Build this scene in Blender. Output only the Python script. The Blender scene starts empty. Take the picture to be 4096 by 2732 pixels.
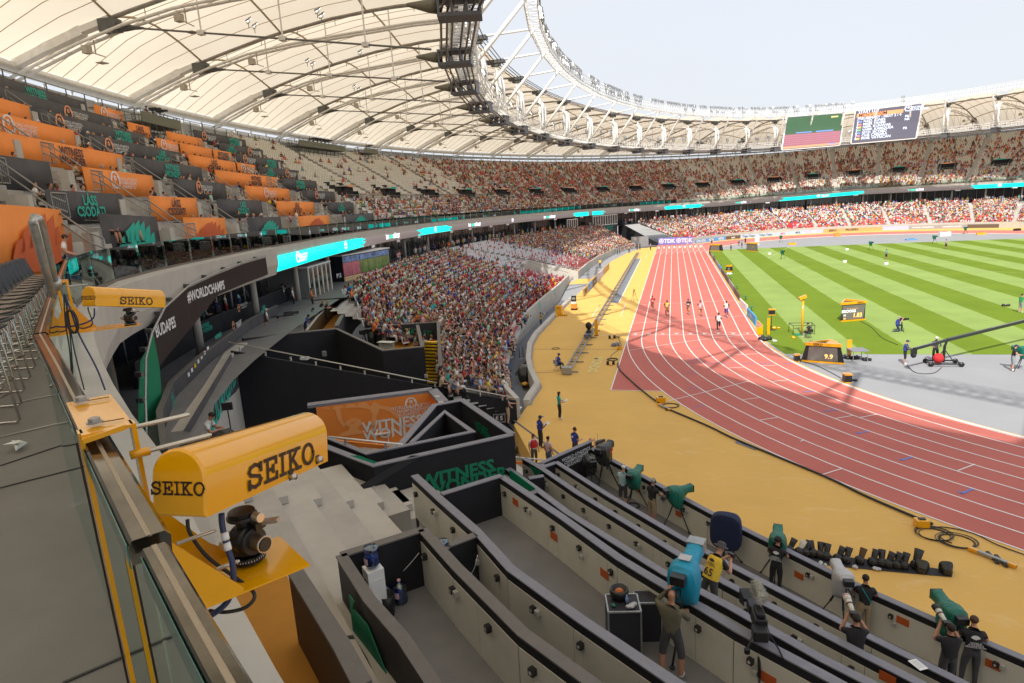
import bpy,bmesh,math,random
import numpy as np
from mathutils import Vector,Matrix,Euler
random.seed(7);rng=np.random.default_rng(11)
R=math.radians
S=bpy.context.scene
COL=S.collection
# camera
CP=np.array([-6.9763,-57.2852,12.1642]);YAW,PIT,ROL,FPX=-.258152,.211668,-.057904,626.583
fw=np.array([math.sin(YAW)*math.cos(PIT),math.cos(YAW)*math.cos(PIT),-math.sin(PIT)])
rt0=np.array([math.cos(YAW),-math.sin(YAW),0]);up0=np.cross(rt0,fw)
RT=rt0*math.cos(ROL)+up0*math.sin(ROL);UPV=-rt0*math.sin(ROL)+up0*math.cos(ROL)
cam=bpy.data.cameras.new('camera');camo=bpy.data.objects.new('camera',cam);COL.objects.link(camo)
cam.sensor_width=36;cam.lens=FPX/1024*36;cam.clip_start=.05;cam.clip_end=3000
M=Matrix.Identity(4)
for i in range(3):
 M[i][0]=RT[i];M[i][1]=UPV[i];M[i][2]=-fw[i];M[i][3]=CP[i]
camo.matrix_world=M
S.camera=camo
# sky, sun, exposure
SUN=Vector((-2.0,-29.0,32.3)).normalized()
w=bpy.data.worlds.new('World');S.world=w;w.use_nodes=True
nt=w.node_tree;bg=nt.nodes['Background']
sky=nt.nodes.new('ShaderNodeTexSky');sky.sky_type='NISHITA';sky.sun_disc=False
sky.sun_elevation=math.asin(SUN.z);sky.sun_rotation=math.atan2(SUN.x,SUN.y)
sky.air_density=1.2;sky.dust_density=4.0;sky.ozone_density=1.2;sky.altitude=100
nz=nt.nodes.new('ShaderNodeTexNoise');nz.inputs['Scale'].default_value=1.6;nz.inputs['Detail'].default_value=5
tc=nt.nodes.new('ShaderNodeTexCoord');mp=nt.nodes.new('ShaderNodeMapping');mp.inputs['Scale'].default_value=(1,1,3)
nt.links.new(tc.outputs['Generated'],mp.inputs[0]);nt.links.new(mp.outputs[0],nz.inputs['Vector'])
rp=nt.nodes.new('ShaderNodeMapRange');rp.inputs['From Min'].default_value=.35;rp.inputs['From Max'].default_value=.7
rp.inputs['To Min'].default_value=.84;rp.inputs['To Max'].default_value=.96
nt.links.new(nz.outputs['Fac'],rp.inputs['Value'])
mx=nt.nodes.new('ShaderNodeMix');mx.data_type='RGBA'
nt.links.new(rp.outputs[0],mx.inputs[0]);nt.links.new(sky.outputs[0],mx.inputs[6]);mx.inputs[7].default_value=(2.75,2.85,3.05,1)
nt.links.new(mx.outputs[2],bg.inputs[0]);bg.inputs[1].default_value=.13
sl=bpy.data.lights.new('sun','SUN');sl.energy=2.35;sl.angle=R(.6);sl.color=(1,.95,.88)
so=bpy.data.objects.new('sun',sl);COL.objects.link(so);so.rotation_euler=SUN.to_track_quat('Z','Y').to_euler()
vs=S.view_settings;vs.view_transform='Standard';vs.look='None';vs.gamma=1;vs.use_curve_mapping=False;vs.exposure=1.22
S.render.engine='CYCLES'
S.cycles.max_bounces=6;S.cycles.diffuse_bounces=4;S.cycles.glossy_bounces=3;S.cycles.transparent_max_bounces=10;S.cycles.transmission_bounces=4
# helpers
CX,CY=36.5,42.195
def G(u,v,z=0.):
 """point of the place that the photograph shows at (u, v), on the level z"""
 d=fw+RT*(u-512)/FPX-UPV*(v-341.5)/FPX;t=(z-CP[2])/d[2];p=CP+d*t
 return(float(p[0]),float(p[1]),float(z))
def PX(u,v,t):
 d=fw+RT*(u-512)/FPX-UPV*(v-341.5)/FPX;p=CP+d*t
 return Vector(p)
def onplane(u,v,P0,N):
 d=fw+RT*(u-512)/FPX-UPV*(v-341.5)/FPX;N=np.array(N,float);P0=np.array(P0,float)
 t=((P0-CP)@N)/(d@N);return Vector(CP+d*t)
def lin(c):
 return tuple(((x/12.92)if x<=.04045 else((x+.055)/1.055)**2.4)for x in c[:3])+(1,)
def hexc(h):return tuple(int(h[i:i+2],16)/255 for i in(0,2,4))
MATS={}
def mat(name,col,rough=.6,metal=0.,var=0.,vscale=8.,bump=0.,bscale=60.,spec=.5,coat=0.,emit=None,estr=1.):
 """procedural material: base colour with noise variation and fine relief"""
 if name in MATS:return MATS[name]
 m=bpy.data.materials.new(name);m.use_nodes=True;n=m.node_tree;b=n.nodes['Principled BSDF']
 c=tuple(col)[:3]+(1,)
 b.inputs['Base Color'].default_value=c;b.inputs['Roughness'].default_value=rough;b.inputs['Metallic'].default_value=metal
 b.inputs['Specular IOR Level'].default_value=spec;b.inputs['Coat Weight'].default_value=coat;b.inputs['Coat Roughness'].default_value=.08
 if emit:b.inputs['Emission Color'].default_value=tuple(emit)[:3]+(1,);b.inputs['Emission Strength'].default_value=estr
 if var or bump:
  t=n.nodes.new('ShaderNodeTexCoord')
 if var:
  z=n.nodes.new('ShaderNodeTexNoise');z.inputs['Scale'].default_value=vscale;z.inputs['Detail'].default_value=6;z.inputs['Roughness'].default_value=.65
  n.links.new(t.outputs['Object'],z.inputs['Vector'])
  r=n.nodes.new('ShaderNodeValToRGB');r.color_ramp.elements[0].position=.3;r.color_ramp.elements[1].position=.7
  r.color_ramp.elements[0].color=tuple(max(0,x*(1-var))for x in c[:3])+(1,)
  r.color_ramp.elements[1].color=tuple(min(1,x*(1+var))for x in c[:3])+(1,)
  n.links.new(z.outputs['Fac'],r.inputs[0]);n.links.new(r.outputs[0],b.inputs['Base Color'])
 if bump:
  z2=n.nodes.new('ShaderNodeTexNoise');z2.inputs['Scale'].default_value=bscale;z2.inputs['Detail'].default_value=4
  n.links.new(t.outputs['Object'],z2.inputs['Vector'])
  bp=n.nodes.new('ShaderNodeBump');bp.inputs['Strength'].default_value=bump;bp.inputs['Distance'].default_value=.01
  n.links.new(z2.outputs['Fac'],bp.inputs['Height']);n.links.new(bp.outputs[0],b.inputs['Normal'])
 MATS[name]=m;return m
class MB:
 """collects geometry with numpy-friendly lists; build() links ONE mesh object"""
 def __init__(s):s.v=[];s.f=[];s.m=[]
 def add(s,vs,fs,mi=0):
  k=len(s.v);s.v+=[tuple(map(float,p))for p in vs];s.f+=[tuple(i+k for i in f)for f in fs];s.m+=[mi]*len(fs);return s
 def box(s,c,d,rz=0.,mi=0,M=None):
  x,y,z=d[0]/2,d[1]/2,d[2]/2
  P=[Vector((a*x,b*y,e*z))for e in(-1,1)for a,b in((-1,-1),(1,-1),(1,1),(-1,1))]
  Q=M if M is not None else Matrix.Rotation(rz,3,'Z')
  P=[Q@p+Vector(c)for p in P]
  return s.add(P,[(0,3,2,1),(4,5,6,7),(0,1,5,4),(1,2,6,5),(2,3,7,6),(3,0,4,7)],mi)
 def beam(s,a,b,w,h=None,mi=0,up=(0,0,1)):
  a,b=Vector(a),Vector(b);h=h or w;d=(b-a)
  if d.length<1e-6:return s
  d.normalize();u=Vector(up)
  if abs(d.dot(u))>.98:u=Vector((1,0,0))
  x=d.cross(u).normalized();y=x.cross(d)
  P=[p+x*i*w/2+y*j*h/2 for p in(a,b)for i,j in((-1,-1),(1,-1),(1,1),(-1,1))]
  return s.add(P,[(0,1,2,3),(7,6,5,4),(0,4,5,1),(1,5,6,2),(2,6,7,3),(3,7,4,0)],mi)
 def tube(s,pts,r,n=6,mi=0,cap=True):
  pts=[Vector(p)for p in pts];k=len(s.v);L=len(pts);rr=r if hasattr(r,'__len__')else[r]*L
  pu=None
  for i,p in enumerate(pts):
   d=(pts[min(i+1,L-1)]-pts[max(i-1,0)])
   if d.length<1e-9:d=Vector((0,0,1))
   d.normalize()
   if pu is None:
    pu=Vector((0,0,1))if abs(d.z)<.9 else Vector((1,0,0))
   x=d.cross(pu)
   if x.length<1e-4:x=d.cross(Vector((0,1,.3)))
   x.normalize();y=x.cross(d);pu=y
   for j in range(n):
    a=2*math.pi*j/n;q=p+x*math.cos(a)*rr[i]+y*math.sin(a)*rr[i];s.v.append(tuple(q))
  for i in range(L-1):
   for j in range(n):
    a,b=k+i*n+j,k+i*n+(j+1)%n;s.f.append((a,a+n,b+n,b));s.m.append(mi)
  if cap:
   s.f.append(tuple(k+j for j in range(n)));s.m.append(mi)
   s.f.append(tuple(k+(L-1)*n+j for j in range(n-1,-1,-1)));s.m.append(mi)
  return s
 def prism(s,poly,z0,z1,mi=0):
  n=len(poly);P=[(x,y,z0)for x,y in poly]+[(x,y,z1)for x,y in poly]
  ar=sum(poly[i][0]*poly[(i+1)%n][1]-poly[(i+1)%n][0]*poly[i][1]for i in range(n))
  f=[tuple(range(n,2*n)),tuple(range(n-1,-1,-1))]+[(i,(i+1)%n,n+(i+1)%n,n+i)for i in range(n)]
  if ar<0:f=[tuple(reversed(q))for q in f]
  return s.add(P,f,mi)
 def ell(s,c,r,n=8,k=5,mi=0,M=None):
  P=[];Q=M or Matrix.Identity(3)
  for i in range(1,k):
   ph=math.pi*i/k
   for j in range(n):
    a=2*math.pi*j/n;P.append(Q@Vector((r[0]*math.sin(ph)*math.cos(a),r[1]*math.sin(ph)*math.sin(a),r[2]*math.cos(ph)))+Vector(c))
  P.append(Q@Vector((0,0,r[2]))+Vector(c));P.append(Q@Vector((0,0,-r[2]))+Vector(c));T=len(P)-2;B=T+1;f=[]
  for j in range(n):
   f.append((T,j,(j+1)%n));f.append((B,(k-2)*n+(j+1)%n,(k-2)*n+j))
  for i in range(k-2):
   for j in range(n):f.append((i*n+j,(i+1)*n+j,(i+1)*n+(j+1)%n,i*n+(j+1)%n))
  return s.add(P,f,mi)
 def lathe(s,prof,n=12,c=(0,0,0),M=None,mi=0):
  Q=M or Matrix.Identity(3);P=[]
  for r,z in prof:
   for j in range(n):a=2*math.pi*j/n;P.append(Q@Vector((r*math.cos(a),r*math.sin(a),z))+Vector(c))
  f=[(i*n+j,i*n+(j+1)%n,(i+1)*n+(j+1)%n,(i+1)*n+j)for i in range(len(prof)-1)for j in range(n)]
  f.append(tuple(range(n-1,-1,-1)));f.append(tuple((len(prof)-1)*n+j for j in range(n)))
  return s.add(P,f,mi)
 def mesh(s,name,ms):
  me=bpy.data.meshes.new(name);me.from_pydata(s.v,[],s.f)
  for m in(ms if isinstance(ms,(list,tuple))else[ms]):me.materials.append(m)
  if any(s.m):me.polygons.foreach_set('material_index',s.m)
  me.update();return me
 def build(s,name,ms,parent=None,smooth=False,loc=None):
  me=s.mesh(name,ms)
  if smooth:me.polygons.foreach_set('use_smooth',[True]*len(me.polygons))
  o=bpy.data.objects.new(name,me);COL.objects.link(o)
  if parent is not None:o.parent=parent
  if loc is not None:o.location=loc
  return o
def npmesh(name,V,F,ms,cols=None,mi=None,smooth=False):
 """V (n,3), F (m,4) or (m,3); fast path for big meshes"""
 V=np.asarray(V,np.float32);F=np.asarray(F,np.int32);k=F.shape[1]
 me=bpy.data.meshes.new(name);me.vertices.add(len(V));me.vertices.foreach_set('co',V.ravel())
 me.loops.add(F.size);me.loops.foreach_set('vertex_index',F.ravel())
 me.polygons.add(len(F));me.polygons.foreach_set('loop_start',np.arange(len(F),dtype=np.int32)*k)
 me.polygons.foreach_set('loop_total',np.full(len(F),k,np.int32))
 if mi is not None:me.polygons.foreach_set('material_index',np.asarray(mi,np.int32))
 for m in(ms if isinstance(ms,(list,tuple))else[ms]):me.materials.append(m)
 if cols is not None:
  a=me.color_attributes.new('Col','BYTE_COLOR','CORNER');c=np.ones((len(F),k,4),np.float32)
  cc=np.asarray(cols,np.float32);cc=np.where(cc<=.0031308,cc*12.92,1.055*np.power(np.maximum(cc,1e-6),1/2.4)-.055)
  c[:,:,:3]=cc[:,None,:];a.data.foreach_set('color_srgb',c.ravel())
 me.update(calc_edges=True)
 if smooth:me.polygons.foreach_set('use_smooth',[True]*len(F))
 return me
def link(name,me,parent=None):
 o=bpy.data.objects.new(name,me);COL.objects.link(o)
 if parent is not None:o.parent=parent
 return o
def tag(o,label=None,cat=None,group=None,kind=None):
 if label:o['label']=label
 if cat:o['category']=cat
 if group:o['group']=group
 if kind:o['kind']=kind
 return o
def thing(name,label,cat,loc=(0,0,0),rz=0.,group=None):
 o=bpy.data.objects.new(name,None);COL.objects.link(o);o.empty_display_size=.2
 o.location=loc;o.rotation_euler=(0,0,rz);return tag(o,label,cat,group)
def copytree(o,parent=None):
 c=o.copy();COL.objects.link(c)
 if parent is not None:c.parent=parent
 for ch in o.children:copytree(ch,c)
 return c
def ang(a,b):return math.atan2(b[1]-a[1],b[0]-a[0])
FC={}
def textmesh(s,size=1.,mname='x',m=None,bold=.0,shear=0.,align='CENTER',sp=1.):
 key=(s,size,mname,bold,shear,align,sp)
 if key in FC:return FC[key]
 cu=bpy.data.curves.new('t','FONT');cu.body=s;cu.size=size;cu.offset=bold*size;cu.shear=shear;cu.resolution_u=2
 cu.align_x=align;cu.align_y='CENTER';cu.space_character=sp;cu.space_line=.82;cu.extrude=.0
 o=bpy.data.objects.new('t',cu);COL.objects.link(o)
 dg=bpy.context.evaluated_depsgraph_get();me=bpy.data.meshes.new_from_object(o.evaluated_get(dg));me.materials.clear();me.materials.append(m)
 bpy.data.objects.remove(o);bpy.data.curves.remove(cu);FC[key]=me;return me
def text(s,pos,xd,yd,size,m,parent=None,bold=.02,name='lettering',shear=0.,align='CENTER',sx=1.,sp=1.):
 me=textmesh(s,size,m.name,m,bold,shear,align,sp)
 o=bpy.data.objects.new(name,me);COL.objects.link(o)
 x=Vector(xd).normalized();y=Vector(yd);y=(y-x*y.dot(x)).normalized();z=x.cross(y);Mx=Matrix.Identity(4)
 for i in range(3):Mx[i][0]=x[i]*sx;Mx[i][1]=y[i];Mx[i][2]=z[i];Mx[i][3]=pos[i]
 if parent is not None:o.parent=parent;Mx=parent.matrix_basis.inverted()@Mx if parent.parent is None else Mx
 o.matrix_local=Mx
 return o
def sf(t):
 T=((150,1),(200,1.),(208,1.005),(215.9,1.021),(219.5,1.0305),(222.6,1.0345),(226.9,1.0238),(231.3,1.0107),(234,1.003),(237,.998),(300,.998))
 return float(np.interp(math.degrees(t)%360,[a for a,_ in T],[b for _,b in T]))
def zo(t):
 t=math.degrees(t)%360
 return float(np.interp(t,[0,40,82,94,112,360],[.8,1.0,1.1,.5,0,0]))if t<300 else .8
def EL(t,a,b,z=0.,n=2.,k=1.):
 c,s=math.cos(t),math.sin(t)
 return Vector((CX+k*a*math.copysign(abs(c)**(2/n),c),CY+k*b*math.copysign(abs(s)**(2/n),s),z))
def ED(t,off,z=0.):
 return EL(t,81+off,118+off,z,2.,sf(t))
def UP(t,s):
 k=1+(sf(t)-1)*(1-s);p=EL(t,82+22*s,119+15*s,0,2,k);return p
def rz(t,s):return 10.5+13.2*s+zo(t)*(1-.3*s)
T0,T1=R(-8),R(262)
def trange(a,b,step):
 n=max(2,int(abs(b-a)/step)+1);return[R(x)for x in np.linspace(a,b,n)]
 # materials
m_white=mat('white_paint',(.78,.78,.76),.5)
m_steelw=mat('white_steel',(.72,.70,.66),.45,var=.12,vscale=2)
m_steeld=mat('dark_steel',(.10,.10,.095),.5,.2,var=.25,vscale=1.5)
m_steelm=mat('brown_grey_steel',(.27,.245,.21),.5,.1,var=.2,vscale=1)
m_cable=mat('steel_cable',(.20,.19,.18),.45,.4)
m_galv=mat('galvanised_steel',(.36,.37,.37),.45,.6,var=.15,vscale=6)
m_conc=mat('concrete',(.42,.395,.355),.85,var=.10,vscale=1.2,bump=.15,bscale=30)
m_concl=mat('pale_concrete',(.47,.445,.40),.85,var=.10,vscale=.8,bump=.1,bscale=20)
m_black=mat('black_fabric',(.010,.010,.014),.85,var=.2,vscale=2)
m_blackp=mat('black_panel',(.022,.022,.028),.6,var=.15,vscale=3)
m_cap=mat('grey_coping',(.20,.20,.235),.55,var=.10,vscale=5,bump=.1,bscale=80)
m_capd=mat('brown_grey_coping',(.135,.125,.115),.6,var=.1,vscale=5)
m_cream=mat('grey_cream_board',(.62,.61,.53),.6,var=.06,vscale=1.5)
m_floor=mat('grey_vinyl_floor',(.17,.17,.175),.55,var=.12,vscale=1.3,bump=.1,bscale=120)
m_orange=mat('orange_banner',(.85,.26,.04),.65,var=.07,vscale=.7)
m_orangel=mat('pale_orange_print',(.88,.37,.12),.65)
m_dark=mat('charcoal_banner',(.062,.060,.066),.7,var=.25,vscale=.8)
m_teal=mat('teal_print',(.01,.42,.32),.6)
m_green=mat('green_print',(.0,.20,.10),.6)
m_wprint=mat('white_print',(.75,.75,.75),.6)
m_bprint=mat('dark_print',(.05,.035,.045),.6)
m_seatw=mat('white_seat_plastic',(.66,.63,.56),.4,var=.08,vscale=.3)
m_black2=mat('black_plastic',(.015,.015,.017),.4)
m_yellow=mat('yellow_enamel',(.80,.37,.0),.22,coat=.6,var=.04,vscale=5)
m_yellowm=mat('yellow_board',(.80,.48,.02),.5)
m_glow_a=mat('amber_leds',(.5,.2,.02),.5,emit=(1,.55,.12),estr=.8)
def ground_mat(name,c,var,sc,worn=None):
 m=bpy.data.materials.new(name);m.use_nodes=True;n=m.node_tree;b=n.nodes['Principled BSDF'];b.inputs['Roughness'].default_value=.85
 b.inputs['Specular IOR Level'].default_value=.3
 t=n.nodes.new('ShaderNodeTexCoord');z=n.nodes.new('ShaderNodeTexNoise');z.inputs['Scale'].default_value=sc;z.inputs['Detail'].default_value=8;z.inputs['Roughness'].default_value=.6
 n.links.new(t.outputs['Object'],z.inputs[0]);r=n.nodes.new('ShaderNodeValToRGB');r.color_ramp.elements[0].position=.3;r.color_ramp.elements[1].position=.72
 r.color_ramp.elements[0].color=tuple(x*(1-var)for x in c)+(1,);r.color_ramp.elements[1].color=tuple(x*(1+var)for x in c)+(1,)
 n.links.new(z.outputs[0],r.inputs[0]);out=r.outputs[0]
 if worn:
  z2=n.nodes.new('ShaderNodeTexNoise');z2.inputs['Scale'].default_value=.45;z2.inputs['Detail'].default_value=12;z2.inputs['Roughness'].default_value=.78;z2.inputs['Distortion'].default_value=1.1
  mp=n.nodes.new('ShaderNodeMapping');mp.inputs['Rotation'].default_value=(0,0,.9);mp.inputs['Scale'].default_value=(1,2.2,1)
  n.links.new(t.outputs['Object'],mp.inputs[0]);n.links.new(mp.outputs[0],z2.inputs[0])
  r2=n.nodes.new('ShaderNodeMapRange');r2.inputs[1].default_value=.54;r2.inputs[2].default_value=.70;r2.inputs[4].default_value=.5
  sp=n.nodes.new('ShaderNodeSeparateXYZ');n.links.new(t.outputs['Object'],sp.inputs[0])
  r3=n.nodes.new('ShaderNodeMapRange');r3.inputs[1].default_value=-16;r3.inputs[2].default_value=-24;n.links.new(sp.outputs[1],r3.inputs[0])
  mu=n.nodes.new('ShaderNodeMath');mu.operation='MULTIPLY';n.links.new(z2.outputs[0],r2.inputs[0]);n.links.new(r2.outputs[0],mu.inputs[0]);n.links.new(r3.outputs[0],mu.inputs[1])
  mx=n.nodes.new('ShaderNodeMix');mx.data_type='RGBA';n.links.new(mu.outputs[0],mx.inputs[0]);n.links.new(out,mx.inputs[6]);mx.inputs[7].default_value=worn+(1,);out=mx.outputs[2]
 n.links.new(out,b.inputs['Base Color'])
 z3=n.nodes.new('ShaderNodeTexNoise');z3.inputs['Scale'].default_value=300;bp=n.nodes.new('ShaderNodeBump');bp.inputs['Strength'].default_value=.25;bp.inputs['Distance'].default_value=.004
 n.links.new(t.outputs['Object'],z3.inputs[0]);n.links.new(z3.outputs[0],bp.inputs['Height']);n.links.new(bp.outputs[0],b.inputs['Normal'])
 return m
m_tan=ground_mat('ochre_rubber',(.70,.425,.115),.05,.35,worn=(.80,.60,.34))
m_track=ground_mat('red_track_rubber',(.50,.145,.115),.07,.25)
m_grey=ground_mat('grey_rubber',(.285,.29,.30),.05,.3)
m_greyd=ground_mat('slate_rubber',(.19,.20,.22),.08,2.)
m_line=mat('line_paint',(.80,.78,.74),.6)
m_blue=mat('blue_mark_paint',(.10,.22,.62),.6)
def grass_mat():
 m=bpy.data.materials.new('mown_grass');m.use_nodes=True;n=m.node_tree;b=n.nodes['Principled BSDF'];b.inputs['Roughness'].default_value=.9;b.inputs['Specular IOR Level'].default_value=.15
 t=n.nodes.new('ShaderNodeTexCoord');sp=n.nodes.new('ShaderNodeSeparateXYZ');n.links.new(t.outputs['Object'],sp.inputs[0])
 zz=n.nodes.new('ShaderNodeTexNoise');zz.inputs['Scale'].default_value=1.2;zz.inputs['Detail'].default_value=3;n.links.new(t.outputs['Object'],zz.inputs[0])
 def ma(op,a,bb=None):
  q=n.nodes.new('ShaderNodeMath');q.operation=op
  for i,x in enumerate((a,bb)):
   if x is None:continue
   if isinstance(x,(int,float)):q.inputs[i].default_value=x
   else:n.links.new(x,q.inputs[i])
  return q.outputs[0]
 x=ma('ADD',sp.outputs[0],ma('MULTIPLY',ma('SUBTRACT',zz.outputs[0],.5),.25))
 s=ma('SINE',ma('MULTIPLY',ma('SUBTRACT',x,3.3),math.pi/3.47));st=n.nodes.new('ShaderNodeMapRange');st.inputs[1].default_value=-.06;st.inputs[2].default_value=.06;n.links.new(s,st.inputs[0])
 mx=n.nodes.new('ShaderNodeMix');mx.data_type='RGBA';mx.inputs[6].default_value=(.135,.205,.014,1);mx.inputs[7].default_value=(.235,.325,.085,1);n.links.new(st.outputs[0],mx.inputs[0])
 z=n.nodes.new('ShaderNodeTexNoise');z.inputs['Scale'].default_value=9;z.inputs['Detail'].default_value=8;z.inputs['Roughness'].default_value=.75;n.links.new(t.outputs['Object'],z.inputs[0])
 z4=n.nodes.new('ShaderNodeTexNoise');z4.inputs['Scale'].default_value=.25;z4.inputs['Detail'].default_value=6;n.links.new(t.outputs['Object'],z4.inputs[0])
 f=ma('ADD',ma('MULTIPLY',z.outputs[0],.7),ma('MULTIPLY',z4.outputs[0],.5))
 r=n.nodes.new('ShaderNodeMapRange');r.inputs[1].default_value=.3;r.inputs[2].default_value=.95;r.inputs[3].default_value=.72;r.inputs[4].default_value=1.3;n.links.new(f,r.inputs[0])
 m2=n.nodes.new('ShaderNodeMix');m2.data_type='RGBA';m2.blend_type='MULTIPLY';m2.inputs[0].default_value=1;n.links.new(mx.outputs[2],m2.inputs[6]);n.links.new(r.outputs[0],m2.inputs[7]);n.links.new(m2.outputs[2],b.inputs['Base Color'])
 bp=n.nodes.new('ShaderNodeBump');bp.inputs['Strength'].default_value=.6;bp.inputs['Distance'].default_value=.02;z3=n.nodes.new('ShaderNodeTexNoise');z3.inputs['Scale'].default_value=60
 n.links.new(t.outputs['Object'],z3.inputs[0]);n.links.new(z3.outputs[0],bp.inputs['Height']);n.links.new(bp.outputs[0],b.inputs['Normal'])
 return m
m_grass=grass_mat()
def struct(o):return tag(o,kind='structure')
# ground
def poly_obj(name,pts,z,m,kind='structure',thick=0):
 mb=MB()
 if thick:mb.prism(pts,z-thick,z)
 else:
  ar=sum(pts[i][0]*pts[(i+1)%len(pts)][1]-pts[(i+1)%len(pts)][0]*pts[i][1]for i in range(len(pts)))
  if ar<0:pts=pts[::-1]
  mb.add([(x,y,z)for x,y in pts],[tuple(range(len(pts)))])
 o=mb.build(name,m);o['kind']=kind;return o
m_city=mat('outer_ground',(.30,.29,.27),.9,var=.2,vscale=.05)
poly_obj('ground',[(-1500,-1500),(1500,-1500),(1500,1500),(-1500,1500)],-1.35,m_city)
edge=[(-15.8,-24.5),(-15.8,-19.9),(-15.82,-17.0),(-17.17,-13.1),(-18.11,-9.65),(-19.15,-4.4),(-19.55,0),(-19.64,10.1),(-19.6,22),(-19.6,38),(-22.6,38.2)]
oute=[tuple(EL(R(a),59.3,98.3,0,3.)[:2])for a in np.linspace(180,150,12)]
oute+=[tuple(EL(R(a),59.3,98.3,0,2.)[:2])for a in np.linspace(133,92,14)]+[tuple(EL(R(a),59.3,98.3,0,2.6)[:2])for a in np.linspace(88,-85,60)]+[(20,-54),(0,-52),(-9,-40),(-12,-33)]
poly_obj('runoff_surface',edge+oute,0,m_tan,thick=1.3)
poly_obj('moat_floor',[(-15.5,-26),(-23.6,-26),(-23.6,39),(-19.4,39),(-19.4,-10),(-15.5,-20)],-1.0,m_greyd,thick=.3)
mb=MB()
mb.add([(-22.4,28,-.99),(-19.62,28,-.99),(-19.62,38,.012),(-22.4,38,.012)],[(0,1,2,3)])
struct(mb.build('moat_ramp',m_grey))
poly_obj('side_path',[(-22.3,44.5),(-19.8,44.5),(-19.6,60),(-19.2,75),(-17.5,92),(-15,104),(-16.4,106.5),(-18.6,101.3),(-20.3,90),(-22.1,73)],.004,m_grey)
def ring(name,r0,r1,c,a0,a1,z,m,n=64):
 mb=MB();P=[];
 for i in range(n+1):
  a=R(a0+(a1-a0)*i/n)
  for r in(r0,r1):P.append((c[0]+r*math.cos(a),c[1]+r*math.sin(a),z))
 mb.add(P,[(2*i,2*i+1,2*i+3,2*i+2)if a1>a0 else(2*i,2*i+2,2*i+3,2*i+1)for i in range(n)]);return mb
LW=1.22;RAD=36.5;SL=84.39
mb=MB();z=.006
P=[];F=[]
def strip(mb,inner,outer,z):
 k=len(mb.v);n=len(inner)
 for a,b in zip(inner,outer):mb.v+=[(a[0],a[1],z),(b[0],b[1],z)]
 for i in range(n-1):mb.f.append((k+2*i,k+2*i+1,k+2*i+3,k+2*i+2));mb.m.append(0)
def loop(r,ex=0):
 c1=(RAD,0);c2=(RAD,SL);L=[]
 for a in np.linspace(180,360,73):L.append((c1[0]+r*math.cos(R(a)),c1[1]+r*math.sin(R(a))))
 for a in np.linspace(0,180,73):L.append((c2[0]+r*math.cos(R(a)),c2[1]+r*math.sin(R(a))))
 L.append(L[0]);return L
strip(mb,loop(RAD-.2),loop(RAD+9*LW+.05),z)
trk=struct(mb.build('running_track',m_track))
poly_obj('sprint_chute',[(-.0,SL-.5),(-9*LW-.05,SL-.5),(-9*LW-.05,114.4),(-0.,114.2)],.011,m_track)
poly_obj('runout_apron',[(-9*LW-.02,.5),(-9*LW-.02,-17.4),(-7.6,-17.5),(-9.2,-10),(-10.2,-4),(-10.8,.5)],.011,m_track)
circ=[(RAD+(RAD-.35)*math.cos(R(a)),(RAD-.35)*math.sin(R(a)))for a in np.linspace(180,360,60)]
circ2=[(RAD+(RAD-.35)*math.cos(R(a)),SL+(RAD-.35)*math.sin(R(a)))for a in np.linspace(0,180,60)]
poly_obj('grey_apron',circ+circ2,.005,m_grey)
gp=[(RAD+(RAD-.55)*math.cos(R(a)),(RAD-.55)*math.sin(R(a)))for a in np.linspace(180,191.6,8)]
gr=[(2*RAD-x,y)for x,y in gp[::-1]]
poly_obj('grass_pitch',gp+gr+[(2*RAD-1.2,92.6),(1.2,92.6),(.55,88)],.012,m_grass,kind='structure')
def curve_strip(mb,pts,w,z):
 pts=[Vector((p[0],p[1]))for p in pts];I=[];O=[]
 for i,p in enumerate(pts):
  d=pts[min(i+1,len(pts)-1)]-pts[max(0,i-1)];d.normalize();nn=Vector((-d.y,d.x))*w/2;I.append(p+nn);O.append(p-nn)
 strip(mb,I,O,z)
mb=MB();LWD=.075
for k in range(1,10):
 r=RAD+LW*k;curve_strip(mb,loop(r)[::-1],LWD,.016);curve_strip(mb,[(-LW*k,SL),(-LW*k,113)],LWD,.019)
curve_strip(mb,[(0,SL),(0,113)],LWD,.019)
curve_strip(mb,[(-9*LW,.5),(-9*LW,-17.4)],LWD,.021);curve_strip(mb,[(-9*LW,-17.4),(-7.67,-17.48)],LWD,.021)
curve_strip(mb,[(-9*LW,0),(0,0)],LWD,.022)
def gl(mb,a,b,w=.06,z=.024,n=1,bow=0):
 A,B=Vector(G(*a)[:2]),Vector(G(*b)[:2]);nn=Vector((-(B-A).y,(B-A).x)).normalized()
 curve_strip(mb,[A.lerp(B,i/max(n,1))+nn*bow*math.sin(math.pi*i/max(n,1))for i in range(n+1)],w,z)
def r1(x,y):return((2400+x*.34028)/4,(1240+y*.34028)/4)
def r2(x,y):return((3200+x*.38111)/4,(1500+y*.38111)/4)
def r3(x,y):return((2500+x*.25521)/4,(920+y*.25521)/4)
def zz(x0,y0,s):return lambda x,y:((x0+x*s)/4,(y0+y*s)/4)
Q1,Q2,Q3=zz(0,0,.58103),zz(1366,0,.58103),zz(2732,0,.58103)
Q4,Q5,Q6=zz(0,911,.58103),zz(1366,911,.58103),zz(2732,911,.58103)
Q7,Q8,Q9=zz(0,1822,.58103),zz(1366,1822,.58103),zz(2732,1822,.58103)
RA,RB,RC,RD,RE_=zz(1600,0,.38282),zz(2400,350,.34028),zz(3200,300,.38258),zz(1200,600,.34028),zz(1900,700,.34028)
RF,RG,RH,RI,RK=zz(0,300,.34028),zz(700,450,.34028),zz(1000,900,.29787),zz(800,1200,.42535),zz(1900,1200,.25521)
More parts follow.
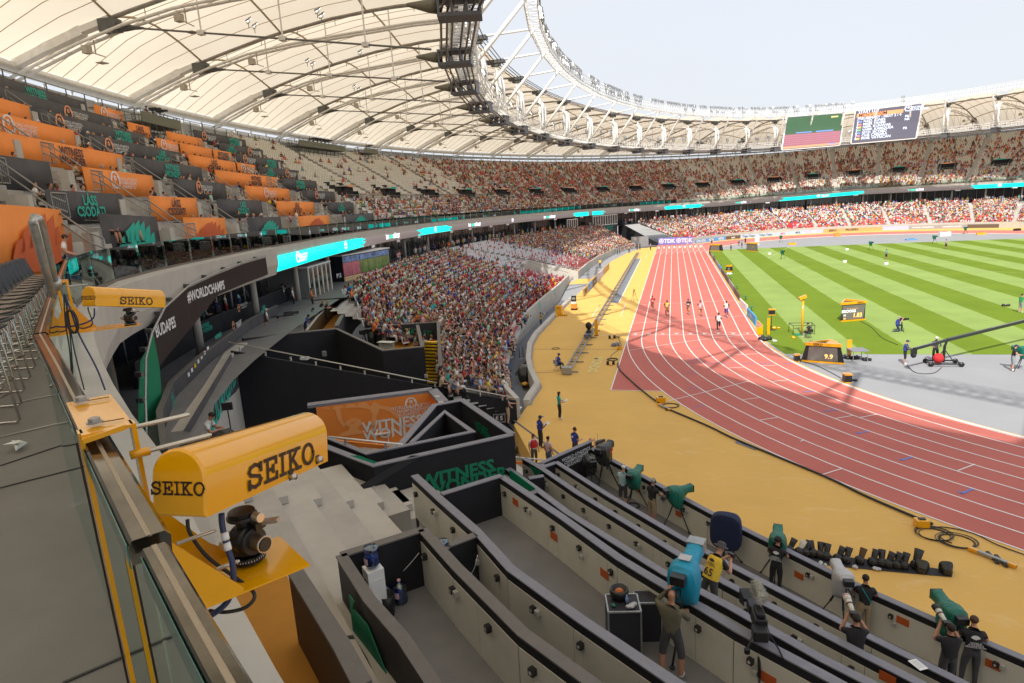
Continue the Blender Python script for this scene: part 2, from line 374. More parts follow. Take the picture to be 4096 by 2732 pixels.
RL,RM,RN,RO,RP,RQ,RS,R4=zz(1900,1800,.42535),zz(2600,2050,.34028),zz(3296,2199,.34028),zz(2496,2199,.34028),zz(500,1600,.59524),zz(0,800,.59524),zz(1300,2000,.59524),zz(3000,900,.46618)
gl(mb,r1(385,158),r1(1700,70));gl(mb,r3(210,1175),r3(1715,1105));gl(mb,r1(345,478),r1(1650,300),n=12,bow=.35);gl(mb,r1(755,1085),r1(1750,840),n=8)
for a,b in(((1550,403),(1728,400)),((1515,535),(1862,517)),((1510,685),(1690,675)),((1910,660),(2090,650)),((2015,845),(2215,825)),((1680,1058),(1885,1032)),((1880,1298),(2095,1265))):gl(mb,r1(*a),r1(*b))
for a,b in(((370,460),(555,428)),((630,450),(810,415)),((1655,1008),(1835,940)),((240,1048),(440,985)),((0,700),(45,688))):gl(mb,r2(*a),r2(*b))
gl(mb,RK(1970,555),r1(342,297));gl(mb,RK(1830,270),RK(1970,60));gl(mb,RK(2280,260),RK(2351,100));gl(mb,RE_(1950,985),RE_(1690,1505),.1);gl(mb,RE_(1440,1566),RE_(1475,1520));gl(mb,RE_(1750,1566),RE_(1775,1510));gl(mb,RE_(1600,1507),RE_(1775,1510))
gl(mb,RE_(1900,935),RE_(2020,937));gl(mb,RE_(2020,937),RE_(2005,975));gl(mb,RE_(1865,948),RE_(1835,985))
struct(mb.build('lane_markings',m_line))
mb=MB()
for p0,p1,p2 in(((22,183),(140,175),None),((255,372),(268,383),(380,367)),((585,602),(600,618),(718,593)),((1038,880),(1062,900),(1180,862)),((1662,1222),(1698,1250),(1812,1198))):
 gl(mb,r2(*p0),r2(*p1),.09)
 if p2:gl(mb,r2(*p1),r2(*p2),.09)
for a,b in(((1100,452),(1210,450)),((1030,590),(1140,585)),((1000,745),(1120,738)),((1020,928),(1150,915)),((1100,1140),(1240,1125)),((1035,622),(1165,624)),((1245,624),(1375,628)),((1450,628),(1585,628)),((1670,630),(1805,631)),((1885,632),(2025,634)),((2140,633),(2270,630)),((2210,785),(2340,775))):gl(mb,r1(*a),r1(*b),.06)
struct(mb.build('blue_markings',m_blue))
mb=MB();L=loop(RAD)
for i in range(len(L)-1):mb.beam((L[i][0],L[i][1],.045),(L[i+1][0],L[i+1][1],.045),.12,.07)
struct(mb.build('track_kerb',m_white))
for i in range(9):
 text(str(i+1),(-LW*(i+.5),.42,.028),(-1,0,0),(0,-1,0),.62,m_line,name='lane_number',sx=1.15)['kind']='structure'
 mbq=MB();curve_strip(mbq,[(-LW*(i+.78),.85),(-LW*(i+.22),.85)],.05,.024);struct(mbq.build('lane_number_bar',m_line))
m_tanl=mat('pale_yellow_paint',(.74,.60,.22),.7)
pm=Vector(G(*RK(1880,1015)))
text('MONDO',(pm.x,pm.y,.02),(0,-1,0),(1,0,0),1.05,m_tanl,name='floor_lettering',bold=.03,sx=1.12)['kind']='structure'
mb=MB()
for a,b in(((150,288),(335,190)),((350,295),(700,320)),((1000,335),(2351,415)),((600,165),(830,215)),((1230,345),(2351,235)),((320,250),(800,225)),((520,200),(1000,245)),((1270,275),(2351,200))):gl(mb,R4(*a),R4(*b),.10,.022)
struct(mb.build('throwing_sector_lines',mat('faint_line',(.42,.50,.22),.8)))
poly_obj('grey_runway',[(-14.8,77.2),(-13.5,77),(-13.4,18.9),(-14.35,18.9)],.008,m_greyd)
mb=MB()
curve_strip(mb,[G(*RK(880,772)),G(*RK(2230,775))],.05,.012);curve_strip(mb,[G(*RK(900,1142)),G(*RK(1240,1130))],.05,.012)
curve_strip(mb,[(-16.1,-23.6),G(*Q5(1500,1560))],.12,.012)
struct(mb.build('cable_covers',mat('dark_cable_cover',(.10,.10,.12),.7)))
# low walls and moat
def wall(pts,z0,z1,w,m,name='wall',parent=None,cap=None,capw=0,caph=.05):
 """a wall along pts (plan), z0/z1 numbers or lists, built segment by segment with mitred corners"""
 n=len(pts);P=[Vector(p[:2])for p in pts];A=[];B=[]
 for i in range(n):
  d=Vector((0,0))
  if i>0:d+=(P[i]-P[i-1]).normalized()
  if i<n-1:d+=(P[i+1]-P[i]).normalized()
  d.normalize();nn=Vector((-d.y,d.x))
  dd=(P[i+1]-P[i]).normalized()if i<n-1 else(P[i]-P[i-1]).normalized()
  k=1/max(.5,abs(nn.dot(Vector((-dd.y,dd.x)))));A.append(P[i]+nn*w/2*k);B.append(P[i]-nn*w/2*k)
 Z0=z0 if hasattr(z0,'__len__')else[z0]*n;Z1=z1 if hasattr(z1,'__len__')else[z1]*n
 mb=MB();V=[]
 for i in range(n):V+=[(A[i].x,A[i].y,Z0[i]),(B[i].x,B[i].y,Z0[i]),(B[i].x,B[i].y,Z1[i]),(A[i].x,A[i].y,Z1[i])]
 f=[]
 for i in range(n-1):
  k=4*i;f+=[(k,k+4,k+7,k+3),(k+1,k+2,k+6,k+5),(k+3,k+7,k+6,k+2),(k,k+1,k+5,k+4)]
 f+=[(0,3,2,1),(4*n-4,4*n-3,4*n-2,4*n-1)]
 mb.add(V,f);o=mb.build(name,m,parent)
 if cap:
  wall(pts,[q+.001 for q in Z1],[q+caph for q in Z1],capw or w+.06,cap,'coping',parent or o)
 return o
kp=[(-15.7,-20.9)]+edge[1:9]
kerb=[(x-.17,y)for x,y in kp]
for i in range(len(kerb)-1):
 a,b=Vector(kerb[i]),Vector(kerb[i+1]);n=max(1,int((b-a).length/3.2))
 for j in range(n):
  o=wall([a.lerp(b,j/n),a.lerp(b,(j+1)/n-.02/(b-a).length)],-1.0,.34,.40,m_concl,'kerb_block');o['kind']='structure'
struct(wall([(x+.05,y)for x,y in kp],0.001,.05,.16,m_grey,'kerb_footing'))
wl=[(-15.85,-23.3),(-17.0,-21.2),(-19.0,-16.),(-20.6,-11.),(-21.4,-6.6),(-21.8,-.3),(-22.0,4.2),(-22.3,14),(-22.5,28),(-22.9,39.8)]
wl2=[(-22.2,44.6),(-22.3,60),(-22.0,73.4),(-20.3,90),(-18.5,101.3),(-16.6,108.)]
pw=thing('perimeter_wall','long pale concrete wall of panels between the moat path and the near lower seats','wall')
pw2=thing('perimeter_wall','pale concrete wall of panels beside the far half of the home straight','wall')
def panels(line,z0,z1,par,w=.3,L=4.):
 for i in range(len(line)-1):
  a,b=Vector(line[i]),Vector(line[i+1]);n=max(1,round((b-a).length/L));g=.03/(b-a).length
  for j in range(n):wall([a.lerp(b,j/n),a.lerp(b,(j+1)/n-g)],z0,z1,w,m_concl,'wall_panel',par)
panels(wl,-1.1,1.22,pw);panels(wl2,-.1,1.25,pw2)
m_tealsign=mat('teal_sign',(.10,.50,.42),.5)
for(u,v)in(RK(1010,60),RK(763,265),RE_(938,1370),RE_(757,1510),RE_(1310,1080),RE_(1650,885),RE_(1527,915),RE_(1845,845)):
 best=None
 for line in(wl,wl2):
  for i in range(len(line)-1):
   a,b=Vector(line[i]),Vector(line[i+1]);d=(b-a).normalized();nn=(d.y,-d.x,0)
   p=onplane(u,v,(a.x+nn[0]*.17,a.y+nn[1]*.17,0),nn);s=(Vector(p[:2])-a).dot(d)
   if-.5<s<(b-a).length+.5 and-1<p.z<1.6:best=(p,d,nn)
 if best:
  p,d,nn=best;mb=MB();mb.box((0,0,0),(.62,.02,.85));o=mb.build('wall_sign',m_tealsign);o.location=(p.x+nn[0]*.012,p.y+nn[1]*.012,min(p.z,.75));o.rotation_euler.z=math.atan2(d.y,d.x)
  tag(o,'small teal sign fixed high on the pale concrete perimeter wall','sign','teal signs on the perimeter wall')
  text('EXIT' if p.y<20 else 'EXIT',(p.x+nn[0]*.03,p.y+nn[1]*.03,min(p.z,.75)),(-d.x,-d.y,0)if False else(d.x,d.y,0),(0,0,1),.2,m_wprint,o)if False else None
  # lower tier
def tb(t):
 d=math.degrees(t)%360
 return t+R(6*math.sin(R(2*(d-180))))if 140<d<240 else t
def LO(t,s,far=False):
 d=math.degrees(t)
 if far:n=2. if d>90 else 2.+.6*min(1,(90-d)/30.)
 else:n=3.
 a=EL(t,59.4,98.2,0,n);b=EL(tb(t)if not far else t,79,115.5);return a.lerp(b,s)
NLO=23
def lz(s):return .45+5.1*s
def stand_steps(fn,zf,rows,ts,name,m,parent,s0=0.,s1=1.):
 V=[];F=[];n=len(ts)
 for r in range(rows+1):
  s=s0+(s1-s0)*r/rows
  for t in ts:
   p=fn(t,s);za=zf(t,s0+(s1-s0)*max(0,r-1)/rows)if r else zf(t,s0)-.4;zb=zf(t,s)if r<rows else zf(t,s0+(s1-s0)*(rows-1)/rows)
   V+=[(p[0],p[1],za),(p[0],p[1],zb)]
 for r in range(rows+1):
  for j in range(n-1):
   k=(r*n+j)*2;F.append((k,k+1,k+3,k+2))
   if r<rows:q=((r+1)*n+j)*2;F.append((k+1,q,q+2,k+3))
 me=npmesh(name,V,F,m);return link(name,me,parent)
def seg(a,b,st=1.5):return trange(a,b,st)
lowA=thing('lower_stand','lower stand beside the home straight, full of seated spectators on concrete steps','stand')
lowB=thing('lower_stand','far lower stand curving behind the track with red and white seats','stand')
stand_steps(LO,lambda t,s:lz(s),NLO,seg(205.6,147.6),'terrace',m_conc,lowA);stand_steps(LO,lambda t,s:lz(s),8,seg(213.3,205.5),'terrace',m_conc,lowA,0.,8/NLO)
fl=lambda t,s:LO(t,s,True)
tf=seg(132.5,-6,2);stand_steps(fl,lambda t,s:lz(s)+.7*s*min(1,max(0,(112-math.degrees(t))/20)),NLO,tf,'terrace',m_conc,lowB)
fw_pts=[EL(t,59.1,97.9,0,2. if math.degrees(t)>90 else 2.+.6*min(1,(90-math.degrees(t))/30))for t in tf]
wall([p[:2]for p in fw_pts],-.1,1.5,.3,m_concl,'front_wall',lowB)
# concourse behind the lower tier, columns and glazing
m_gl=mat('dark_glazing',(.03,.035,.045),.12,spec=.8)
conc=thing('concourse','dark glazed concourse running under the fascia behind the lower seats','concourse')
def ribbon(name,fa,fb,ts,m,parent=None,flip=False):
 V=[];F=[]
 for t in ts:V+=[tuple(fa(t)),tuple(fb(t))]
 F=[(2*i,2*i+1,2*i+3,2*i+2)if not flip else(2*i,2*i+2,2*i+3,2*i+1)for i in range(len(ts)-1)]
 return link(name,npmesh(name,V,F,m),parent)
ta=seg(262,-8,2)
ribbon('floor',lambda t:EL(t,79,115.5,5.35+.6*zo(t),2,sf(t)),lambda t:EL(t,86,123,5.36+.6*zo(t),2,sf(t)),ta,m_floor,conc)
ribbon('glazing',lambda t:EL(t,86,123,5.3,2,sf(t)),lambda t:EL(t,86,123,10.3+zo(t),2,sf(t)),ta,m_gl,conc)
mb=MB();mb.beam((0,0,0),(0,0,3.8),.09);mul=mb.mesh('mullion',m_galv)
for d in np.arange(240,20,-1.25):
 p=EL(R(d),85.7,122.7,0,2,sf(R(d)));q_=link('mullion',mul,conc);q_.location=(p.x,p.y,5.4);q_.scale.z=1+zo(R(d))/3.8
for d in np.arange(236,22,-5):
 p=EL(R(d),82.5,119.5,0,2,sf(R(d)));mb=MB();mb.lathe([(.22,5.3),(.22,9.6+zo(R(d)))],8,(p.x,p.y,0));mb.build('column',m_conc,conc,True)
 # upper tier
upst=thing('upper_stand','upper stand of steep concrete steps under the cream membrane roof','stand')
def stepsU(ta_,tb_,name='terrace',rows=29):
 return stand_steps(lambda t,s:UP(t,s),lambda t,s:rz(t,s),rows,seg(ta_,tb_,1.25),name,m_conc,upst)
stepsU(191.2,-8)
ribbon('soffit',lambda t:ED(t,.0,8.62+zo(t)),lambda t:EL(t,86.5,123.5,10.4+zo(t),2,sf(t)),ta,m_concl,upst)
ribbon('fascia_beam',lambda t:ED(t,0,9.75+zo(t)),lambda t:ED(t,0,10.35+zo(t)),ta,m_concl,upst)
ribbon('fascia_top',lambda t:ED(t,0,10.35+zo(t)),lambda t:ED(t,1.6,10.36+zo(t)),ta,m_concl,upst)
ribbon('fascia_lower',lambda t:ED(t,.02,8.6+zo(t)),lambda t:ED(t,.02,9.76+zo(t)),ta,m_concl,upst)
m_led=mat('led_panel_charcoal',(.02,.02,.022),.5,emit=(.105,.085,.08),estr=1.)
m_ledt=mat('led_panel_teal',(.0,.08,.07),.5,emit=(.0,.60,.52),estr=1.)
m_ledw=mat('led_white_pixels',(.3,.3,.3),.5,emit=(.85,.85,.95),estr=1.)
m_ledg=mat('led_green_pixels',(0,.2,.1),.5,emit=(0,.62,.42),estr=1.)
def ellhit(u,v,a=81.,b=118.):
 d=fw+RT*(u-512)/FPX-UPV*(v-341.5)/FPX
 lo=None
 for i in range(1,4000):
  q=CP+d*(i*.08);s=sf(math.atan2((q[1]-CY)/b,(q[0]-CX)/a))
  f=((q[0]-CX)/(a*s))**2+((q[1]-CY)/(b*s))**2
  if i>8 and f>=1 and lo is not None and lo<1:return math.degrees(math.atan2((q[1]-CY)/b,(q[0]-CX)/a))%360,q[2]
  lo=f
 return None
ledb=thing('led_fascia','curved LED ribbon board on the upper tier fascia with white and green lettering','display board')
d=212.2;k=0
while d>2:
 d2=d-2.4
 ts=seg(d,d2+.03,1.0);V=[];F=[]
 for t in ts:
  for off,z in((-.14,8.68),(-.14,9.72),(0.01,9.72),(.01,8.68)):p=ED(t,off,z+zo(t));V.append(tuple(p))
 for i in range(len(ts)-1):
  for j in range(4):F.append((4*i+j,4*i+(j+1)%4,4*i+4+(j+1)%4,4*i+4+j))
 tealz=any(a>=(d+d2)/2>=b for a,b in((212.3,198.0),))
 link('led_cabinet',npmesh('led_cabinet',V,F,m_ledt if tealz else m_led),ledb);d=d2
def brush(d0,d1,dirs):
 r=random.Random(int(d0*10));n=7
 mb=MB()
 for j in range(n):
  z0=8.70+j*(1.0/n);z1=z0+1.0/n+.003
  a=d0+(r.uniform(0,1.3)if 'L' in dirs else 0);b=d1-(r.uniform(0,1.3)if 'R' in dirs else 0)
  ts=seg(a,b,.8);P=[]
  for t in ts:P+=[tuple(ED(t,-.15-.001*(j%2),z0+zo(t))),tuple(ED(t,-.15-.001*(j%2),z1+zo(t)))]
  mb.add(P,[(2*i,2*i+1,2*i+3,2*i+2)for i in range(len(ts)-1)])
 mb.build('teal_brush_area',m_ledt,ledb)
def hd(u,v):return ellhit(u,v)[0]
def wa_logo(par,pos,xd,size,m,mw=None,name='emblem'):
 """ring with open fan strokes: the round athletics emblem"""
 x=Vector(xd).normalized();y=Vector((0,0,1));mb=MB()
 def Pt(a,b):return Vector(pos)+x*a*size+y*b*size
 def arc(cx,cy,rx,ry,a0,a1,w,n=14):
  V=[]
  for i in range(n+1):
   a=R(a0+(a1-a0)*i/n)
   for q in(1-w/2,1+w/2):V.append(Pt(cx+rx*q*math.cos(a),cy+ry*q*math.sin(a)))
  mb.add(V,[(2*i,2*i+1,2*i+3,2*i+2)for i in range(n)])
 arc(0,.08,.42,.42,-50,230,.22);arc(0,-.02,.22,.25,200,340,.3);arc(-.2,0,.16,.3,100,250,.35);arc(.2,0,.16,.3,-70,80,.35);arc(0,.2,.09,.09,0,360,.9,10)
 return mb.build(name,m,par)
def led_text(s,u,v,size=.62,m=None,dx=0):
 h=hd(u,v);t=R(h);p=ED(t,-.17,9.2+zo(t));q=ED(t-.004,-.17,9.2);x=(q-ED(t+.004,-.17,9.2));x.z=0;x.normalize()
 return p,x,t
for(u,v)in(RD(1080,1015),RD(2045,890),RE_(870,495),RE_(1865,408),RB(1655,1350),RC(1210,1208)):
 p,x,t=led_text('',u,v)
 k=1.0
 text('FÉRFI',p-x*2.65,x,(0,0,1),.72,m_ledw,ledb,.03);text('100M',p-x*.88,x,(0,0,1),.72,m_ledg,ledb,.02);text('ELŐSELEJTEZŐ',p+x*2.15,x,(0,0,1),.72,m_ledw,ledb,.03,sx=.92)
brush(202,hd(*RH(1450,230)),'R')
for a,b,dr in((RD(1430,960),RD(1710,930),'LR'),(RE_(1180,465),RE_(1330,458),'L'),(RE_(1372,450),RE_(1475,445),'R'),(RE_(2270,375),RE_(2351+180,350),'LR'),(RB(800,1400),RB(1160,1390),'LR'),(RC(-160,1275),RC(605,1228),'LR'),(RC(1840,1160),RC(2500,1130),'L')):
 brush(hd(*a),hd(*b),dr)
for(u,v)in(RH(1260,265),RD(1582,940),RE_(435,540),RB(985,1393),RC(190,1272),RC(2090,1150)):
 p,x,t=led_text('',u,v);wa_logo(ledb,p,x,.95,m_ledw)
p,x,t=led_text('',*RH(610,410));wa_logo(ledb,p,x,1.0,m_ledw)
text('WORLD ATHLETICS\nCHAMPIONSHIPS\nBUDAPEST 23',p+x*1.3,x,(0,0,1),.26,m_ledw,ledb,.01)
p,x,t=led_text('',*RC(260,1270));text('WORLD ATHLETICS\nCHAMPIONSHIPS\nBUDAPEST 23',p,x,(0,0,1),.3,m_ledw,ledb,.01)
for i,(u,v)in enumerate((RD(835,1130),RD(1135,1075),RD(1382,1028),RD(1768,970),RD(1985,940),RD(2233,908),RE_(373,592),RE_(935,527),RE_(1245,498),RE_(1765,454),RE_(2135,424),RB(665,1452),RB(1068,1420),RB(1968,1357),RC(580,1277),RC(1650,1211),RC(2245,1180))):
 t=R(hd(u,v));p=ED(t,-.25,8.5+zo(t));q=ED(t-.01,-.25,8.5);mb=MB();mb.box((0,0,0),(1.3,.04,.28));o=mb.build('block_sign',m_wprint);o.location=p;o.rotation_euler.z=ang(p,q)
 tag(o,'narrow white block sign hanging under the LED fascia','sign','white block signs under the fascia')
def glassmat(name,tint,k=.12,rough=.02):
 m=bpy.data.materials.new(name);m.use_nodes=True;n=m.node_tree;n.nodes.remove(n.nodes['Principled BSDF']);o=n.nodes['Material Output']
 tr=n.nodes.new('ShaderNodeBsdfTransparent');tr.inputs[0].default_value=tint+(1,);g=n.nodes.new('ShaderNodeBsdfGlossy');g.inputs['Roughness'].default_value=rough;g.inputs[0].default_value=(.8,.9,.88,1)
 fr=n.nodes.new('ShaderNodeFresnel');fr.inputs[0].default_value=1.5;a=n.nodes.new('ShaderNodeMath');a.operation='ADD';a.inputs[1].default_value=k;n.links.new(fr.outputs[0],a.inputs[0])
 ms=n.nodes.new('ShaderNodeMixShader');n.links.new(a.outputs[0],ms.inputs[0]);n.links.new(tr.outputs[0],ms.inputs[1]);n.links.new(g.outputs[0],ms.inputs[2]);n.links.new(ms.outputs[0],o.inputs[0]);return m
m_glass=glassmat('green_tinted_glass',(.84,.92,.89),.045);m_glassedge=mat('glass_edge_teal',(.0,.13,.12),.15,spec=.8)
bal=thing('glass_balustrade','curved glass balustrade of clear panes along the front of the upper tier','balustrade')
d=231.0
while d>4:
 d2=d-1.5;t,t2=R(d),R(d2+.04);a,b,a2,b2=(ED(t,.12),ED(t2,.12),ED(t,.14),ED(t2,.14))
 mb=MB();z0,z1,y0,y1=10.36+zo(t),11.55+zo(t),10.36+zo(t2),11.55+zo(t2)
 mb.add([(a.x,a.y,z0),(b.x,b.y,y0),(b.x,b.y,y1),(a.x,a.y,z1),(a2.x,a2.y,z0),(b2.x,b2.y,y0),(b2.x,b2.y,y1),(a2.x,a2.y,z1)],[(0,1,2,3),(7,6,5,4),(3,2,6,7),(0,4,5,1),(0,3,7,4),(1,5,6,2)])
 mb.build('glass_pane',m_glass,bal);d=d2
mb=MB()
for i in range(len(ta)-1):
 if math.degrees(ta[i])<231:mb.beam(ED(ta[i],.13,10.42+zo(ta[i])),ED(ta[i+1],.13,10.42+zo(ta[i+1])),.10,.12)
mb.build('base_channel',mat('brown_channel',(.14,.11,.09),.5),bal)
mb=MB()
for d in np.arange(225,0,-1.2):
 t,t2=R(d),R(d-1.2);p,q=UP(t,1.02),UP(t2,1.02);za,zb=rz(t,1)+.1,rz(t2,1)+.1
 mb.beam((p.x,p.y,za-1),(p.x,p.y,za+1.05),.07);mb.beam((p.x,p.y,za+1.05),(q.x,q.y,zb+1.05),.06)
mb.build('back_rail',m_steeld,upst)
ribbon('back_wall',lambda t:Vector((*UP(t,1.025)[:2],rz(t,1)-1.2)),lambda t:Vector((*UP(t,1.025)[:2],rz(t,1)+.75)),seg(225,-6,2),m_galv,upst)
# roof
def membrane():
 m=bpy.data.materials.new('roof_membrane');m.use_nodes=True;n=m.node_tree;n.nodes.remove(n.nodes['Principled BSDF']);o=n.nodes['Material Output']
 t=n.nodes.new('ShaderNodeTexCoord');z=n.nodes.new('ShaderNodeTexNoise');z.inputs['Scale'].default_value=.12;z.inputs['Detail'].default_value=5;n.links.new(t.outputs['Object'],z.inputs[0])
 r=n.nodes.new('ShaderNodeValToRGB');r.color_ramp.elements[0].color=(.80,.70,.54,1);r.color_ramp.elements[1].color=(.90,.82,.68,1);n.links.new(z.outputs[0],r.inputs[0])
 d=n.nodes.new('ShaderNodeBsdfDiffuse');tl=n.nodes.new('ShaderNodeBsdfTranslucent');n.links.new(r.outputs[0],d.inputs[0]);n.links.new(r.outputs[0],tl.inputs[0])
 ms=n.nodes.new('ShaderNodeMixShader');ms.inputs[0].default_value=.48;n.links.new(d.outputs[0],ms.inputs[1]);n.links.new(tl.outputs[0],ms.inputs[2]);n.links.new(ms.outputs[0],o.inputs[0]);return m
m_mem=membrane();m_seam=mat('membrane_seam',(.50,.33,.15),.7);m_memedge=mat('membrane_white',(.8,.78,.72),.6)
IT=[229,221.5,214,206.5,199.2,191.9,184.9,177.9,170.5,162.8,155.4,147.7,140.3,133.1,125.7,118.1,109.9,102.6,95.2,87.8,80.4,73.3,66.7,58.5,51,43.5,36]
OT=[217.8,214.0,210.5,203.1,195.6,188.2,181.3,174.5,167.9,161.5,155.1,148.7,142.1,135.2,127.9,120.0,111.5,102.9,94.9,87,78.9,71.5,65,58.0,51,43.5,36]
IT=[251.5,244,236.5]+IT;OT=[250,240,229]+[221.8,216.3]+OT[2:]
RT_Z=32.2;RB_Z=24.2
def zo_r(t):return 0
def Oo(k):return EL(R(OT[k]),107,137,26.8)
def Ii(k):return EL(R(IT[k]),67.6,106.9,RT_Z)
def Li(k):return EL(R(IT[k]),60.6,100.6,RT_Z+.35)
ridge=lambda f:float(np.interp(f,[0,.09,.18,.27,.45,.65,.8,.92,1],[26.8,27.95,29.0,29.85,31.3,32.3,32.65,32.6,32.25]))
roof=thing('stadium_roof','cream membrane stadium roof on arched steel ribs with a white inner ring','roof')
NK=len(IT);fs=np.linspace(0,1,13)
for k in range(NK-1):
 nu=8;V=[];F=[];a0,a1,b0,b1=Oo(k),Ii(k),Oo(k+1),Ii(k+1)
 for f in fs:
  for u in range(nu+1):
   uu=u/nu;to=R(OT[k]+(OT[k+1]-OT[k])*uu);ti=R(IT[k]+(IT[k+1]-IT[k])*uu);o=EL(to,107,137);i=EL(ti,67.6-.9*math.sin(math.pi*uu)*-1,106.9+.9*math.sin(math.pi*uu))
   p=o.lerp(i,float(f));V.append((p.x,p.y,ridge(f)+1.5*math.sin(math.pi*uu)*min(1,f*5)*(1 if f<.99 else .35)))
 for i in range(12):
  for u in range(nu):q=i*(nu+1)+u;F.append((q,q+nu+1,q+nu+2,q+1))
 link('roof_panel',npmesh('roof_panel',V,F,m_mem,smooth=True),roof)
 Va=np.array(V).reshape(13,nu+1,3);mb=MB()
 for u in range(1,nu):mb.tube([Vector(Va[i,u])-Vector((0,0,.06))for i in range(13)],.035,3,cap=False)
 mb.build('seam',m_seam,roof)
 mb=MB()
 for fi in(3,6,9):mb.tube([Vector(Va[fi,u])-Vector((0,0,.12))for u in range(nu+1)],.11,5)
 mb.build('cross_arch',mat('tan_steel',(.40,.33,.23),.5),roof)
for k in range(NK):
 o,i,l=Oo(k),Ii(k),Li(k);bt=Vector((i.x,i.y,RB_Z));rd=(Vector((o.x,o.y,0))-Vector((i.x,i.y,0))).normalized();tg=Vector((-rd.y,rd.x,0))
 at=lambda f,z:Vector((o.x+(i.x-o.x)*f,o.y+(i.y-o.y)*f,z))
 mb=MB();F_=[0,.09,.18,.25];w_=[.3,.75,.8,.5]
 for a,b,wa in zip(F_[:-1],F_[1:],w_[1:]):mb.beam(at(a,ridge(a)-.3),at(b,ridge(b)-.3),.75,wa)
 mb.build('eaves_rib',m_steelw,roof)
 mb=MB();mb.tube([at(f,ridge(f)-.2)for f in np.linspace(.25,1,14)],.17,6)
 for f in np.arange(.33,.97,.11):mb.beam(at(f,ridge(f)-.25),at(f,ridge(f)-.85),.05)
 mb.build('rib',m_steelm,roof)
 mb=MB();mb.box(at(.245,ridge(.245)-.75),(1.0,1.5,1.0),math.atan2(rd.y,rd.x)+math.pi/2);mb.lathe([(.38,0),(.34,.7),(.17,1.5),(.09,2.3)],8,at(.262,ridge(.245)-.9),Matrix(((-rd.x,0,0),(-rd.y,0,0),(0,0,0)))if False else Vector((-rd.x,-rd.y,-.12)).to_track_quat('Z','Y').to_matrix())
 mb.build('cast_knuckle',m_steeld,roof)
 mb=MB();mb.tube([at(.26,28.75),at(.95,24.95)],.085,6);mb.build('stay_cable',m_cable,roof)
 mb=MB()
 for f in(.45,.63,.81):
  zc=28.75+(24.95-28.75)*(f-.26)/.69;mb.tube([at(f,ridge(f)-.3),at(f,zc)],.07,5);mb.box(at(f,zc),(.5,.5,.35))
 mb.build('hanger',m_steelw,roof)
 prof=[(-.01,25.3),(.06,26.2),(.17,27.6),(.28,28.7),(.4,29.6),(.52,30.05),(.64,30.3),(.87,30.65),(.97,30.6),(.998,30.3)]
 for sgn in(-1,1):
  mb=MB();off=tg*sgn*.45;pts=[at(f,z)+off for f,z in prof];mb.tube(pts,.13,6)
  lp=[at(.998,30.3)+off,at(1.015,29.7)+off,at(1.02,28.8)+off,at(1.02,27.0)+off,at(1.012,25.9)+off,at(.995,25.2)+off,at(.97,24.9)+off];mb.build('catwalk_tube',m_steelw,roof,True)
  mb=MB();mb.tube(lp,.2,7);mb.build('looped_pipe',m_white,roof,True)
 mb=MB()
 for j in range(1,len(prof)):
  for q in range(3):
   f=prof[j-1][0]+(prof[j][0]-prof[j-1][0])*q/3;z=prof[j-1][1]+(prof[j][1]-prof[j-1][1])*q/3;mb.beam(at(f,z)-tg*.45,at(f,z)+tg*.45,.05)
 mb.build('catwalk_rung',m_steelw,roof)
 mb=MB()
 for f in(.2,.42):
  z=float(np.interp(f,[a for a,_ in prof],[b for _,b in prof]));c=at(f,z-1.1);mb.beam(at(f,z),c,.08);mb.beam(c-tg*1.1,c+tg*1.1,.07);mb.box(c+tg*1.0+Vector((0,0,.1)),(.55,.55,.6));mb.box(c-tg*.6-Vector((0,0,.6)),(.7,.7,.08))
 mb.build('speaker_bracket',mat('warm_grey_paint',(.42,.37,.30),.5),roof)
 mb=MB();mb.tube([i-Vector((0,0,.5)),Vector((i.x,i.y,(RT_Z+RB_Z)/2)),bt+Vector((0,0,.6))],[.14,.24,.14],8);mb.build('ring_post',m_white,roof,True)
 mb=MB();mb.box(i-Vector((0,0,.25)),(2.6,.9,.45),math.atan2(rd.y,rd.x));mb.box(i-Vector((0,0,.6)),(1.3,.6,.5),math.atan2(rd.y,rd.x));mb.build('cable_clamp',m_steeld,roof)
 mb=MB();q=Vector((0,0,0))
 c=bt;rzv=math.atan2(rd.y,rd.x)
 mb.box(c+Vector((0,0,-.55)),(2.7,1.5,.22),rzv);mb.box(c+Vector((0,0,.45)),(2.7,1.5,.18),rzv)
 for s_ in(-1.25,-.45,.45,1.25):mb.box(c+rd*s_+Vector((0,0,-.05)),(.14,1.35,.9),rzv)
 mb.build('gear_node',mat('gear_grey',(.13,.135,.15),.45,.3),roof)
 mb=MB();mb.lathe([(.42,0),(.40,.5),(.24,1.2),(.1,1.9)],10,c+rd*1.3+Vector((0,0,.1)),Vector((rd.x,rd.y,.1)).to_track_quat('Z','Y').to_matrix());mb.build('cable_socket',mat('olive_casting',(.17,.155,.11),.5),roof,True)
 mb=MB();mb.tube([bt+Vector((0,0,.9)),l],.21,8);mb.build('diagonal_strut',m_white,roof,True)
 mb=MB();mb.tube([i-Vector((0,0,.1)),l],.14,8);mb.build('tie_strut',m_white,roof,True)
 if k<NK-1:
  i2,l2=Ii(k+1),Li(k+1);b2=Vector((i2.x,i2.y,RB_Z));rd2=(Oo(k+1)-i2);rd2.z=0;rd2.normalize()
  mb=MB()
  for s_ in(-.8,-.3,.3,.8):mb.tube([i+rd*s_+Vector((0,0,.05)),i2+rd2*s_+Vector((0,0,.05))],.07,5)
  mb.build('top_ring_cable',m_cable,roof)
  mb=MB()
  for s_ in(-1.15,-.75,-.35,.35,.75,1.15):mb.tube([bt+rd*s_+Vector((0,0,-.15 if abs(s_)>.5 else .2)),b2+rd2*s_+Vector((0,0,-.15 if abs(s_)>.5 else .2))],.085,6)
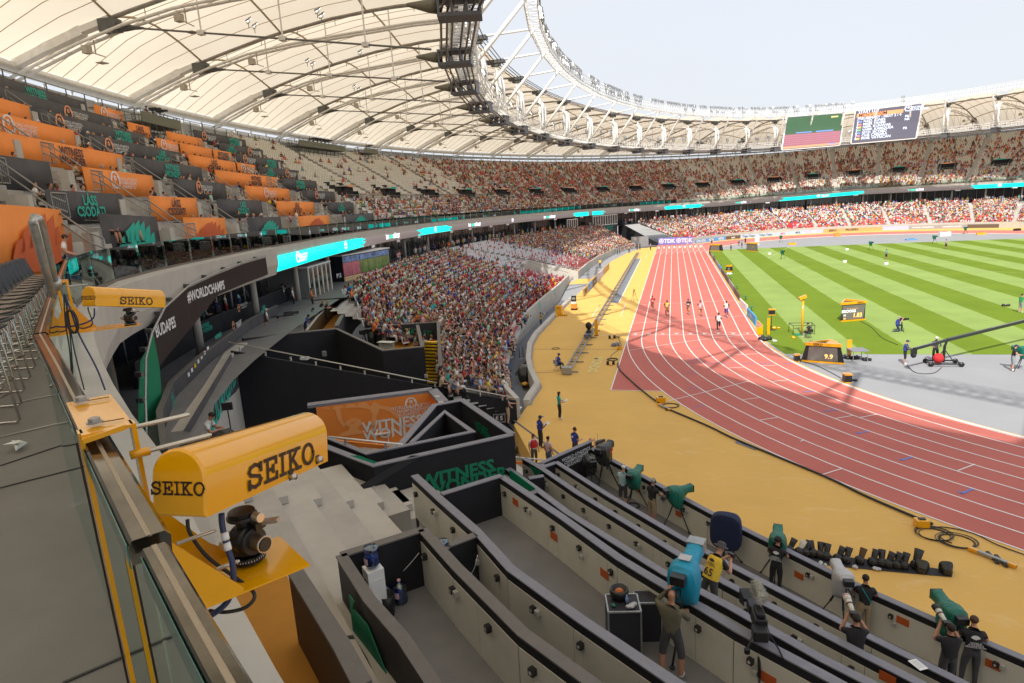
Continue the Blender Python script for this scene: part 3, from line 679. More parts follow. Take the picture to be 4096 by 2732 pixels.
  mb.build('bottom_ring_cable',m_cable,roof)
  mb=MB();n=5
  for s_ in(-1.6,.4):
   for j in range(n):
    a=(bt+(b2-bt)*(j/n))+rd*s_;b=(bt+(b2-bt)*((j+1)/n))+rd*s_
    for h in(.7,1.25,1.8):mb.beam(a+Vector((0,0,h)),b+Vector((0,0,h)),.07)
    for q in(0,.5):e=a.lerp(b,q);mb.beam(e+Vector((0,0,.5)),e+Vector((0,0,1.8)),.06)
  for j in range(n*3):
   e=bt+(b2-bt)*(j/(n*3));mb.beam(e+rd*.4+Vector((0,0,.6)),e-rd*1.6+Vector((0,0,.6)),.08)
  mb.build('ring_gangway',m_white,roof)
 if k<NK-1:
  inw=-rd;n=6;mb=MB();up=Vector((0,0,1))
  A=[l+(l2-l)*(j/n)for j in range(n+1)]
  for j in range(n):
   a,b=A[j],A[j+1]
   for off,h in((-.7,0),(.7,0),(-.7,.55),(.7,.55)):mb.beam(a+inw*off+up*h,b+inw*off+up*h,.10)
   mb.beam(a-inw*.7,a+inw*.7,.08);mb.beam(a-inw*.7,b+inw*.7,.06);mb.beam(a.lerp(b,.5)-inw*.7,a.lerp(b,.5)+inw*.7,.08)
   for q in(0,.5):
    e=a.lerp(b,q);mb.beam(e+inw*.7,e+inw*.7+up*1.75,.06);mb.beam(e-inw*.7,e-inw*.7+up*1.6,.05)
   for h in(1.15,1.75):mb.beam(a+inw*.7+up*h,b+inw*.7+up*h,.06)
   mb.beam(a-inw*.7+up*1.6,b-inw*.7+up*1.6,.05)
  mb.build('light_ring_truss',m_white,roof)
to=[R(x)for x in np.linspace(250,20,120)]
def rib2(name,f4,m):
 V=[];F=[];n=len(to)
 for t in to:V+=[tuple(q)for q in f4(t)]
 k=len(f4(to[0]))
 for i in range(n-1):
  for j in range(k):F.append((k*i+j,k*i+(j+1)%k,k*(i+1)+(j+1)%k,k*(i+1)+j))
 return link(name,npmesh(name,V,F,m),roof)
rib2('eaves_beam',lambda t:[EL(t,106.6,136.6,26.1),EL(t,108.3,138.3,26.1),EL(t,108.3,138.3,26.6),EL(t,106.6,136.6,26.6)],m_steelw)
m_pale=mat('pale_cladding',(.62,.60,.56),.5,var=.15,vscale=.25)
def side(t):
 d=math.degrees(t);s=min(1,max(0,(d-150)/25))
 return[EL(t,108.4,138.4,26.1-.35),EL(t,108.5,138.5,26.1-.35),EL(t,109.8,139.8,25.4-1.6*s),EL(t,109.7,139.7,25.4-1.6*s)]
rib2('eaves_cladding',side,m_pale)
mb=MB()
for d in np.arange(250,20,-1.7):t=R(d);mb.beam(EL(t,108,138,26.2),EL(t,110,140,22.5),.16)
mb.build('eaves_post',m_white,roof)
m_lamp=mat('lamp_glass_lit',(.9,.9,.9),.3,emit=(1,.99,.96),estr=3.2);m_lampoff=mat('lamp_glass_off',(.62,.62,.62),.15,spec=.8)
def lampproto(lit):
 mb=MB();mb.box((0,-.1,.0),(.62,.16,.52));hs=mb.mesh('housing',m_galv)
 mb=MB();mb.box((0,-.19,0),(.56,.02,.46));gl_=mb.mesh('lens',m_lamp if lit else m_lampoff)
 mb=MB();mb.beam((-.36,0,0),(-.36,0,-.5),.05);mb.beam((.36,0,0),(.36,0,-.5),.05);mb.beam((-.36,0,-.5),(.36,0,-.5),.05);mb.beam((0,0,-.5),(0,0,-1.0),.06);br=mb.mesh('yoke',m_steeld)
 return hs,gl_,br
LP={1:lampproto(True),0:lampproto(False)}
def lamp(p,rz_,tilt,lit,label,group,sc=1.):
 o=thing('floodlight',label,'floodlight',p,rz_,group);o.scale=(sc,sc,sc)
 for me,nm in zip(LP[lit],('housing','lens','yoke')):
  c=link(nm,me,o)
  if nm!='yoke':c.rotation_euler.x=tilt
 return o
rl=random.Random(5)
for k in range(2,24):
 l,l2=Li(k),Li(k+1);i=Ii(k);inw=(l-i);inw.z=0;inw.normalize();rzv=math.atan2(-inw.y,-inw.x)-math.pi/2+math.pi
 dn=9 if IT[k]>95 else(2 if 70<IT[k]<90 else 3)
 for j in range(dn):
  if rl.random()<.22:continue
  p=l.lerp(l2,(j+.5)/dn)+inw*.7+Vector((0,0,2.3));lit=IT[k]>100 and rl.random()<.62
  lamp(p,rzv+rl.uniform(-.4,.4),rl.uniform(.2,.7),int(lit or rl.random()<.3),'floodlight on the top rail of the upper light ring, '+('lit' if lit else 'tilted away'),'floodlights along the upper light ring')
  if 155<IT[k]<215 or rl.random()<.3:lamp(p+Vector((.2,.2,-1.0)),rzv+rl.uniform(-.5,.5),rl.uniform(.3,.8),int(rl.random()<.7),'floodlight on the lower rail of the upper light ring','floodlights along the upper light ring')
for k in range(2,24):
 i,i2=Ii(k),Ii(k+1);inw=Li(k)-i;inw.z=0;inw.normalize();rzv=math.atan2(-inw.y,-inw.x)-math.pi/2+math.pi
 for j in range(2 if IT[k]>95 else 1):
  b=i.lerp(i2,.3+.4*j);p=Vector((b.x,b.y,RB_Z+2.6+rl.uniform(0,1)))+inw*1.2
  lamp(p,rzv+rl.uniform(-.3,.3),.5,int(IT[k]>120),'floodlight cluster lamp over the lower ring gangway','floodlights over the lower ring gangway',1.25)
for(u,v)in(Q1(1705,125),Q1(1748,162),Q1(2180,55),Q1(2208,90),Q1(2112,405),Q1(2148,428),Q2(125,345),Q2(377,530),Q2(85,585),Q2(117,602)):
 p=Vector(G(u,v,29.6));lamp(p,R(150),-.9 if False else .9,1,'small lit floodlight slung beneath the cream roof membrane','lit lamps under the roof membrane',.8)
 # video screens
m_scr=mat('screen_dark',(.02,.02,.03),.4,emit=(.082,.075,.095),estr=1.)
def screen(tl_,tr_,br_,bl_,name,label):
 o=thing(name,label,'video screen',tl_);L=[Vector(p)-Vector(tl_)for p in(tl_,tr_,br_,bl_)];n=(L[1]-L[0]).cross(L[3]-L[0]).normalized()
 if n.dot(Vector(CP)-Vector(tl_))<0:n=-n
 mb=MB();B=[p-n*.5 for p in L];mb.add([tuple(p)for p in L]+[tuple(p)for p in B],[(3,2,1,0),(4,5,6,7),(0,1,5,4),(1,2,6,5),(2,3,7,6),(3,0,4,7)]);mb.build('cabinet',m_scr,o)
 mb=MB()
 for a,b in((0,1),(1,2),(2,3),(3,0)):mb.beam(L[a]+n*.0,L[b]+n*.0,.3,.5)
 mb.build('frame',m_white,o)
 def patch(x0,y0,x1,y1,m,nm,d=.03):
  f=lambda x,y:L[0].lerp(L[1],x).lerp(L[3].lerp(L[2],x),y)+n*(d+.26)
  mb=MB();mb.add([tuple(f(x0,y0)),tuple(f(x1,y0)),tuple(f(x1,y1)),tuple(f(x0,y1))],[(0,3,2,1)]);return mb.build(nm,m,o)
 def tx(s,x,y,size,m,al='LEFT'):
  f=lambda x,y:L[0].lerp(L[1],x).lerp(L[3].lerp(L[2],x),y)+n*.34
  return text(s,Vector(tl_)+f(x,y),L[1]-L[0],L[0]-L[3],size,m,o,.01,align=al)
 patch(.005,.005,.995,.995,m_scr,'screen_face',.0)
 return o,patch,tx
ex=lambda u,v:None
def onring(u,v,off=0):
 r=ellhit(u,v,64,103.5);t=R(r[0]);return EL(t,64,103.5,r[1])
def on_sc(u,v):
 d=fw+RT*(u-512)/FPX-UPV*(v-341.5)/FPX;lo=None
 for i in range(1000,24000):
  q=CP+d*(i*.01);f=((q[0]-CX)/64)**2+((q[1]-CY)/103.5)**2
  if lo is not None and lo<1<=f:return Vector(q)
  lo=f
P1=[on_sc(*p)for p in((787.0,117.2),(844.0,112.8),(839.3,145.0),(781.8,149.6))];P2=[on_sc(*p)for p in((855.8,111.0),(922.2,103.6),(915.8,137.8),(851.2,143.4))]
o,patch,tx=screen(*P1,'video_screen','large video screen showing green field above red track lanes, left of the two')
patch(.01,.02,.99,.55,mat('screen_green',(0,0,0),.5,emit=(.045,.10,.05),estr=1),'picture_grass',.02);patch(.01,.55,.99,.92,mat('screen_track',(0,0,0),.5,emit=(.30,.11,.14),estr=1),'picture_track',.02)
patch(.01,.92,.99,.985,mat('screen_tan',(0,0,0),.5,emit=(.55,.28,.15),estr=1),'picture_runoff',.02)
for j in range(5):patch(.01,.59+.065*j,.99,.595+.065*j,mat('screen_line',(0,0,0),.5,emit=(.5,.3,.33),estr=1),'picture_line',.04)
patch(.2,.5,.48,.53,mat('screen_blue',(0,0,0),.5,emit=(.15,.25,.6),estr=1),'picture_board',.04);patch(.55,.5,.85,.535,MATS['screen_blue'],'picture_board',.04);patch(.8,.93,.92,.96,MATS['screen_blue'],'picture_caption',.05);patch(.78,.08,.9,.12,mat('screen_amber',(0,0,0),.5,emit=(.7,.6,.2),estr=1),'picture_sign',.05)
o,patch,tx=screen(*P2,'video_screen','large video screen listing a start list with flags on dark ground, right of the two')
m_or=mat('screen_orange',(0,0,0),.5,emit=(.78,.30,.13),estr=1);m_sw=mat('screen_white',(0,0,0),.5,emit=(.75,.8,.95),estr=1)
patch(.03,.10,.74,.215,m_or,'title_bar',.03)
tx("START LIST",.05,.06,1.0,m_sw);tx("MEN'S 100M",.06,.16,1.3,m_bprint);tx('PRELIMINARY - HEAT 2 / 4',.05,.26,.9,m_sw);tx('WORLD\nATHLETICS',.86,.12,.75,m_sw)
wa_logo(o,P2[0].lerp(P2[1],.80).lerp(P2[3].lerp(P2[2],.80),.12)-P2[0]+(P2[0]*0)+Vector((0,-.6,0)),P2[1]-P2[0],1.9,m_sw)
for j,(c,nm,q)in enumerate((('NZL','D. JONES','PB'),('MAS','M. FAHMI','NR'),('NEP','A. KUNWAR',''),('VAN','W. KAMQUEA',''),('SEY','D. SICOBO','PB'),('CGO','S. CAMARA',''),('MON','K. VATRICAN',''))):
 y=.35+.088*j;tx(str(j+2),.045,y,.95,m_sw);tx(c,.15,y,.85,m_sw);tx(nm,.24,y,.95,m_sw)
 if q:tx(q,.78,y-.02,.85,m_sw)
 patch(.075,y-.025,.125,y+.03,mat('flag_%d'%(j%4),(0,0,0),.5,emit=((.2,.3,.7),(.7,.25,.3),(.75,.5,.15),(.2,.5,.25))[j%4],estr=.8),'flag',.04)
 # media tribune on the left of the upper tier
med=thing('media_tribune','media tribune of stepped desk rows behind orange and charcoal banners','stand')
SK=[.05+.1145*k for k in range(9)]
def s0_(t):return float(np.interp(math.degrees(t)%360,[200,210,216,219,221.5,240],[.05,.056,.07,.088,.108,.125]))
def upz(t,s,z=0.):p=UP(t,s);return Vector((p.x,p.y,z))
ts=seg(240,191,1.25)
for k in range(-1,8):
 s0=SK[k]if k>=0 else-.02;s1=SK[k+1]if k>=0 else SK[0]
 V=[];F=[]
 for t in ts:
  z=rz(t,s0);zp=z-1.6 if k>=0 else z-.3
  sa,sb_=s0,s1
  if k==0:sa=s0_(t)+.002;z=rz(t,sa);zp=10.4
  if k==1 and s1>s0:sa=max(s0,s0_(t)+.06);z=rz(t,sa)
  if k==-1:z=10.44;sb_=s0_(t)+.002
  a,b=UP(t,sa),UP(t,sb_);V+=[(a.x,a.y,zp),(a.x,a.y,z),(b.x,b.y,z)]
 for i in range(len(ts)-1):q=3*i;F+=[(q,q+1,q+4,q+3),(q+1,q+2,q+5,q+4)]
 link('terrace_step',npmesh('terrace_step',V,F,m_conc),med)
BN=[(0,229.0,220.3,'o','leafo'),(0,218.9,216.4,'d','leaft'),(0,214.8,211.8,'o','leafo'),(0,209.9,206.2,'d','leaft'),(0,203.8,199.1,'o','leafo'),(0,196.6,190.9,'d','leaft'),(1,226,221.2,'d',''),(1,219.4,216.1,'d','L'),(1,214.5,211.2,'o','L'),(1,209.5,204.8,'d','L'),(1,202.9,197.6,'o','L'),(1,195.4,191.,'d','L'),(2,226,220.,'d',''),(2,219.6,217.,'d',''),(2,215.5,211.5,'o','A'),(2,210.,205.4,'d','A'),(2,203.2,197.7,'o','A'),(2,195.8,190.9,'d','A'),(3,226,219,'d',''),(3,218.6,210.8,'o','W'),(3,210.2,204.6,'d','W'),(3,203.3,196.2,'o','W'),(3,195.5,190.7,'d','W'),(4,218.6,211.2,'o','A'),(4,210.6,203.7,'d','AL'),(4,203.,198.3,'o','L'),(4,198.1,196.1,'o','A'),(4,195.5,190.4,'d','LA'),(5,218,211.3,'o',''),(5,211.2,204.1,'d','AW'),(5,203.2,201.4,'o','A'),(5,201.2,198.2,'o',''),(5,198.,196.1,'o','W'),(5,195.6,190.2,'d','AW'),(6,216,203.7,'d','LA'),(6,203.1,201.4,'o','L'),(6,200.,196.7,'o',''),(6,195.,190.1,'d','LA'),(7,216,203.9,'d','AW'),(7,203.3,201.3,'o','A'),(7,195.3,189.9,'d','AW')]
def bframe(t,s,z):
 p=UP(t,s);q=UP(t-.01,s);x=Vector((q.x-p.x,q.y-p.y,0)).normalized();n=Vector((x.y,-x.x,0))if Vector((x.y,-x.x,0)).dot(Vector((CX-p.x,CY-p.y,0)))>0 else Vector((-x.y,x.x,0))
 return Vector((p.x,p.y,z)),x,n
ordn=['front','second','third','fourth','fifth','sixth','seventh','top']
def leafprint(par,p,x,n,w,h,m):
 mb=MB();up=Vector((0,0,1));P0=p+n*.03
 nf=7
 for j in range(nf):
  a0=-w/2+w*j/nf;tipx=a0+w*.24;hh=h*(.35+.6*math.sin(math.pi*(j+1)/(nf+1.2)))
  Q=[P0+x*a0,P0+x*(a0+w*.12),P0+x*(a0+w*.20)+up*hh*.5,P0+x*tipx+up*hh,P0+x*(a0+w*.10)+up*hh*.86,P0+x*(a0+.01)+up*hh*.45]
  mb.add([tuple(q)for q in Q],[(0,1,2,3,4,5)])
 mb.add([tuple(P0+x*(w*.55*math.cos(a))+up*(h*.42*math.sin(a))+n*.004)for a in np.linspace(0,math.pi,12)],[tuple(range(12))])
 return mb.build('leaf_print',m,par)
m_rust=mat('rust_print',(.62,.12,.03),.65)
for(row,a,b,c,pr)in BN:
 s=SK[row];t_mid=R((a+b)/2);col='orange' if c=='o' else 'charcoal'
 o=thing('media_desk','','desk',(0,0,0),group='banner-fronted media desks');txt={'':'plain','L':'green slogan','A':'white emblem','W':'slogan','AL':'emblem and slogan','LA':'slogan and emblem','AW':'emblem and long slogan','leafo':'rust leaf print','leaft':'teal leaf print'}[pr]
 side_='nearest the camera' if a>219 else('left of the first aisle' if a>215.5 else('between the first two aisles' if a>210.5 else('in the middle block' if a>203.6 else('past the middle stairs' if a>196.3 else 'beside the empty white seats'))))
 o['label']=f'{col} desk banner, {txt}, {ordn[row]} row of the media tribune {side_}'
 tt=seg(a,b,.8);V=[];F=[]
 for t in tt:
  s=s0_(t)if row==0 else SK[row]
  z=rz(t,s);p=UP(t,s-.004);q=UP(t,s-.001);zl_=10.46 if row==0 else z-.15;V+=[(p.x,p.y,zl_),(p.x,p.y,z+1.22),(q.x,q.y,z+1.22),(q.x,q.y,zl_)]
 n_=len(tt)
 for i in range(n_-1):
  for j in range(4):F.append((4*i+j,4*i+(j+1)%4,4*i+4+(j+1)%4,4*i+4+j))
 F+=[(0,3,2,1),(4*n_-4,4*n_-3,4*n_-2,4*n_-1)]
 link('banner',npmesh('banner',V,F,m_orange if c=='o' else m_dark),o)
 V=[];F=[]
 for t in tt:s=s0_(t)if row==0 else SK[row];z=rz(t,s);p=UP(t,s+.001);q=UP(t,s+.03);V+=[(p.x,p.y,z+1.0),(q.x,q.y,z+1.0),(q.x,q.y,z+.96),(p.x,p.y,z+.96)]
 for i in range(n_-1):
  for j in range(4):F.append((4*i+j,4*i+4+j,4*i+4+(j+1)%4,4*i+(j+1)%4))
 link('desk_top',npmesh('desk_top',V,F,m_cream),o)
 m1=m_teal if c=='d' else m_bprint;items=[ch for ch in pr]if not pr.startswith('leaf')else[]
 for ii,ch in enumerate(items):
  f=(ii+.5)/len(items)if len(items)>1 else(.5 if(a-b)<6 else .62)
  t=R(a+(b-a)*f);p,x,nn=bframe(t,s-.006,rz(t,s)+.58);p=p+nn*.03
  if ch=='L':text('LÁSS\nCSODÁT!',p,x,(0,0,1),.60,m1,o,.03)
  if ch=='W':text('WITNESS\nWONDER',p,x,(0,0,1),.60,m1,o,.03)
  if ch=='A':
   wa_logo(o,p-x*.9,x,1.15,m_wprint if c=='o' else mat('peach_print',(.85,.36,.18),.6));text('WORLD ATHLETICS\nCHAMPIONSHIPS\nBUDAPEST 23',p+x*.65,x,(0,0,1),.26,m_wprint,o,.01)
 if pr.startswith('leaf'):
  t=R(221.3)if a>225 else t_mid;s=s0_(t);p,x,nn=bframe(t,s-.006,10.9);ln=min(6,(UP(R(a),s)-UP(R(b),s)).length)
  leafprint(o,p+nn*.05,x,nn,ln*.72,rz(t,s)+1.1-10.9,m_teal if pr=='leaft' else m_rust)
m_gate=mat('gate_mesh_grey',(.22,.23,.22),.5,.5);m_railm=mat('handrail_steel',(.30,.30,.285),.4,.7)
ch=thing('stair_cheeks','pale stair cheek blocks and steps between the media desk blocks','stairs')
for row in range(8):
 for a in(220.1,216.2,211.1,204.1,196.4,190.5):
  if row>=6 and a>205:continue
  t=R(a);p,x,nn=bframe(t,SK[row]+.004,rz(t,SK[row]));mb=MB();mb.box(p+Vector((0,0,.25)),(.55,.4,1.4),math.atan2(x.y,x.x));mb.build('cheek_block',m_concl,ch)
  mb=MB()
  for j in range(7):
   q=UP(t-R(.75 if a<215 else .9),SK[row]+j*.0135);mb.box((q.x,q.y,rz(t,SK[row])+.21*(j-.5)-.1),(1.25,.36,.42),math.atan2(x.y,x.x))
  mb.build('step',m_conc,ch)
for row in range(0,6):
 for a in(218.9 if row else 220.0,214.8,210.4,204.3,197.2):
  t=R(a+.35);p0,x,nn=bframe(t,SK[row]-.004,rz(t,SK[row]));p1,_,_=bframe(t,SK[row]+.09,rz(t,SK[min(row+1,8)]))
  o=thing('stair_handrail',f'grey steel stair handrail, {ordn[row]} row of the media tribune','handrail',p0,group='handrails on the media tribune stairs')
  mb=MB();d=p1-p0
  for h in(.95,.55):mb.tube([nn*.5+Vector((0,0,h-.25)),Vector((0,0,h)),d+Vector((0,0,h))],.035,6)
  mb.tube([Vector((0,0,.0)),Vector((0,0,.95))],.03,6);mb.tube([d,d+Vector((0,0,.95))],.03,6);mb.build('tube_rail',m_railm,o,True)
  if row in(0,1,2,3):
   mb=MB();w_=1.2
   for h in(.1,1.1):mb.tube([Vector((0,0,h)),x*w_+Vector((0,0,h))],.035,6)
   for j in range(9):mb.tube([x*w_*j/8+Vector((0,0,.1)),x*w_*j/8+Vector((0,0,1.1))],.012 if 0<j<8 else .04,4)
   mb.build('gate',m_railm,o)
def platform(a,b,s,h,label,cams):
 p,x,nn=bframe(R((a+b)/2),s,rz(R(a),s)+h);ln=(UP(R(a),s)-UP(R(b),s)).length;o=thing('camera_platform',label,'platform',p,math.atan2(x.y,x.x));mb=MB()
 mb.box((0,0,-.06),(ln,2.2,.12));mb.build('deck',mat('platform_deck',(.13,.14,.13),.8),o);mb=MB()
 n=int(ln/1.4)+1
 for j in range(n+1):
  xx=-ln/2+ln*j/n
  for y in(-1.1,1.1):mb.beam((xx,y,-h-.6),(xx,y,1.05),.05)
 for y in(-1.1,1.1):
  for z in(.5,1.05):mb.beam((-ln/2,y,z),(ln/2,y,z),.05)
 for xx in(-ln/2,ln/2):
  for z in(.5,1.05):mb.beam((xx,-1.1,z),(xx,1.1,z),.05)
 mb.build('guard_rail',m_steeld,o)
 mb=MB();sg=-1 if nn.dot(Vector((x.y,-x.x,0)))>0 else 1
 mb.box((0,sg*1.13,.35),(ln,.02,.95));mb.build('mesh_screen',mat('olive_mesh',(.16,.17,.13),.8),o)
 return o,p,x,nn
PLATS=[platform(201.6,198.3,.80,1.0,'small scaffold camera platform on the upper rows beneath the eaves',2),platform(182.6,176.3,.93,1.0,'long scaffold camera platform high on the empty white seats',6),platform(172.8,170.8,.97,.8,'single camera platform at the top of the stand',1)]
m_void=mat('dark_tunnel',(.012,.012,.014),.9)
for i,a in enumerate(np.arange(187.0,20,-7.45)):
 t=R(a);p,x,nn=bframe(t,.34,rz(t,.34));o=thing('tier_exit','black exit portal in the upper tier with a pale lintel and side walls','exit',p,math.atan2(x.y,x.x),'exit portals across the upper tier')
 sg=1 if nn.dot(Vector((-x.y,x.x,0)))<0 else-1;k_=1
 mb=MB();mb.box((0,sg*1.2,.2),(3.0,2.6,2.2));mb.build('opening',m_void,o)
 mb=MB();mb.box((0,sg*1.0,1.4),(3.5,2.9,.16));mb.build('lintel',m_concl,o)
 mb=MB()
 for j in range(4):mb.box((2.1,sg*(-.2+.8*j),.1+.45*j),(.12,.85,1.2))
 for j in range(4):mb.box((-2.1,sg*(-.2+.8*j),.1+.45*j),(.12,.85,1.2))
 mb.build('side_wall',m_blackp,o)
 mb=MB();mb.box((0,sg*-.45,1.4),(2.0,.04,.3));mb.build('portal_sign',m_teal if i%2 else mat('peach_print',(.85,.36,.18),.6),o)
 mb=MB()
 for h in(.5,1.0):
  mb.beam((-4.5,sg*-1.6,h-.9),(4.5,sg*-1.6,h-.9),.04)
 for j in range(19):mb.beam((-4.5+.5*j,sg*-1.6,-1.2),(-4.5+.5*j,sg*-1.6,.1),.03)
 mb.build('front_rail',m_railm,o)
 # people templates for the crowd
def template(kind,lod):
 """returns V, F(quads), region per face: 0 top 1 trousers 2 skin 3 hair 4 shoes; origin at seat height (seated) or feet (standing), facing +y"""
 mb=MB();n=5 if lod else 3
 def torso(z0,z1,lean=0.,w0=.34,w1=.42,d=.22):
  zs=[z0,z0+(z1-z0)*.35,z0+(z1-z0)*.8,z1,z1+.045];ws=[w0,w0*.93,w1,w1*.82,.13];ds=[d,d*.95,d*.98,d*.7,.11];k=8 if lod else 4;P=[]
  for z,w_,dd in zip(zs,ws,ds):
   for j in range(k):
    a=2*math.pi*(j+.5)/k;P.append((w_/2*math.cos(a)*1.08,dd/2*math.sin(a)*1.1+lean*(z-z0)/(z1-z0),z))
  f=[(i*k+j,i*k+(j+1)%k,(i+1)*k+(j+1)%k,(i+1)*k+j)for i in range(len(zs)-1)for j in range(k)]
  mb.add(P,f,0)
 def limb(pts,rr,mi):mb.tube(pts,rr,n,mi)
 def head(z,y):
  mb.tube([(0,y*.8,z-.17),(0,y,z-.06)],[.05,.052],n,2,cap=False)
  mb.ell((0,y+.01,z),(.078,.095,.115),7 if lod else 5,5 if lod else 4,2)
  mb.ell((0,y-.018,z+.03),(.088,.098,.105),7 if lod else 5,4,3)
 if kind.startswith('sit'):
  ln={'sit':.02,'sit2':.16,'sit3':.06,'sit4':.1}[kind];torso(.02,.50,ln)
  head(.69,ln*1.25)
  if lod or 1:
   for s in(-1,1):
    sp={'sit':.12,'sit2':.17,'sit3':.10,'sit4':.14}[kind]
    limb([(s*.09,0,.07),(s*sp,.43,.08)],[.09,.065],1)
    short=kind in('sit2','sit4')
    limb([(s*sp,.43,.09),(s*sp*1.05,.46,-.15),(s*sp*1.1,.47,-.38)],[.062,.058,.04],2 if short else 1)
    if lod:limb([(s*sp*1.1,.44,-.40),(s*sp*1.15,.62,-.42)],[.045,.035],4)
    sh=(s*.21,ln*.95,.45)
    el={'sit':(s*.25,ln+.04,.18),'sit2':(s*.24,ln+.16,.2),'sit3':(s*.24,ln+.14,.2),'sit4':(s*.26,ln+.12,.2)}[kind]
    hd_={'sit':(s*.12,.3,.15),'sit2':(s*.06,.42,.25),'sit3':(s*.03,.24,.4),'sit4':(s*.14,.42,.16)}[kind]
    limb([sh,tuple((Vector(sh)+Vector(el))/2)],[.055,.048],0);limb([tuple((Vector(sh)+Vector(el))/2),el,hd_],[.04,.038,.028],2)
 else:
  torso(.86,1.42,.0);head(1.62,.02)
  for s in(-1,1):
   limb([(s*.09,0,.92),(s*.11,.02,.5),(s*.11,-.02,.06)],[.09,.06,.04],1);limb([(s*.11,-.05,.04),(s*.13,.14,.03)],[.045,.035],4)
   sh=(s*.21,0,1.37);limb([sh,(s*.25,0,1.22)],[.055,.05],0);limb([(s*.25,0,1.22),(s*.28,.02,1.08),(s*.2 if kind=='std2' else s*.25,.24 if kind=='std2' else .08,1.12 if kind=='std2' else .86)],[.042,.038,.028],2)
 V=np.array(mb.v,np.float32);Q=[];M_=[]
 for f,m in zip(mb.f,mb.m):
  if len(f)==4:Q.append(f);M_.append(m)
  elif len(f)==3:Q.append((f[0],f[1],f[2],f[2]));M_.append(m)
  else:
   for j in range(1,len(f)-2+1,1):Q.append((f[0],f[j],f[j+1],f[j+1]));M_.append(m)
 T=[];TM=[]
 for q,m in zip(Q,M_):
  T.append(q[:3]);TM.append(m)
  if q[3]!=q[2]:T.append((q[0],q[2],q[3]));TM.append(m)
 return V,np.array(T,np.int32),np.array(TM,np.int32)
TPL={k:template(k,1)for k in('sit','sit2','sit3','sit4','std','std2')}
def lowtpl(kind):
 mb=MB();ln=.08 if kind=='sitL' else .02
 P=[(-.17,-.1,0),(.17,-.1,0),(.16,.13,0),(-.16,.13,0),(-.21,ln-.1,.42),(.21,ln-.1,.42),(.19,ln+.1,.42),(-.19,ln+.1,.42),(0,ln,.55)]
 mb.add(P,[(0,1,5,4),(1,2,6,5),(2,3,7,6),(3,0,4,7),(4,5,8),(5,6,8),(6,7,8),(7,4,8)],0)
 mb.add([(-.08,ln-.02,.52),(.08,ln-.02,.52),(.07,ln+.1,.52),(-.07,ln+.1,.52),(-.07,ln,.72),(.07,ln,.72),(0,ln-.1,.68),(0,ln-.08,.56)],[(0,1,5,4),(2,3,4,5),(1,2,5),(3,0,4)],2)
 mb.add([(-.09,ln-.09,.56),(.09,ln-.09,.56),(.09,ln+.03,.80),(-.09,ln+.03,.80),(-.1,ln+.02,.66),(.1,ln+.02,.66)],[(0,1,2,3),(0,3,4),(1,5,2),(3,2,5,4)],3)
 mb.add([(-.17,.1,.02),(.17,.1,.02),(.17,.1,.15),(-.17,.1,.15),(-.2,.46,.14),(.2,.46,.14),(.2,.44,.02),(-.2,.44,.02)],[(3,2,5,4),(4,5,6,7)],1)
 mb.add([(-.2,.46,.12),(.2,.46,.12),(.16,.48,-.38),(-.16,.48,-.38)],[(0,1,2,3)],2)
 mb.add([(-.27,ln,.2),(-.2,ln+.02,.4),(-.1,.32,.14),(.27,ln,.2),(.2,ln+.02,.4),(.1,.32,.14)],[(0,1,2),(3,5,4)],2)
 V=np.array(mb.v,np.float32);T=[];TM=[]
 for f,m in zip(mb.f,mb.m):
  for j in range(1,len(f)-1):T.append((f[0],f[j],f[j+1]));TM.append(m)
 return V,np.array(T,np.int32),np.array(TM,np.int32)
TPL['sitL']=lowtpl('sitL');TPL['sitM']=lowtpl('sitM')
SHIRT=[('white',(.68,.67,.65),20),('black',(.018,.018,.022),13),('navy blue',(.02,.03,.10),9),('red',(.50,.02,.025),12),('grey',(.27,.28,.30),7),('light blue',(.28,.43,.62),6),('orange',(.72,.16,.02),4),('green',(.03,.26,.09),4),('pink',(.70,.32,.36),5),('yellow',(.72,.50,.04),4),('turquoise',(.03,.42,.45),3),('beige',(.48,.38,.26),7),('maroon',(.17,.02,.03),5),('royal blue',(.02,.08,.42),3),('mint',(.35,.62,.48),2),('brown',(.12,.06,.035),3)]
PANTS=[('denim blue',(.06,.10,.20),4),('black',(.015,.015,.018),5),('beige',(.38,.30,.19),4),('grey',(.18,.18,.19),3),('white',(.6,.6,.58),2),('khaki',(.20,.18,.10),2)]
SKIN=[('fair',(.52,.28,.19),10),('tanned',(.42,.20,.12),7),('brown',(.16,.075,.042),2)]
HAIR=[('dark',(.018,.012,.009),9),('brown',(.07,.035,.018),7),('blond',(.38,.24,.10),3),('grey',(.33,.32,.30),2),('white cap',(.7,.7,.68),2),('red cap',(.45,.02,.02),1)]
def pick(L,r):return r.choices(L,[x[2]for x in L])[0]
FAR_SH=[(n,c,{'red':26,'white':15,'maroon':16,'brown':10,'black':12,'pink':7,'orange':5}.get(n,w_*.7))for n,c,w_ in SHIRT]
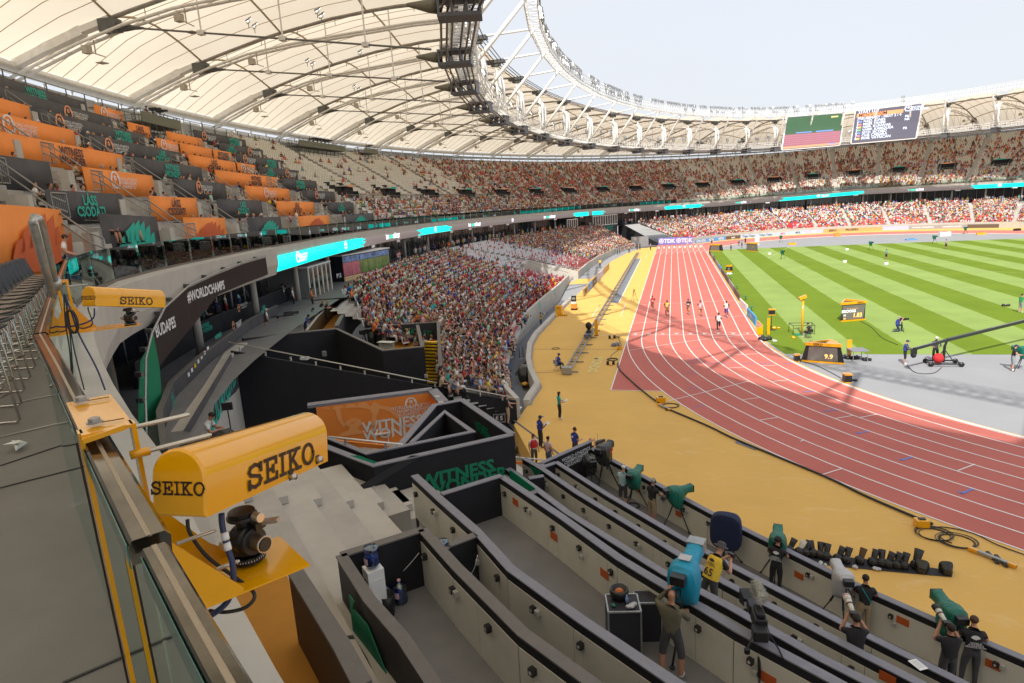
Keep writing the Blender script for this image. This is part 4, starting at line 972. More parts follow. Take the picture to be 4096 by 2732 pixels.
def expand(items,V,T,TM,name,ms,parent=None,jit=.05):
 """items: (x,y,z,yaw,scale,(5 colours))"""
 n=len(items)
 if not n:return None
 A=np.array([[i[0],i[1],i[2],i[3],i[4]]for i in items],np.float32);c,s=np.cos(A[:,3])[:,None],np.sin(A[:,3])[:,None]
 vx=V[None,:,0]*c-V[None,:,1]*s;vy=V[None,:,0]*s+V[None,:,1]*c;vz=np.repeat(V[None,:,2],n,0)
 P=np.stack([vx*A[:,4:5]+A[:,0:1],vy*A[:,4:5]+A[:,1:2],vz*A[:,4:5]+A[:,2:3]],-1).reshape(-1,3)
 F=(T[None]+(np.arange(n)*len(V))[:,None,None]).reshape(-1,3)
 C=np.array([i[5]for i in items],np.float32);cols=C[:,TM].reshape(-1,3)
 me=npmesh(name,P,F,ms,cols=cols,smooth=len(V)>60);return link(name,me,parent)
def vcol_mat(name,rough=.8):
 m=bpy.data.materials.new(name);m.use_nodes=True;n=m.node_tree;b=n.nodes['Principled BSDF'];b.inputs['Roughness'].default_value=rough;b.inputs['Specular IOR Level'].default_value=.25
 a=n.nodes.new('ShaderNodeVertexColor');a.layer_name='Col'
 t=n.nodes.new('ShaderNodeTexCoord');z=n.nodes.new('ShaderNodeTexNoise');z.inputs['Scale'].default_value=6;n.links.new(t.outputs['Object'],z.inputs[0])
 r=n.nodes.new('ShaderNodeMapRange');r.inputs[3].default_value=.75;r.inputs[4].default_value=1.25;n.links.new(z.outputs[0],r.inputs[0])
 mx=n.nodes.new('ShaderNodeMix');mx.data_type='RGBA';mx.blend_type='MULTIPLY';mx.inputs[0].default_value=1;n.links.new(a.outputs[0],mx.inputs[6]);n.links.new(r.outputs[0],mx.inputs[7]);n.links.new(mx.outputs[2],b.inputs['Base Color']);return m
m_crowd=vcol_mat('clothing_and_skin');m_seatv=vcol_mat('seat_plastic',.4)
def seattpl(lod):
 mb=MB()
 if lod:
  mb.add([(-.21,-.20,.0),(.21,-.20,.0),(.20,-.27,.40),(-.20,-.27,.40),(-.21,-.235,.0),(.21,-.235,.0),(.20,-.30,.40),(-.20,-.30,.40),(-.12,-.28,.46),(.12,-.28,.46),(.12,-.30,.46),(-.12,-.30,.46)],[(0,1,2,3),(5,4,7,6),(0,3,7,4),(1,5,6,2),(3,2,9,8),(7,11,10,6),(8,9,10,11),(3,8,11,7),(2,6,10,9)],0)
  mb.add([(-.21,-.2,.03),(.21,-.2,.03),(.20,.2,.05),(-.20,.2,.05),(-.2,-.19,-.03),(.2,-.19,-.03),(.19,.2,.0),(-.19,.2,.0)],[(0,1,2,3),(7,6,5,4),(2,6,7,3),(0,3,7,4),(1,5,6,2)],0)
  mb.add([(-.02,-.2,-.02),(.02,-.2,-.02),(.02,-.24,-.42),(-.02,-.24,-.42)],[(0,1,2,3)],1)
 else:
  mb.add([(-.2,-.22,.0),(.2,-.22,.0),(.18,-.27,.42),(-.18,-.27,.42),(.19,.18,.03),(-.19,.18,.03),(.17,.16,-.1),(-.17,.16,-.1)],[(0,1,2,3),(0,5,4,1),(5,7,6,4)],0)
 V=np.array(mb.v,np.float32);T=[];TM=[]
 for f,m in zip(mb.f,mb.m):
  for j in range(1,len(f)-1):T.append((f[0],f[j],f[j+1]));TM.append(m)
 return V,np.array(T,np.int32),np.array(TM,np.int32)
ST1,ST0=seattpl(1),seattpl(0)
def inpoly(x,y,P):
 c=False;j=len(P)-1
 for i in range(len(P)):
  if(P[i][1]>y)!=(P[j][1]>y)and x<(P[j][0]-P[i][0])*(y-P[i][1])/(P[j][1]-P[i][1])+P[i][0]:c=not c
  j=i
 return c
def view(p):
 d=np.array(p)-CP;f=d@fw
 if f<1:return None
 return 512+FPX*(d@RT)/f,341.5-FPX*(d@UPV)/f,f
EXC=[(-38,-8),(-31.6,-11.5),(-27.4,-19.4),(-22.6,-18.8),(-20.9,-22.6),(-19.4,-27.5),(-30,-40),(-45,-25)]
VOM=[(-22.0,39.6),(-30,37.8),(-30.6,43.8),(-22.0,45.2)]
r=random.Random(21)
seats=[];folk=[]
def person_cols(far=False):
 s,p,k,h=pick(FAR_SH if far else SHIRT,r),pick(PANTS,r),pick(SKIN,r),pick(HAIR,r);v=r.uniform(.85,1.1)
 return(s[0],p[0],k[0],h[0]),tuple(tuple(min(1,q*v)for q in c)for c in(s[1],p[1],k[1],h[1],(.6,.6,.6)if r.random()<.5 else(.03,.03,.03)))
def row_iter(fn,s,a,b,pitch):
 d=a
 while d>b:
  t=R(d);p=fn(t,s);q=fn(t-.01,s);L=math.hypot(q[0]-p[0],q[1]-p[1])
  yield d,p,q;d-=math.degrees(.01*pitch/L)
def yaw_in(p,q):
 x,y=q[0]-p[0],q[1]-p[1];nx,ny=y,-x
 if nx*(CX-p[0])+ny*(CY-p[1])<0:nx,ny=-nx,-ny
 return math.atan2(ny,nx)-math.pi/2
blocks=lambda d,w0,ph,hw:abs(((d-ph)%w0)-w0/2)>w0/2-hw
for row in range(NLO):
 s=(row+.45)/NLO;z=lz(row/NLO)+.44
 for d,p,q in row_iter(LO,s,213.2,147.8,.52):
  if blocks(d,8.4,2.1,.42-.1*s)or inpoly(p[0],p[1],EXC)or inpoly(p[0],p[1],VOM):continue
  if p[1]<-23.4 and p[0]>-18.6:continue
  yw=yaw_in(p,q);red=r.random()<(.95 if row<2 else(.72 if row<6 else(.45 if row<11 else .12)))
  col=(.38,.012,.02)if red else(.62,.62,.64)
  emp=(172.6-1.5*(1-s)<d<181.2+3.2*(1-s));
  occ=.03 if emp else(.88 if d<172 else .80)
  if row<1 and d>185:occ=.35
  if 181.2<d<184 and emp:occ=.1
  o=r.random()<occ
  seats.append(((p[0],p[1],z),yw,col,o))
  if o:
   nm,cs=person_cols();folk.append(((p[0]+r.uniform(-.05,.05),p[1]+r.uniform(-.05,.05),z),yw+r.uniform(-.35,.35),r.uniform(.92,1.04),nm,cs,r.choice(['sit','sit2','sit3','sit4']),'near'))
for row in range(NLO):
 s=(row+.45)/NLO
 for d,p,q in row_iter(fl,s,132.3,12,.52):
  z=lz(row/NLO)+.7*s*min(1,max(0,(112-d)/20))+.44
  if blocks(d,7.5,3.0,.55-.15*s):continue
  v=view((p[0],p[1],z))
  if v is None or v[0]>1060:continue
  yw=yaw_in(p,q);red=r.random()<(.9 if row<9 else .15);o=r.random()<(.55 if row<8 else .82)
  seats.append(((p[0],p[1],z),yw,(.62,.03,.035)if red else(.66,.66,.66),o))
  if o:nm,cs=person_cols();folk.append(((p[0],p[1],z),yw+r.uniform(-.3,.3),1.,nm,cs,'far','far'))
NU=29
for row in range(NU):
 s=(row+.45)/NU
 for d,p,q in row_iter(UP,s,189.3,14,.54):
  if blocks(d,7.45,190.5-.0,.36):continue
  da=((d-187.0+3.7)%7.45)-3.7
  if .26<s<.41 and(abs(da)<1.5):continue
  if .30<s<.335 and d>150:continue
  z=rz(R(d),row/NU)+.44;v=view((p[0],p[1],z))
  if v is None or v[0]>1060:continue
  if s>.88 and 176<d<183:continue
  yw=yaw_in(p,q)
  if s<.3:occ=.42 if d>176 else .6
  elif s<.34:occ=.5
  else:occ=0.03 if d>170 else(.12 if d>163 else(.5 if d>158 else .62))
  if d<158:occ=.60 if s<.75 else .42
  if d<115:occ=.42 if s<.7 else .24
  cl=(math.sin(d*2.1+s*9)+math.sin(d*5.3-s*17))*.16;o=r.random()<occ*(1+cl if occ>.2 else 1)
  seats.append(((p[0],p[1],z),yw,(.60,.565,.49)if s>.3 or d<160 else(.68,.67,.65),o))
  if o:nm,cs=person_cols(d<168 and s>.3);folk.append(((p[0],p[1],z),yw+r.uniform(-.3,.3),1.,nm,cs,'sit' if d>172 else 'far','upper'))
for k in range(8):
 for(row,a,b,c,pr)in BN:
  if row!=k:continue
  s=SK[row]+.045;d=a-.4
  while d>b+.2:
   t=R(d);p=UP(t,s);q=UP(t-.01,s);L=(q-p).length
   if r.random()<(.72 if row<6 else .4)and d<220.0:
    nm,cs=person_cols();std=r.random()<.06
    folk.append(((p.x,p.y,rz(t,SK[row])+(.1 if std else .80)),yaw_in(p,q)+r.uniform(-.4,.4),1.,nm,cs,'std' if std else r.choice(['sit3','sit4','sit2']),'media'))
   d-=math.degrees(.01*r.uniform(.62,1.5)/L)
for d in np.arange(190,148,-.55):
 if r.random()<.75:t=R(d+r.uniform(-.2,.2));p=EL(t,80.2+r.uniform(0,2.5),117+r.uniform(0,2));nm,cs=person_cols();folk.append(((p.x,p.y,5.36),r.uniform(-3,3),1.,nm,cs,r.choice(['std','std2']),'terrace'))
for d in np.arange(143,30,-.33):
 if r.random()<.7:t=R(d);p=EL(t,80+r.uniform(0,2),116.5+r.uniform(0,2));nm,cs=person_cols();folk.append(((p.x,p.y,5.36+.6*zo(t)),-.3,1.,nm,cs,'std','far'))
F2=[]
for f in folk:
 v=view(f[0])
 if v and-30<v[0]<1055 and-20<v[1]<700:F2.append((v[2],f))
F2.sort(key=lambda x:x[0]);print('people',len(F2),'seats',len(seats))
MS={}
def simple(nm,c,rough=.8):return mat(nm,c,rough,var=.12,vscale=9)
meshes={k:npmesh('spectator',TPL[k][0],TPL[k][1],[m_crowd]*5,mi=TPL[k][2],smooth=True)for k in TPL if k in('sit','sit2','sit3','sit4','std','std2')}
posew={'sit':'sitting upright','sit2':'leaning forward','sit3':'with hands together','sit4':'hands on knees','std':'standing','std2':'standing with hands forward'}
def where(f):
 x,y=f[0][0],f[0][1]
 if f[6]=='media':
  t=math.degrees(math.atan2((y-CY)/125,(x-CX)/90))%360;return 'at the media desks '+('nearest the camera' if t>216 else('by the second stairs' if t>210 else('in the middle block' if t>203 else 'near the white seats')))
 if f[6]=='terrace':return 'on the terrace under the LED fascia'
 if f[6]=='upper':return 'in the white upper seats'
 row='front rows' if x>-23.6 and y>-12 else None
 a='beside the black stair box' if(x>-24 and y<-19)else('above the yellow steps' if y<-14 else('behind the stepped moat exit' if y<-4 else('level with the photographer in the moat' if y<6 else 'below the coloured studio box')))
 h='low' if x>-24 else('middle' if x>-30 else 'high');return f'{h} in the near lower tier {a}'
NIND=300;cnt=0;rest=[]
for dist,f in F2:
 if cnt<NIND and f[5]in meshes and f[6]!='far':
  (x,y,z),yw,sc,nm,cs,kd,wh=f
  o=bpy.data.objects.new('spectator',meshes[kd]);COL.objects.link(o);o.location=(x,y,z);o.rotation_euler.z=yw;o.scale=(sc,)*3
  mm=[simple('cloth '+nm[0],dict((a,b)for a,b,_ in SHIRT)[nm[0]]),simple('trousers '+nm[1],dict((a,b)for a,b,_ in PANTS)[nm[1]]),simple('skin '+nm[2],dict((a,b)for a,b,_ in SKIN)[nm[2]],.6),simple('hair '+nm[3],dict((a,b)for a,b,_ in HAIR)[nm[3]]),m_black2]
  for i,m in enumerate(mm):o.material_slots[i].link='OBJECT';o.material_slots[i].material=m
  hr=nm[3]if 'cap' in nm[3]else nm[3]+' hair'
  tag(o,f'spectator in {nm[0]} top and {nm[1]} trousers, {hr}, {posew[kd]} {where(f)}'.replace('trousers, ','trousers, '),'spectator','spectators in the stands');cnt+=1
  w_=o['label'].split()
  if len(w_)>16:o['label']=f'{nm[0]} top, {nm[1]} trousers, {hr}, {where(f)}'
 else:rest.append((dist,f))
groups={}
for dist,f in rest:
 (x,y,z),yw,sc,nm,cs,kd,wh=f
 if dist>88 and kd.startswith('sit')or kd=='far':kd=r.choice(['sitL','sitM'])
 groups.setdefault(kd,[]).append((x,y,z,yw,sc,cs))
allm=[]
VV=[];FF=[];CC=[];off=0
for kd,it in groups.items():
 V,T,TM=TPL[kd];o=expand(it,V,T,TM,'crowd',m_crowd);allm.append(o)
def joinobj(objs,name):
 base=objs[0];bm=bmesh.new()
 for o in objs:bm.from_mesh(o.data)
 me=bpy.data.meshes.new(name);bm.to_mesh(me);bm.free();me.materials.append(objs[0].data.materials[0])
 for o in objs:bpy.data.objects.remove(o)
 return link(name,me)
cr=joinobj(allm,'crowd');tag(cr,'dense crowd of seated spectators filling the stands beyond the nearest rows',kind='stuff')
S2=[]
for s_ in seats:
 v=view(s_[0])
 if v and-20<v[0]<1050 and-10<v[1]<700:S2.append((v[2],s_))
S2.sort(key=lambda x:(x[1][3],x[0])if x[0]<90 else(2,x[0]))
sm=npmesh('stand_seat',ST1[0],ST1[1],[m_seatw,m_black2],mi=ST1[2])
mred=mat('red_seat_plastic',(.38,.012,.02),.35,var=.1,vscale=1);mwh=mat('cool_white_seat_plastic',(.62,.62,.64),.35,var=.06,vscale=1)
for dist,(p,yw,col,occ)in S2[:300]:
 o=bpy.data.objects.new('plastic_chair',sm);COL.objects.link(o);o.location=p;o.rotation_euler.z=yw
 rd_=col[1]<.1;o.material_slots[0].link='OBJECT';o.material_slots[0].material=mred if rd_ else mwh
 tag(o,('empty red' if rd_ else 'empty pale grey')+' plastic seat in the near lower tier'+(' front row' if p[2]<1.2 else(' half way up' if p[2]<3.4 else ' high up')),'seat','plastic seats of the near lower tier')
near=[(p[0],p[1],p[2],yw,1.,(col,(.05,.05,.05)))for d_,(p,yw,col,o_)in S2[300:]if d_<95 and not(o_ and d_<60)];far_=[(p[0],p[1],p[2],yw,1.,(col,col))for d_,(p,yw,col,o_)in S2[300:]if d_>=95]
a=expand(near,*ST1,'seating',m_seatv);b=expand(far_,*ST0,'seating',m_seatv)
tag(joinobj([a,b],'seating'),'rows of white and red plastic seats filling both tiers',kind='stuff')
# walkway of the upper tier where the photographer stands
m_walk=mat('walkway_grey',(.165,.16,.152),.6,var=.08,vscale=2.2,bump=.12,bscale=200)
tw=seg(262,191,1.2)
wk=ribbon('walkway',lambda t:ED(t,.16,10.455),lambda t:Vector((*UP(t,s0_(t)-.003)[:2],10.455)),tw,m_walk);wk['kind']='structure'
m_joint=mat('floor_joint',(.05,.05,.05),.8);m_strip=mat('metal_strip',(.33,.32,.30),.4,.6)
for a,b,w_,m in((Q7(0,70),Q7(600,-130),.012,m_joint),(Q7(0,222),Q7(640,60),.012,m_joint),(Q7(430,1566),Q7(1230,1220),.012,m_joint),(Q4(0,1440),Q4(500,1325),.05,m_strip),(Q4(85,1210),Q4(420,1140),.05,m_strip)):
 A,B=Vector(G(*a,10.46)),Vector(G(*b,10.46));mb=MB();mb.beam(A,B,w_,.006);o=mb.build('floor_strip',m);o['kind']='structure'
nt_=seg(262,211,1.)
up_=ribbon('upstand',lambda t:ED(t,-.32,9.2),lambda t:ED(t,-.32,10.32),nt_,m_concl,upst);ribbon('upstand_top',lambda t:ED(t,-.32,10.32),lambda t:ED(t,.18,10.42),nt_,m_concl,upst)
ribbon('upstand_base',lambda t:ED(t,-.1,8.5),lambda t:ED(t,-.32,9.2),nt_,m_concl,upst)
# near handrail on the glass
m_pol=mat('polished_steel',(.15,.138,.115),.12,.95,var=.45,vscale=5)
m_slot=mat('brushed_seam',(.36,.31,.24),.5,.6)
RP_=[G(*Q7(1760,1900),11.57),G(*Q7(1580,1566),11.57),G(*Q7(1355,1170),11.57),G(*Q7(1072,655),11.57),G(*Q7(735,30),11.57),G(*Q4(512,1180),11.57),G(*Q4(395,950),11.57),G(*Q4(275,737),11.57),G(*Q4(340,520),11.57),G(*Q4(400,370),11.57),G(*Q4(455,225),11.57)]
hr=thing('handrail','polished steel handrail capping the glass balustrade beside the camera housings','handrail')
def prof_sweep(mb,pts,prof,mi=0):
 k=len(mb.v);n=len(prof);P=[Vector(p)for p in pts]
 for i,p in enumerate(P):
  d=(P[min(i+1,len(P)-1)]-P[max(0,i-1)]);d.z=0;d.normalize();x=Vector((d.y,-d.x,0))
  for a,b in prof:mb.v.append(tuple(p+x*a+Vector((0,0,b))))
 for i in range(len(P)-1):
  for j in range(n):q=k+i*n;mb.f.append((q+j,q+(j+1)%n,q+n+(j+1)%n,q+n+j));mb.m.append(mi)
 mb.f.append(tuple(k+j for j in range(n-1,-1,-1)));mb.m.append(mi);mb.f.append(tuple(k+(len(P)-1)*n+j for j in range(n)));mb.m.append(mi)
railp=[(-.035,-.045),(.035,-.045),(.038,-.006),(.028,.006),(-.028,.006),(-.038,-.006)]
segs=[(0,3.02),(3.10,7),(7.03,10)]
def sub(pts,a,b):
 f=lambda u:Vector(pts[min(int(u),len(pts)-2)]).lerp(Vector(pts[min(int(u),len(pts)-2)+1]),u-min(int(u),len(pts)-2))
 us=[a]+[i for i in range(len(pts))if a<i<b]+[b];return[f(u)for u in us]
for a,b in segs:
 P=sub(RP_,a,b);kw=.66 if a==0 else 1.;mb=MB();prof_sweep(mb,P,[(x*kw,z)for x,z in railp]);mb.build('rail_profile',m_pol,hr)
 mb=MB();prof_sweep(mb,[p+Vector((0,0,.0075))for p in P],[(-.0065,-.004),(.0065,-.004),(.0045,.0),(-.0045,.0)]);mb.build('seam_strip',m_slot,hr)
nb=thing('glass_balustrade','near glass panes under the polished handrail beside the grey walkway','balustrade')
for a,b in((0,2.99),(3.1,5.2),(5.26,6.98),(7.04,8.6),(8.66,10)):
 P=sub(RP_,a,b);mb=MB();prof_sweep(mb,[p-Vector((0,0,.045))for p in P],[(-.011,-1.1),(.011,-1.1),(.011,0),(-.011,0)]);mb.build('glass_pane',m_glass,nb)
 mb=MB();kw=.66 if a==0 else 1.;prof_sweep(mb,P,[(-.0395*kw,-.05),(-.0375*kw,-.05),(-.0375*kw,-.001),(-.0395*kw,-.001)]);mb.build('teal_edge',m_glassedge,nb)
 # slab serif lettering for the timing brand
def slab(word,H,m,parent,Mx,t=.17,name='brand_lettering',wd=1.0):
 S_={'S':[[(.92,.80),(.80,.92),(.5,1.0),(.2,.92),(.08,.74),(.2,.58),(.5,.5),(.82,.42),(.94,.25),(.8,.07),(.5,0),(.2,.08),(.06,.22)],[(.94,.68),(.94,1.0)],[(.06,0),(.06,.34)]],'E':[[(.22,0),(.22,1)],[(0,1),(.92,1),(.92,.74)],[(0,0),(.95,0),(.95,.26)],[(.22,.5),(.66,.5)],[(.66,.36),(.66,.64)]],'I':[[(.2,0),(.2,1)],[(0,1),(.4,1)],[(0,0),(.4,0)]],'K':[[(.22,0),(.22,1)],[(0,1),(.44,1)],[(0,0),(.44,0)],[(.22,.38),(.86,1)],[(.42,.56),(.92,0)],[(.66,1),(1.08,1)],[(.72,0),(1.14,0)]],'O':[[(.5+.5*math.cos(a),.5+.5*math.sin(a))for a in np.linspace(0,2*math.pi,21)]]}
 Wd={'S':1.0,'E':1.0,'I':.4,'K':1.14,'O':1.0};x0=0;L=[]
 for ch in word:L.append((ch,x0));x0+=Wd[ch]*.86+.24
 tot=x0-.24
 for ch,xo in L:
  mb=MB()
  for st in S_[ch]:
   pts=[Vector((xo+p[0]*.86-tot/2,p[1]-.5,0))for p in st]
   for i in range(len(pts)-1):
    a,b=pts[i],pts[i+1];d=(b-a).normalized();nn=Vector((-d.y,d.x,0))*t/2;e=d*t*(.5 if True else 0)
    q=[a-e*.96-nn,b+e*.96-nn,b+e*.96+nn,a-e*.96+nn];z=.0006*len(mb.f)/H*.25
    mb.add([((p.x*wd)*H,p.y*H,z*H)for p in q],[(0,1,2,3)])
  o=mb.build(name,m,parent);o.matrix_local=Mx
m_brand=mat('dark_brown_print',(.028,.012,.006),.5)
m_knob=mat('silver_knob',(.55,.50,.45),.3,.8)
def housing(base,yaw,pit,W,H,L,label,split=None,par=None):
 """round-topped yellow hood; local x across, y along, z up"""
 o=thing('camera_housing',label,'camera housing');Rm=Matrix.Rotation(-yaw,3,'Z')@Matrix.Rotation(pit,3,'X');o.matrix_world=Matrix.Translation(base)@Rm.to_4x4()
 n=14;prof=[(-W/2,0),(W/2,0)]+[(W/2*math.cos(a),H-W/2+W/2*math.sin(a))for a in np.linspace(0,math.pi,n)]
 def hood(y0,y1,k=1.0,nm='hood'):
  mb=MB();m_=len(prof);c=.006
  rings=[(y0,1-.02/W*.6),(y0+c,1),(y1-c,1),(y1,1-.01/W)];P=[]
  for y,s_ in rings:P+=[(a*s_*k,y,(b-H/2)*s_*k+H/2)for a,b in prof]
  f=[tuple(range(m_-1,-1,-1))[::-1]]
  f=[tuple(reversed(range(m_)))[::-1]]
  f=[tuple(i for i in range(m_))]+[(r_*m_+(i+1)%m_,r_*m_+i,(r_+1)*m_+i,(r_+1)*m_+(i+1)%m_)for r_ in range(3)for i in range(m_)]+[tuple((3*m_)+i for i in range(m_-1,-1,-1))]
  mb.add(P,f);ob=mb.build(nm,m_yellow,o)
  for p in ob.data.polygons:p.use_smooth=(len(p.vertices)==4)
  try:ob.data.set_sharp_from_angle(angle=R(35))
  except Exception:pass
 if split:hood(0,split);hood(split-.004,L,1.012,'front_hood')
 else:hood(0,L)
 zc=(H-W/2)*.56;Ms=Matrix(((0,0,1,W/2*1.012+.0012),(1,0,0,L*.55),(0,1,0,zc),(0,0,0,1)))
 slab('SEIKO',H*.36,m_brand,o,Ms,wd=1.22)
 Me=Matrix(((1,0,0,0),(0,0,-1,-.0012),(0,1,0,H*.42),(0,0,0,1)));slab('SEIKO',H*.175,m_brand,o,Me,wd=1.0)
 return o
h1=housing((-8.252,-56.026,11.408),-.08,-.191,.16,.183,.702,'large yellow camera housing in the foreground with brand lettering on hood and end')
for y,z in((.40,-.002),(.585,.012)):
 mb=MB();mb.box((.0815,y+.03,z+.012),(.003,.022,.03));mb.build('slot',m_black2,h1)
for y,z in((.435,-.004),(.62,.014)):
 mb=MB();mb.lathe([(.011,0),(.011,.02)],12,(.082,y-.01,z+.012),Matrix.Rotation(R(90),3,'Y'));mb.build('screw_knob',m_knob,h1,True)
h2b=(CP+(np.array([-12.606,-52.342,11.437])-CP)*(.155/.17));h2=housing(tuple(h2b),-.03,-.182,.155,.18,.835,'smaller yellow camera housing further along the rail',split=.30)
m_anod=mat('black_anodised',(.014,.013,.013),.32,.3);m_brz=mat('bronze_knob',(.22,.16,.10),.35,.8)
def head(pos,yaw,label,s=1.0):
 o=thing('geared_mount',label,'tripod head',pos,yaw);o.scale=(s,s,s)
 def cyl(nm,r_,h,c,ax,m,n=20,bev=.15):
  mb=MB();q={'z':Matrix.Identity(3),'x':Matrix.Rotation(R(90),3,'Y'),'y':Matrix.Rotation(R(-90),3,'X')}[ax];b=min(r_,h)*bev
  mb.lathe([(r_-b,0),(r_,b),(r_,h-b),(r_-b,h)],n,c,q);ob=mb.build(nm,m,o);
  for p in ob.data.polygons:p.use_smooth=len(p.vertices)==4
  try:ob.data.set_sharp_from_angle(angle=R(40))
  except Exception:pass
  return ob
 cyl('pan_base',.052,.022,(0,0,0),'z',m_anod,28);cyl('body',.046,.05,(0,0,.02),'z',m_anod,24,.3)
 cyl('tilt_drum',.048,.06,(-.03,0,.07),'x',m_anod,28);cyl('index_ring',.043,.018,(.028,0,.07),'x',m_black2,28)
 cyl('main_knob',.026,.045,(.044,0,.07),'x',m_brz,24,.08);cyl('knob_cap',.021,.004,(.089,0,.07),'x',m_black2,20);cyl('rim',.0262,.006,(.083,0,.07),'x',m_knob,24)
 cyl('side_knob',.014,.03,(-.02,-.07,.075),'y',m_knob,14);cyl('rear_knob',.017,.035,(-.085,0,.06),'x',m_brz,16)
 cyl('neck',.022,.035,(0,0,.11),'z',m_anod,16);cyl('panorama_disc',.045,.012,(0,0,.14),'z',m_black2,28);cyl('clamp_disc',.04,.012,(0,0,.152),'z',m_anod,24)
 cyl('clamp_knob',.015,.03,(.045,.01,.15),'x',m_knob,16,.1)
 mb=MB();mb.box((.03,.02,.115),(.05,.035,.022));mb.build('lever_block',m_anod,o);mb=MB();mb.beam((.045,.03,.12),(.095,.055,.127),.022,.012);mb.build('lever',m_knob,o)
 mb=MB()
 for j in range(40):a=2*math.pi*j/40;mb.beam((.0525*math.cos(a),.0525*math.sin(a),.012),(.0525*math.cos(a),.0525*math.sin(a),.018),.0012)
 mb.build('scale_ticks',m_wprint,o)
 return o
head((-8.265,-55.78,11.135),R(-15),'black geared tripod head with bronze knob carrying the large yellow housing')
hp=h2b+np.array([math.sin(-.03),math.cos(.03),0])*.42;head((float(hp[0]),float(hp[1]),float(h2b[2])-.255),R(-10),'black geared tripod head under the smaller yellow housing',1.0)
def plate(pts,th,name,m,par,up=None):
 P=[Vector(p)for p in pts];n=(P[1]-P[0]).cross(P[2]-P[0]).normalized()*th;mb=MB();k=len(P)
 mb.add([tuple(p)for p in P]+[tuple(p+n)for p in P],[tuple(range(k-1,-1,-1)),tuple(range(k,2*k))]+[(i,(i+1)%k,k+(i+1)%k,k+i)for i in range(k)]);return mb.build(name,m,par)
br=thing('rail_bracket','yellow steel bracket bolted over the rail holding the large housing','bracket')
N=Vector((.58,.81,0));Tn=Vector((.81,-.58,0))
pl=[Vector(G(*Q4(*a),11.615))for a in((455,1205),(760,1145),(920,1350),(560,1430))];c=sum(pl,Vector())/4
plate(pl,.008,'top_plate',m_yellow,br)
def bolt(p,par,r_=.016,h=.014):
 mb=MB();mb.lathe([(r_*1.35,0),(r_*1.35,.003)],14,p);mb.lathe([(r_,.003),(r_,h),(r_*.8,h+.002)],6,p);return mb.build('hex_bolt',m_galv,par)
bolt(Vector(G(*Q4(560,1192),11.624)),br);bolt(Vector(G(*Q4(652,1342),11.624)),br)
for a,b in(((600,1190),(750,1165)),((700,1338),(855,1312))):
 mb=MB();mb.beam(Vector(G(*Q4(*a),11.6235)),Vector(G(*Q4(*b),11.6235)),.010,.001);mb.build('slot',mat('slot_brown',(.10,.04,.0),.6),br)
a0,a1=pl[3],pl[3]+(pl[0]-pl[3])*.16;leg0=Vector(G(*Q7(1030,1460),10.5))
mb=MB();mb.beam(pl[3].lerp(pl[0],.1),pl[3].lerp(pl[0],.1)-Vector((0,0,1.1)),.045,.012,up=N);mb.build('inner_leg',m_yellow,br)
mb=MB();mb.beam(pl[3].lerp(pl[0],.1)-N*.012-Vector((0,0,.03)),pl[3].lerp(pl[0],.1)-N*.012-Vector((0,0,1.1)),.004,.006,up=N);mb.build('groove',m_brand,br)
mb=MB();mb.beam(pl[2]+Tn*-.03,Vector((pl[2].x,pl[2].y,11.08))+Tn*-.03,.05,.012,up=N);mb.build('outer_leg',m_yellow,br)
mb=MB();mb.beam(pl[2]-N*.02,pl[3]+N*.0-Vector((0,0,.015)),.03,.014);mb.build('cross_bar',m_yellow,br)
T1_,T2_,T4_=Vector(G(*Q7(2135,762),11.12)),Vector(G(*Q7(1925,565),11.12)),Vector(G(*Q7(1430,1052),11.12));T3_=T2_+(T4_-T1_)
plate([T1_,T2_,T3_,T4_],.006,'tray',m_yellow,br)
gN=(T1_-T4_).cross(Vector((0,0,1))).normalized()
gA=[onplane(*Q7(*p),T4_,gN)for p in((1120,560),(1680,910),(1675,948),(1435,1050))];plate(gA+[T4_-N*.10,T4_-N*.13+Vector((0,0,.17))],.006,'gusset',m_yellow,br)
gB=[onplane(*Q7(*p),T3_,gN)for p in((1012,295),(1440,600),(1420,620),(1100,640))];plate([gB[0],gB[1],T3_+N*.16,T3_-N*.1],.006,'gusset',m_yellow,br)
def rod(a,b,r_,par,nm='threaded_rod'):
 a,b=Vector(a),Vector(b);L=(b-a).length;n=int(L/.0045);mb=MB();q=(b-a).to_track_quat('Z','Y').to_matrix();pr=[]
 for i in range(n):pr+=[(r_*.86,i*L/n),(r_,(i+.5)*L/n)]
 pr+=[(r_*.7,L),(r_*.7,L+.004)]
 mb.lathe(pr,10,a,q);return mb.build(nm,mat('zinc_thread',(.60,.58,.50),.3,.85),par)
def linept(p0,d,u,v):
 r_=Vector(fw+RT*(u-512)/FPX-UPV*(v-341.5)/FPX).normalized();w0=Vector(p0)-Vector(CP);d=Vector(d).normalized();b=d.dot(r_);D=w0.dot(d);E=w0.dot(r_);s=(b*E-D)/(1-b*b);return Vector(p0)+d*s
p0=pl[1].lerp(pl[2],.8)-Vector((0,0,.035));rod(p0,linept(p0,N,*RP(410,40)),.0075,br)
p0=linept(pl[2]-Vector((0,0,.09)),N,*RP(70,282));q0=linept(p0,N,*RP(555,165));rod(p0,q0,.0075,br)
mb=MB();mb.lathe([(.013,-.02),(.013,.03)],12,p0,N.to_track_quat('Z','Y').to_matrix());mb.build('boss',m_yellow,br,True)
for a,b in((Q7(1215,608),Q7(1480,525)),(Q7(1490,785),Q7(1640,735))):
 p0=PX(*a,(T4_-Vector(CP)).dot(Vector(fw))+.05);rod(p0,linept(p0,N*.6-Tn*.8 if False else N,*b),.006,br)
b2=thing('rail_bracket','yellow steel bracket and long tray holding the smaller housing','bracket')
zz2=lambda x,y:((150+x*.5357)/4,(1080+y*.5357)/4)
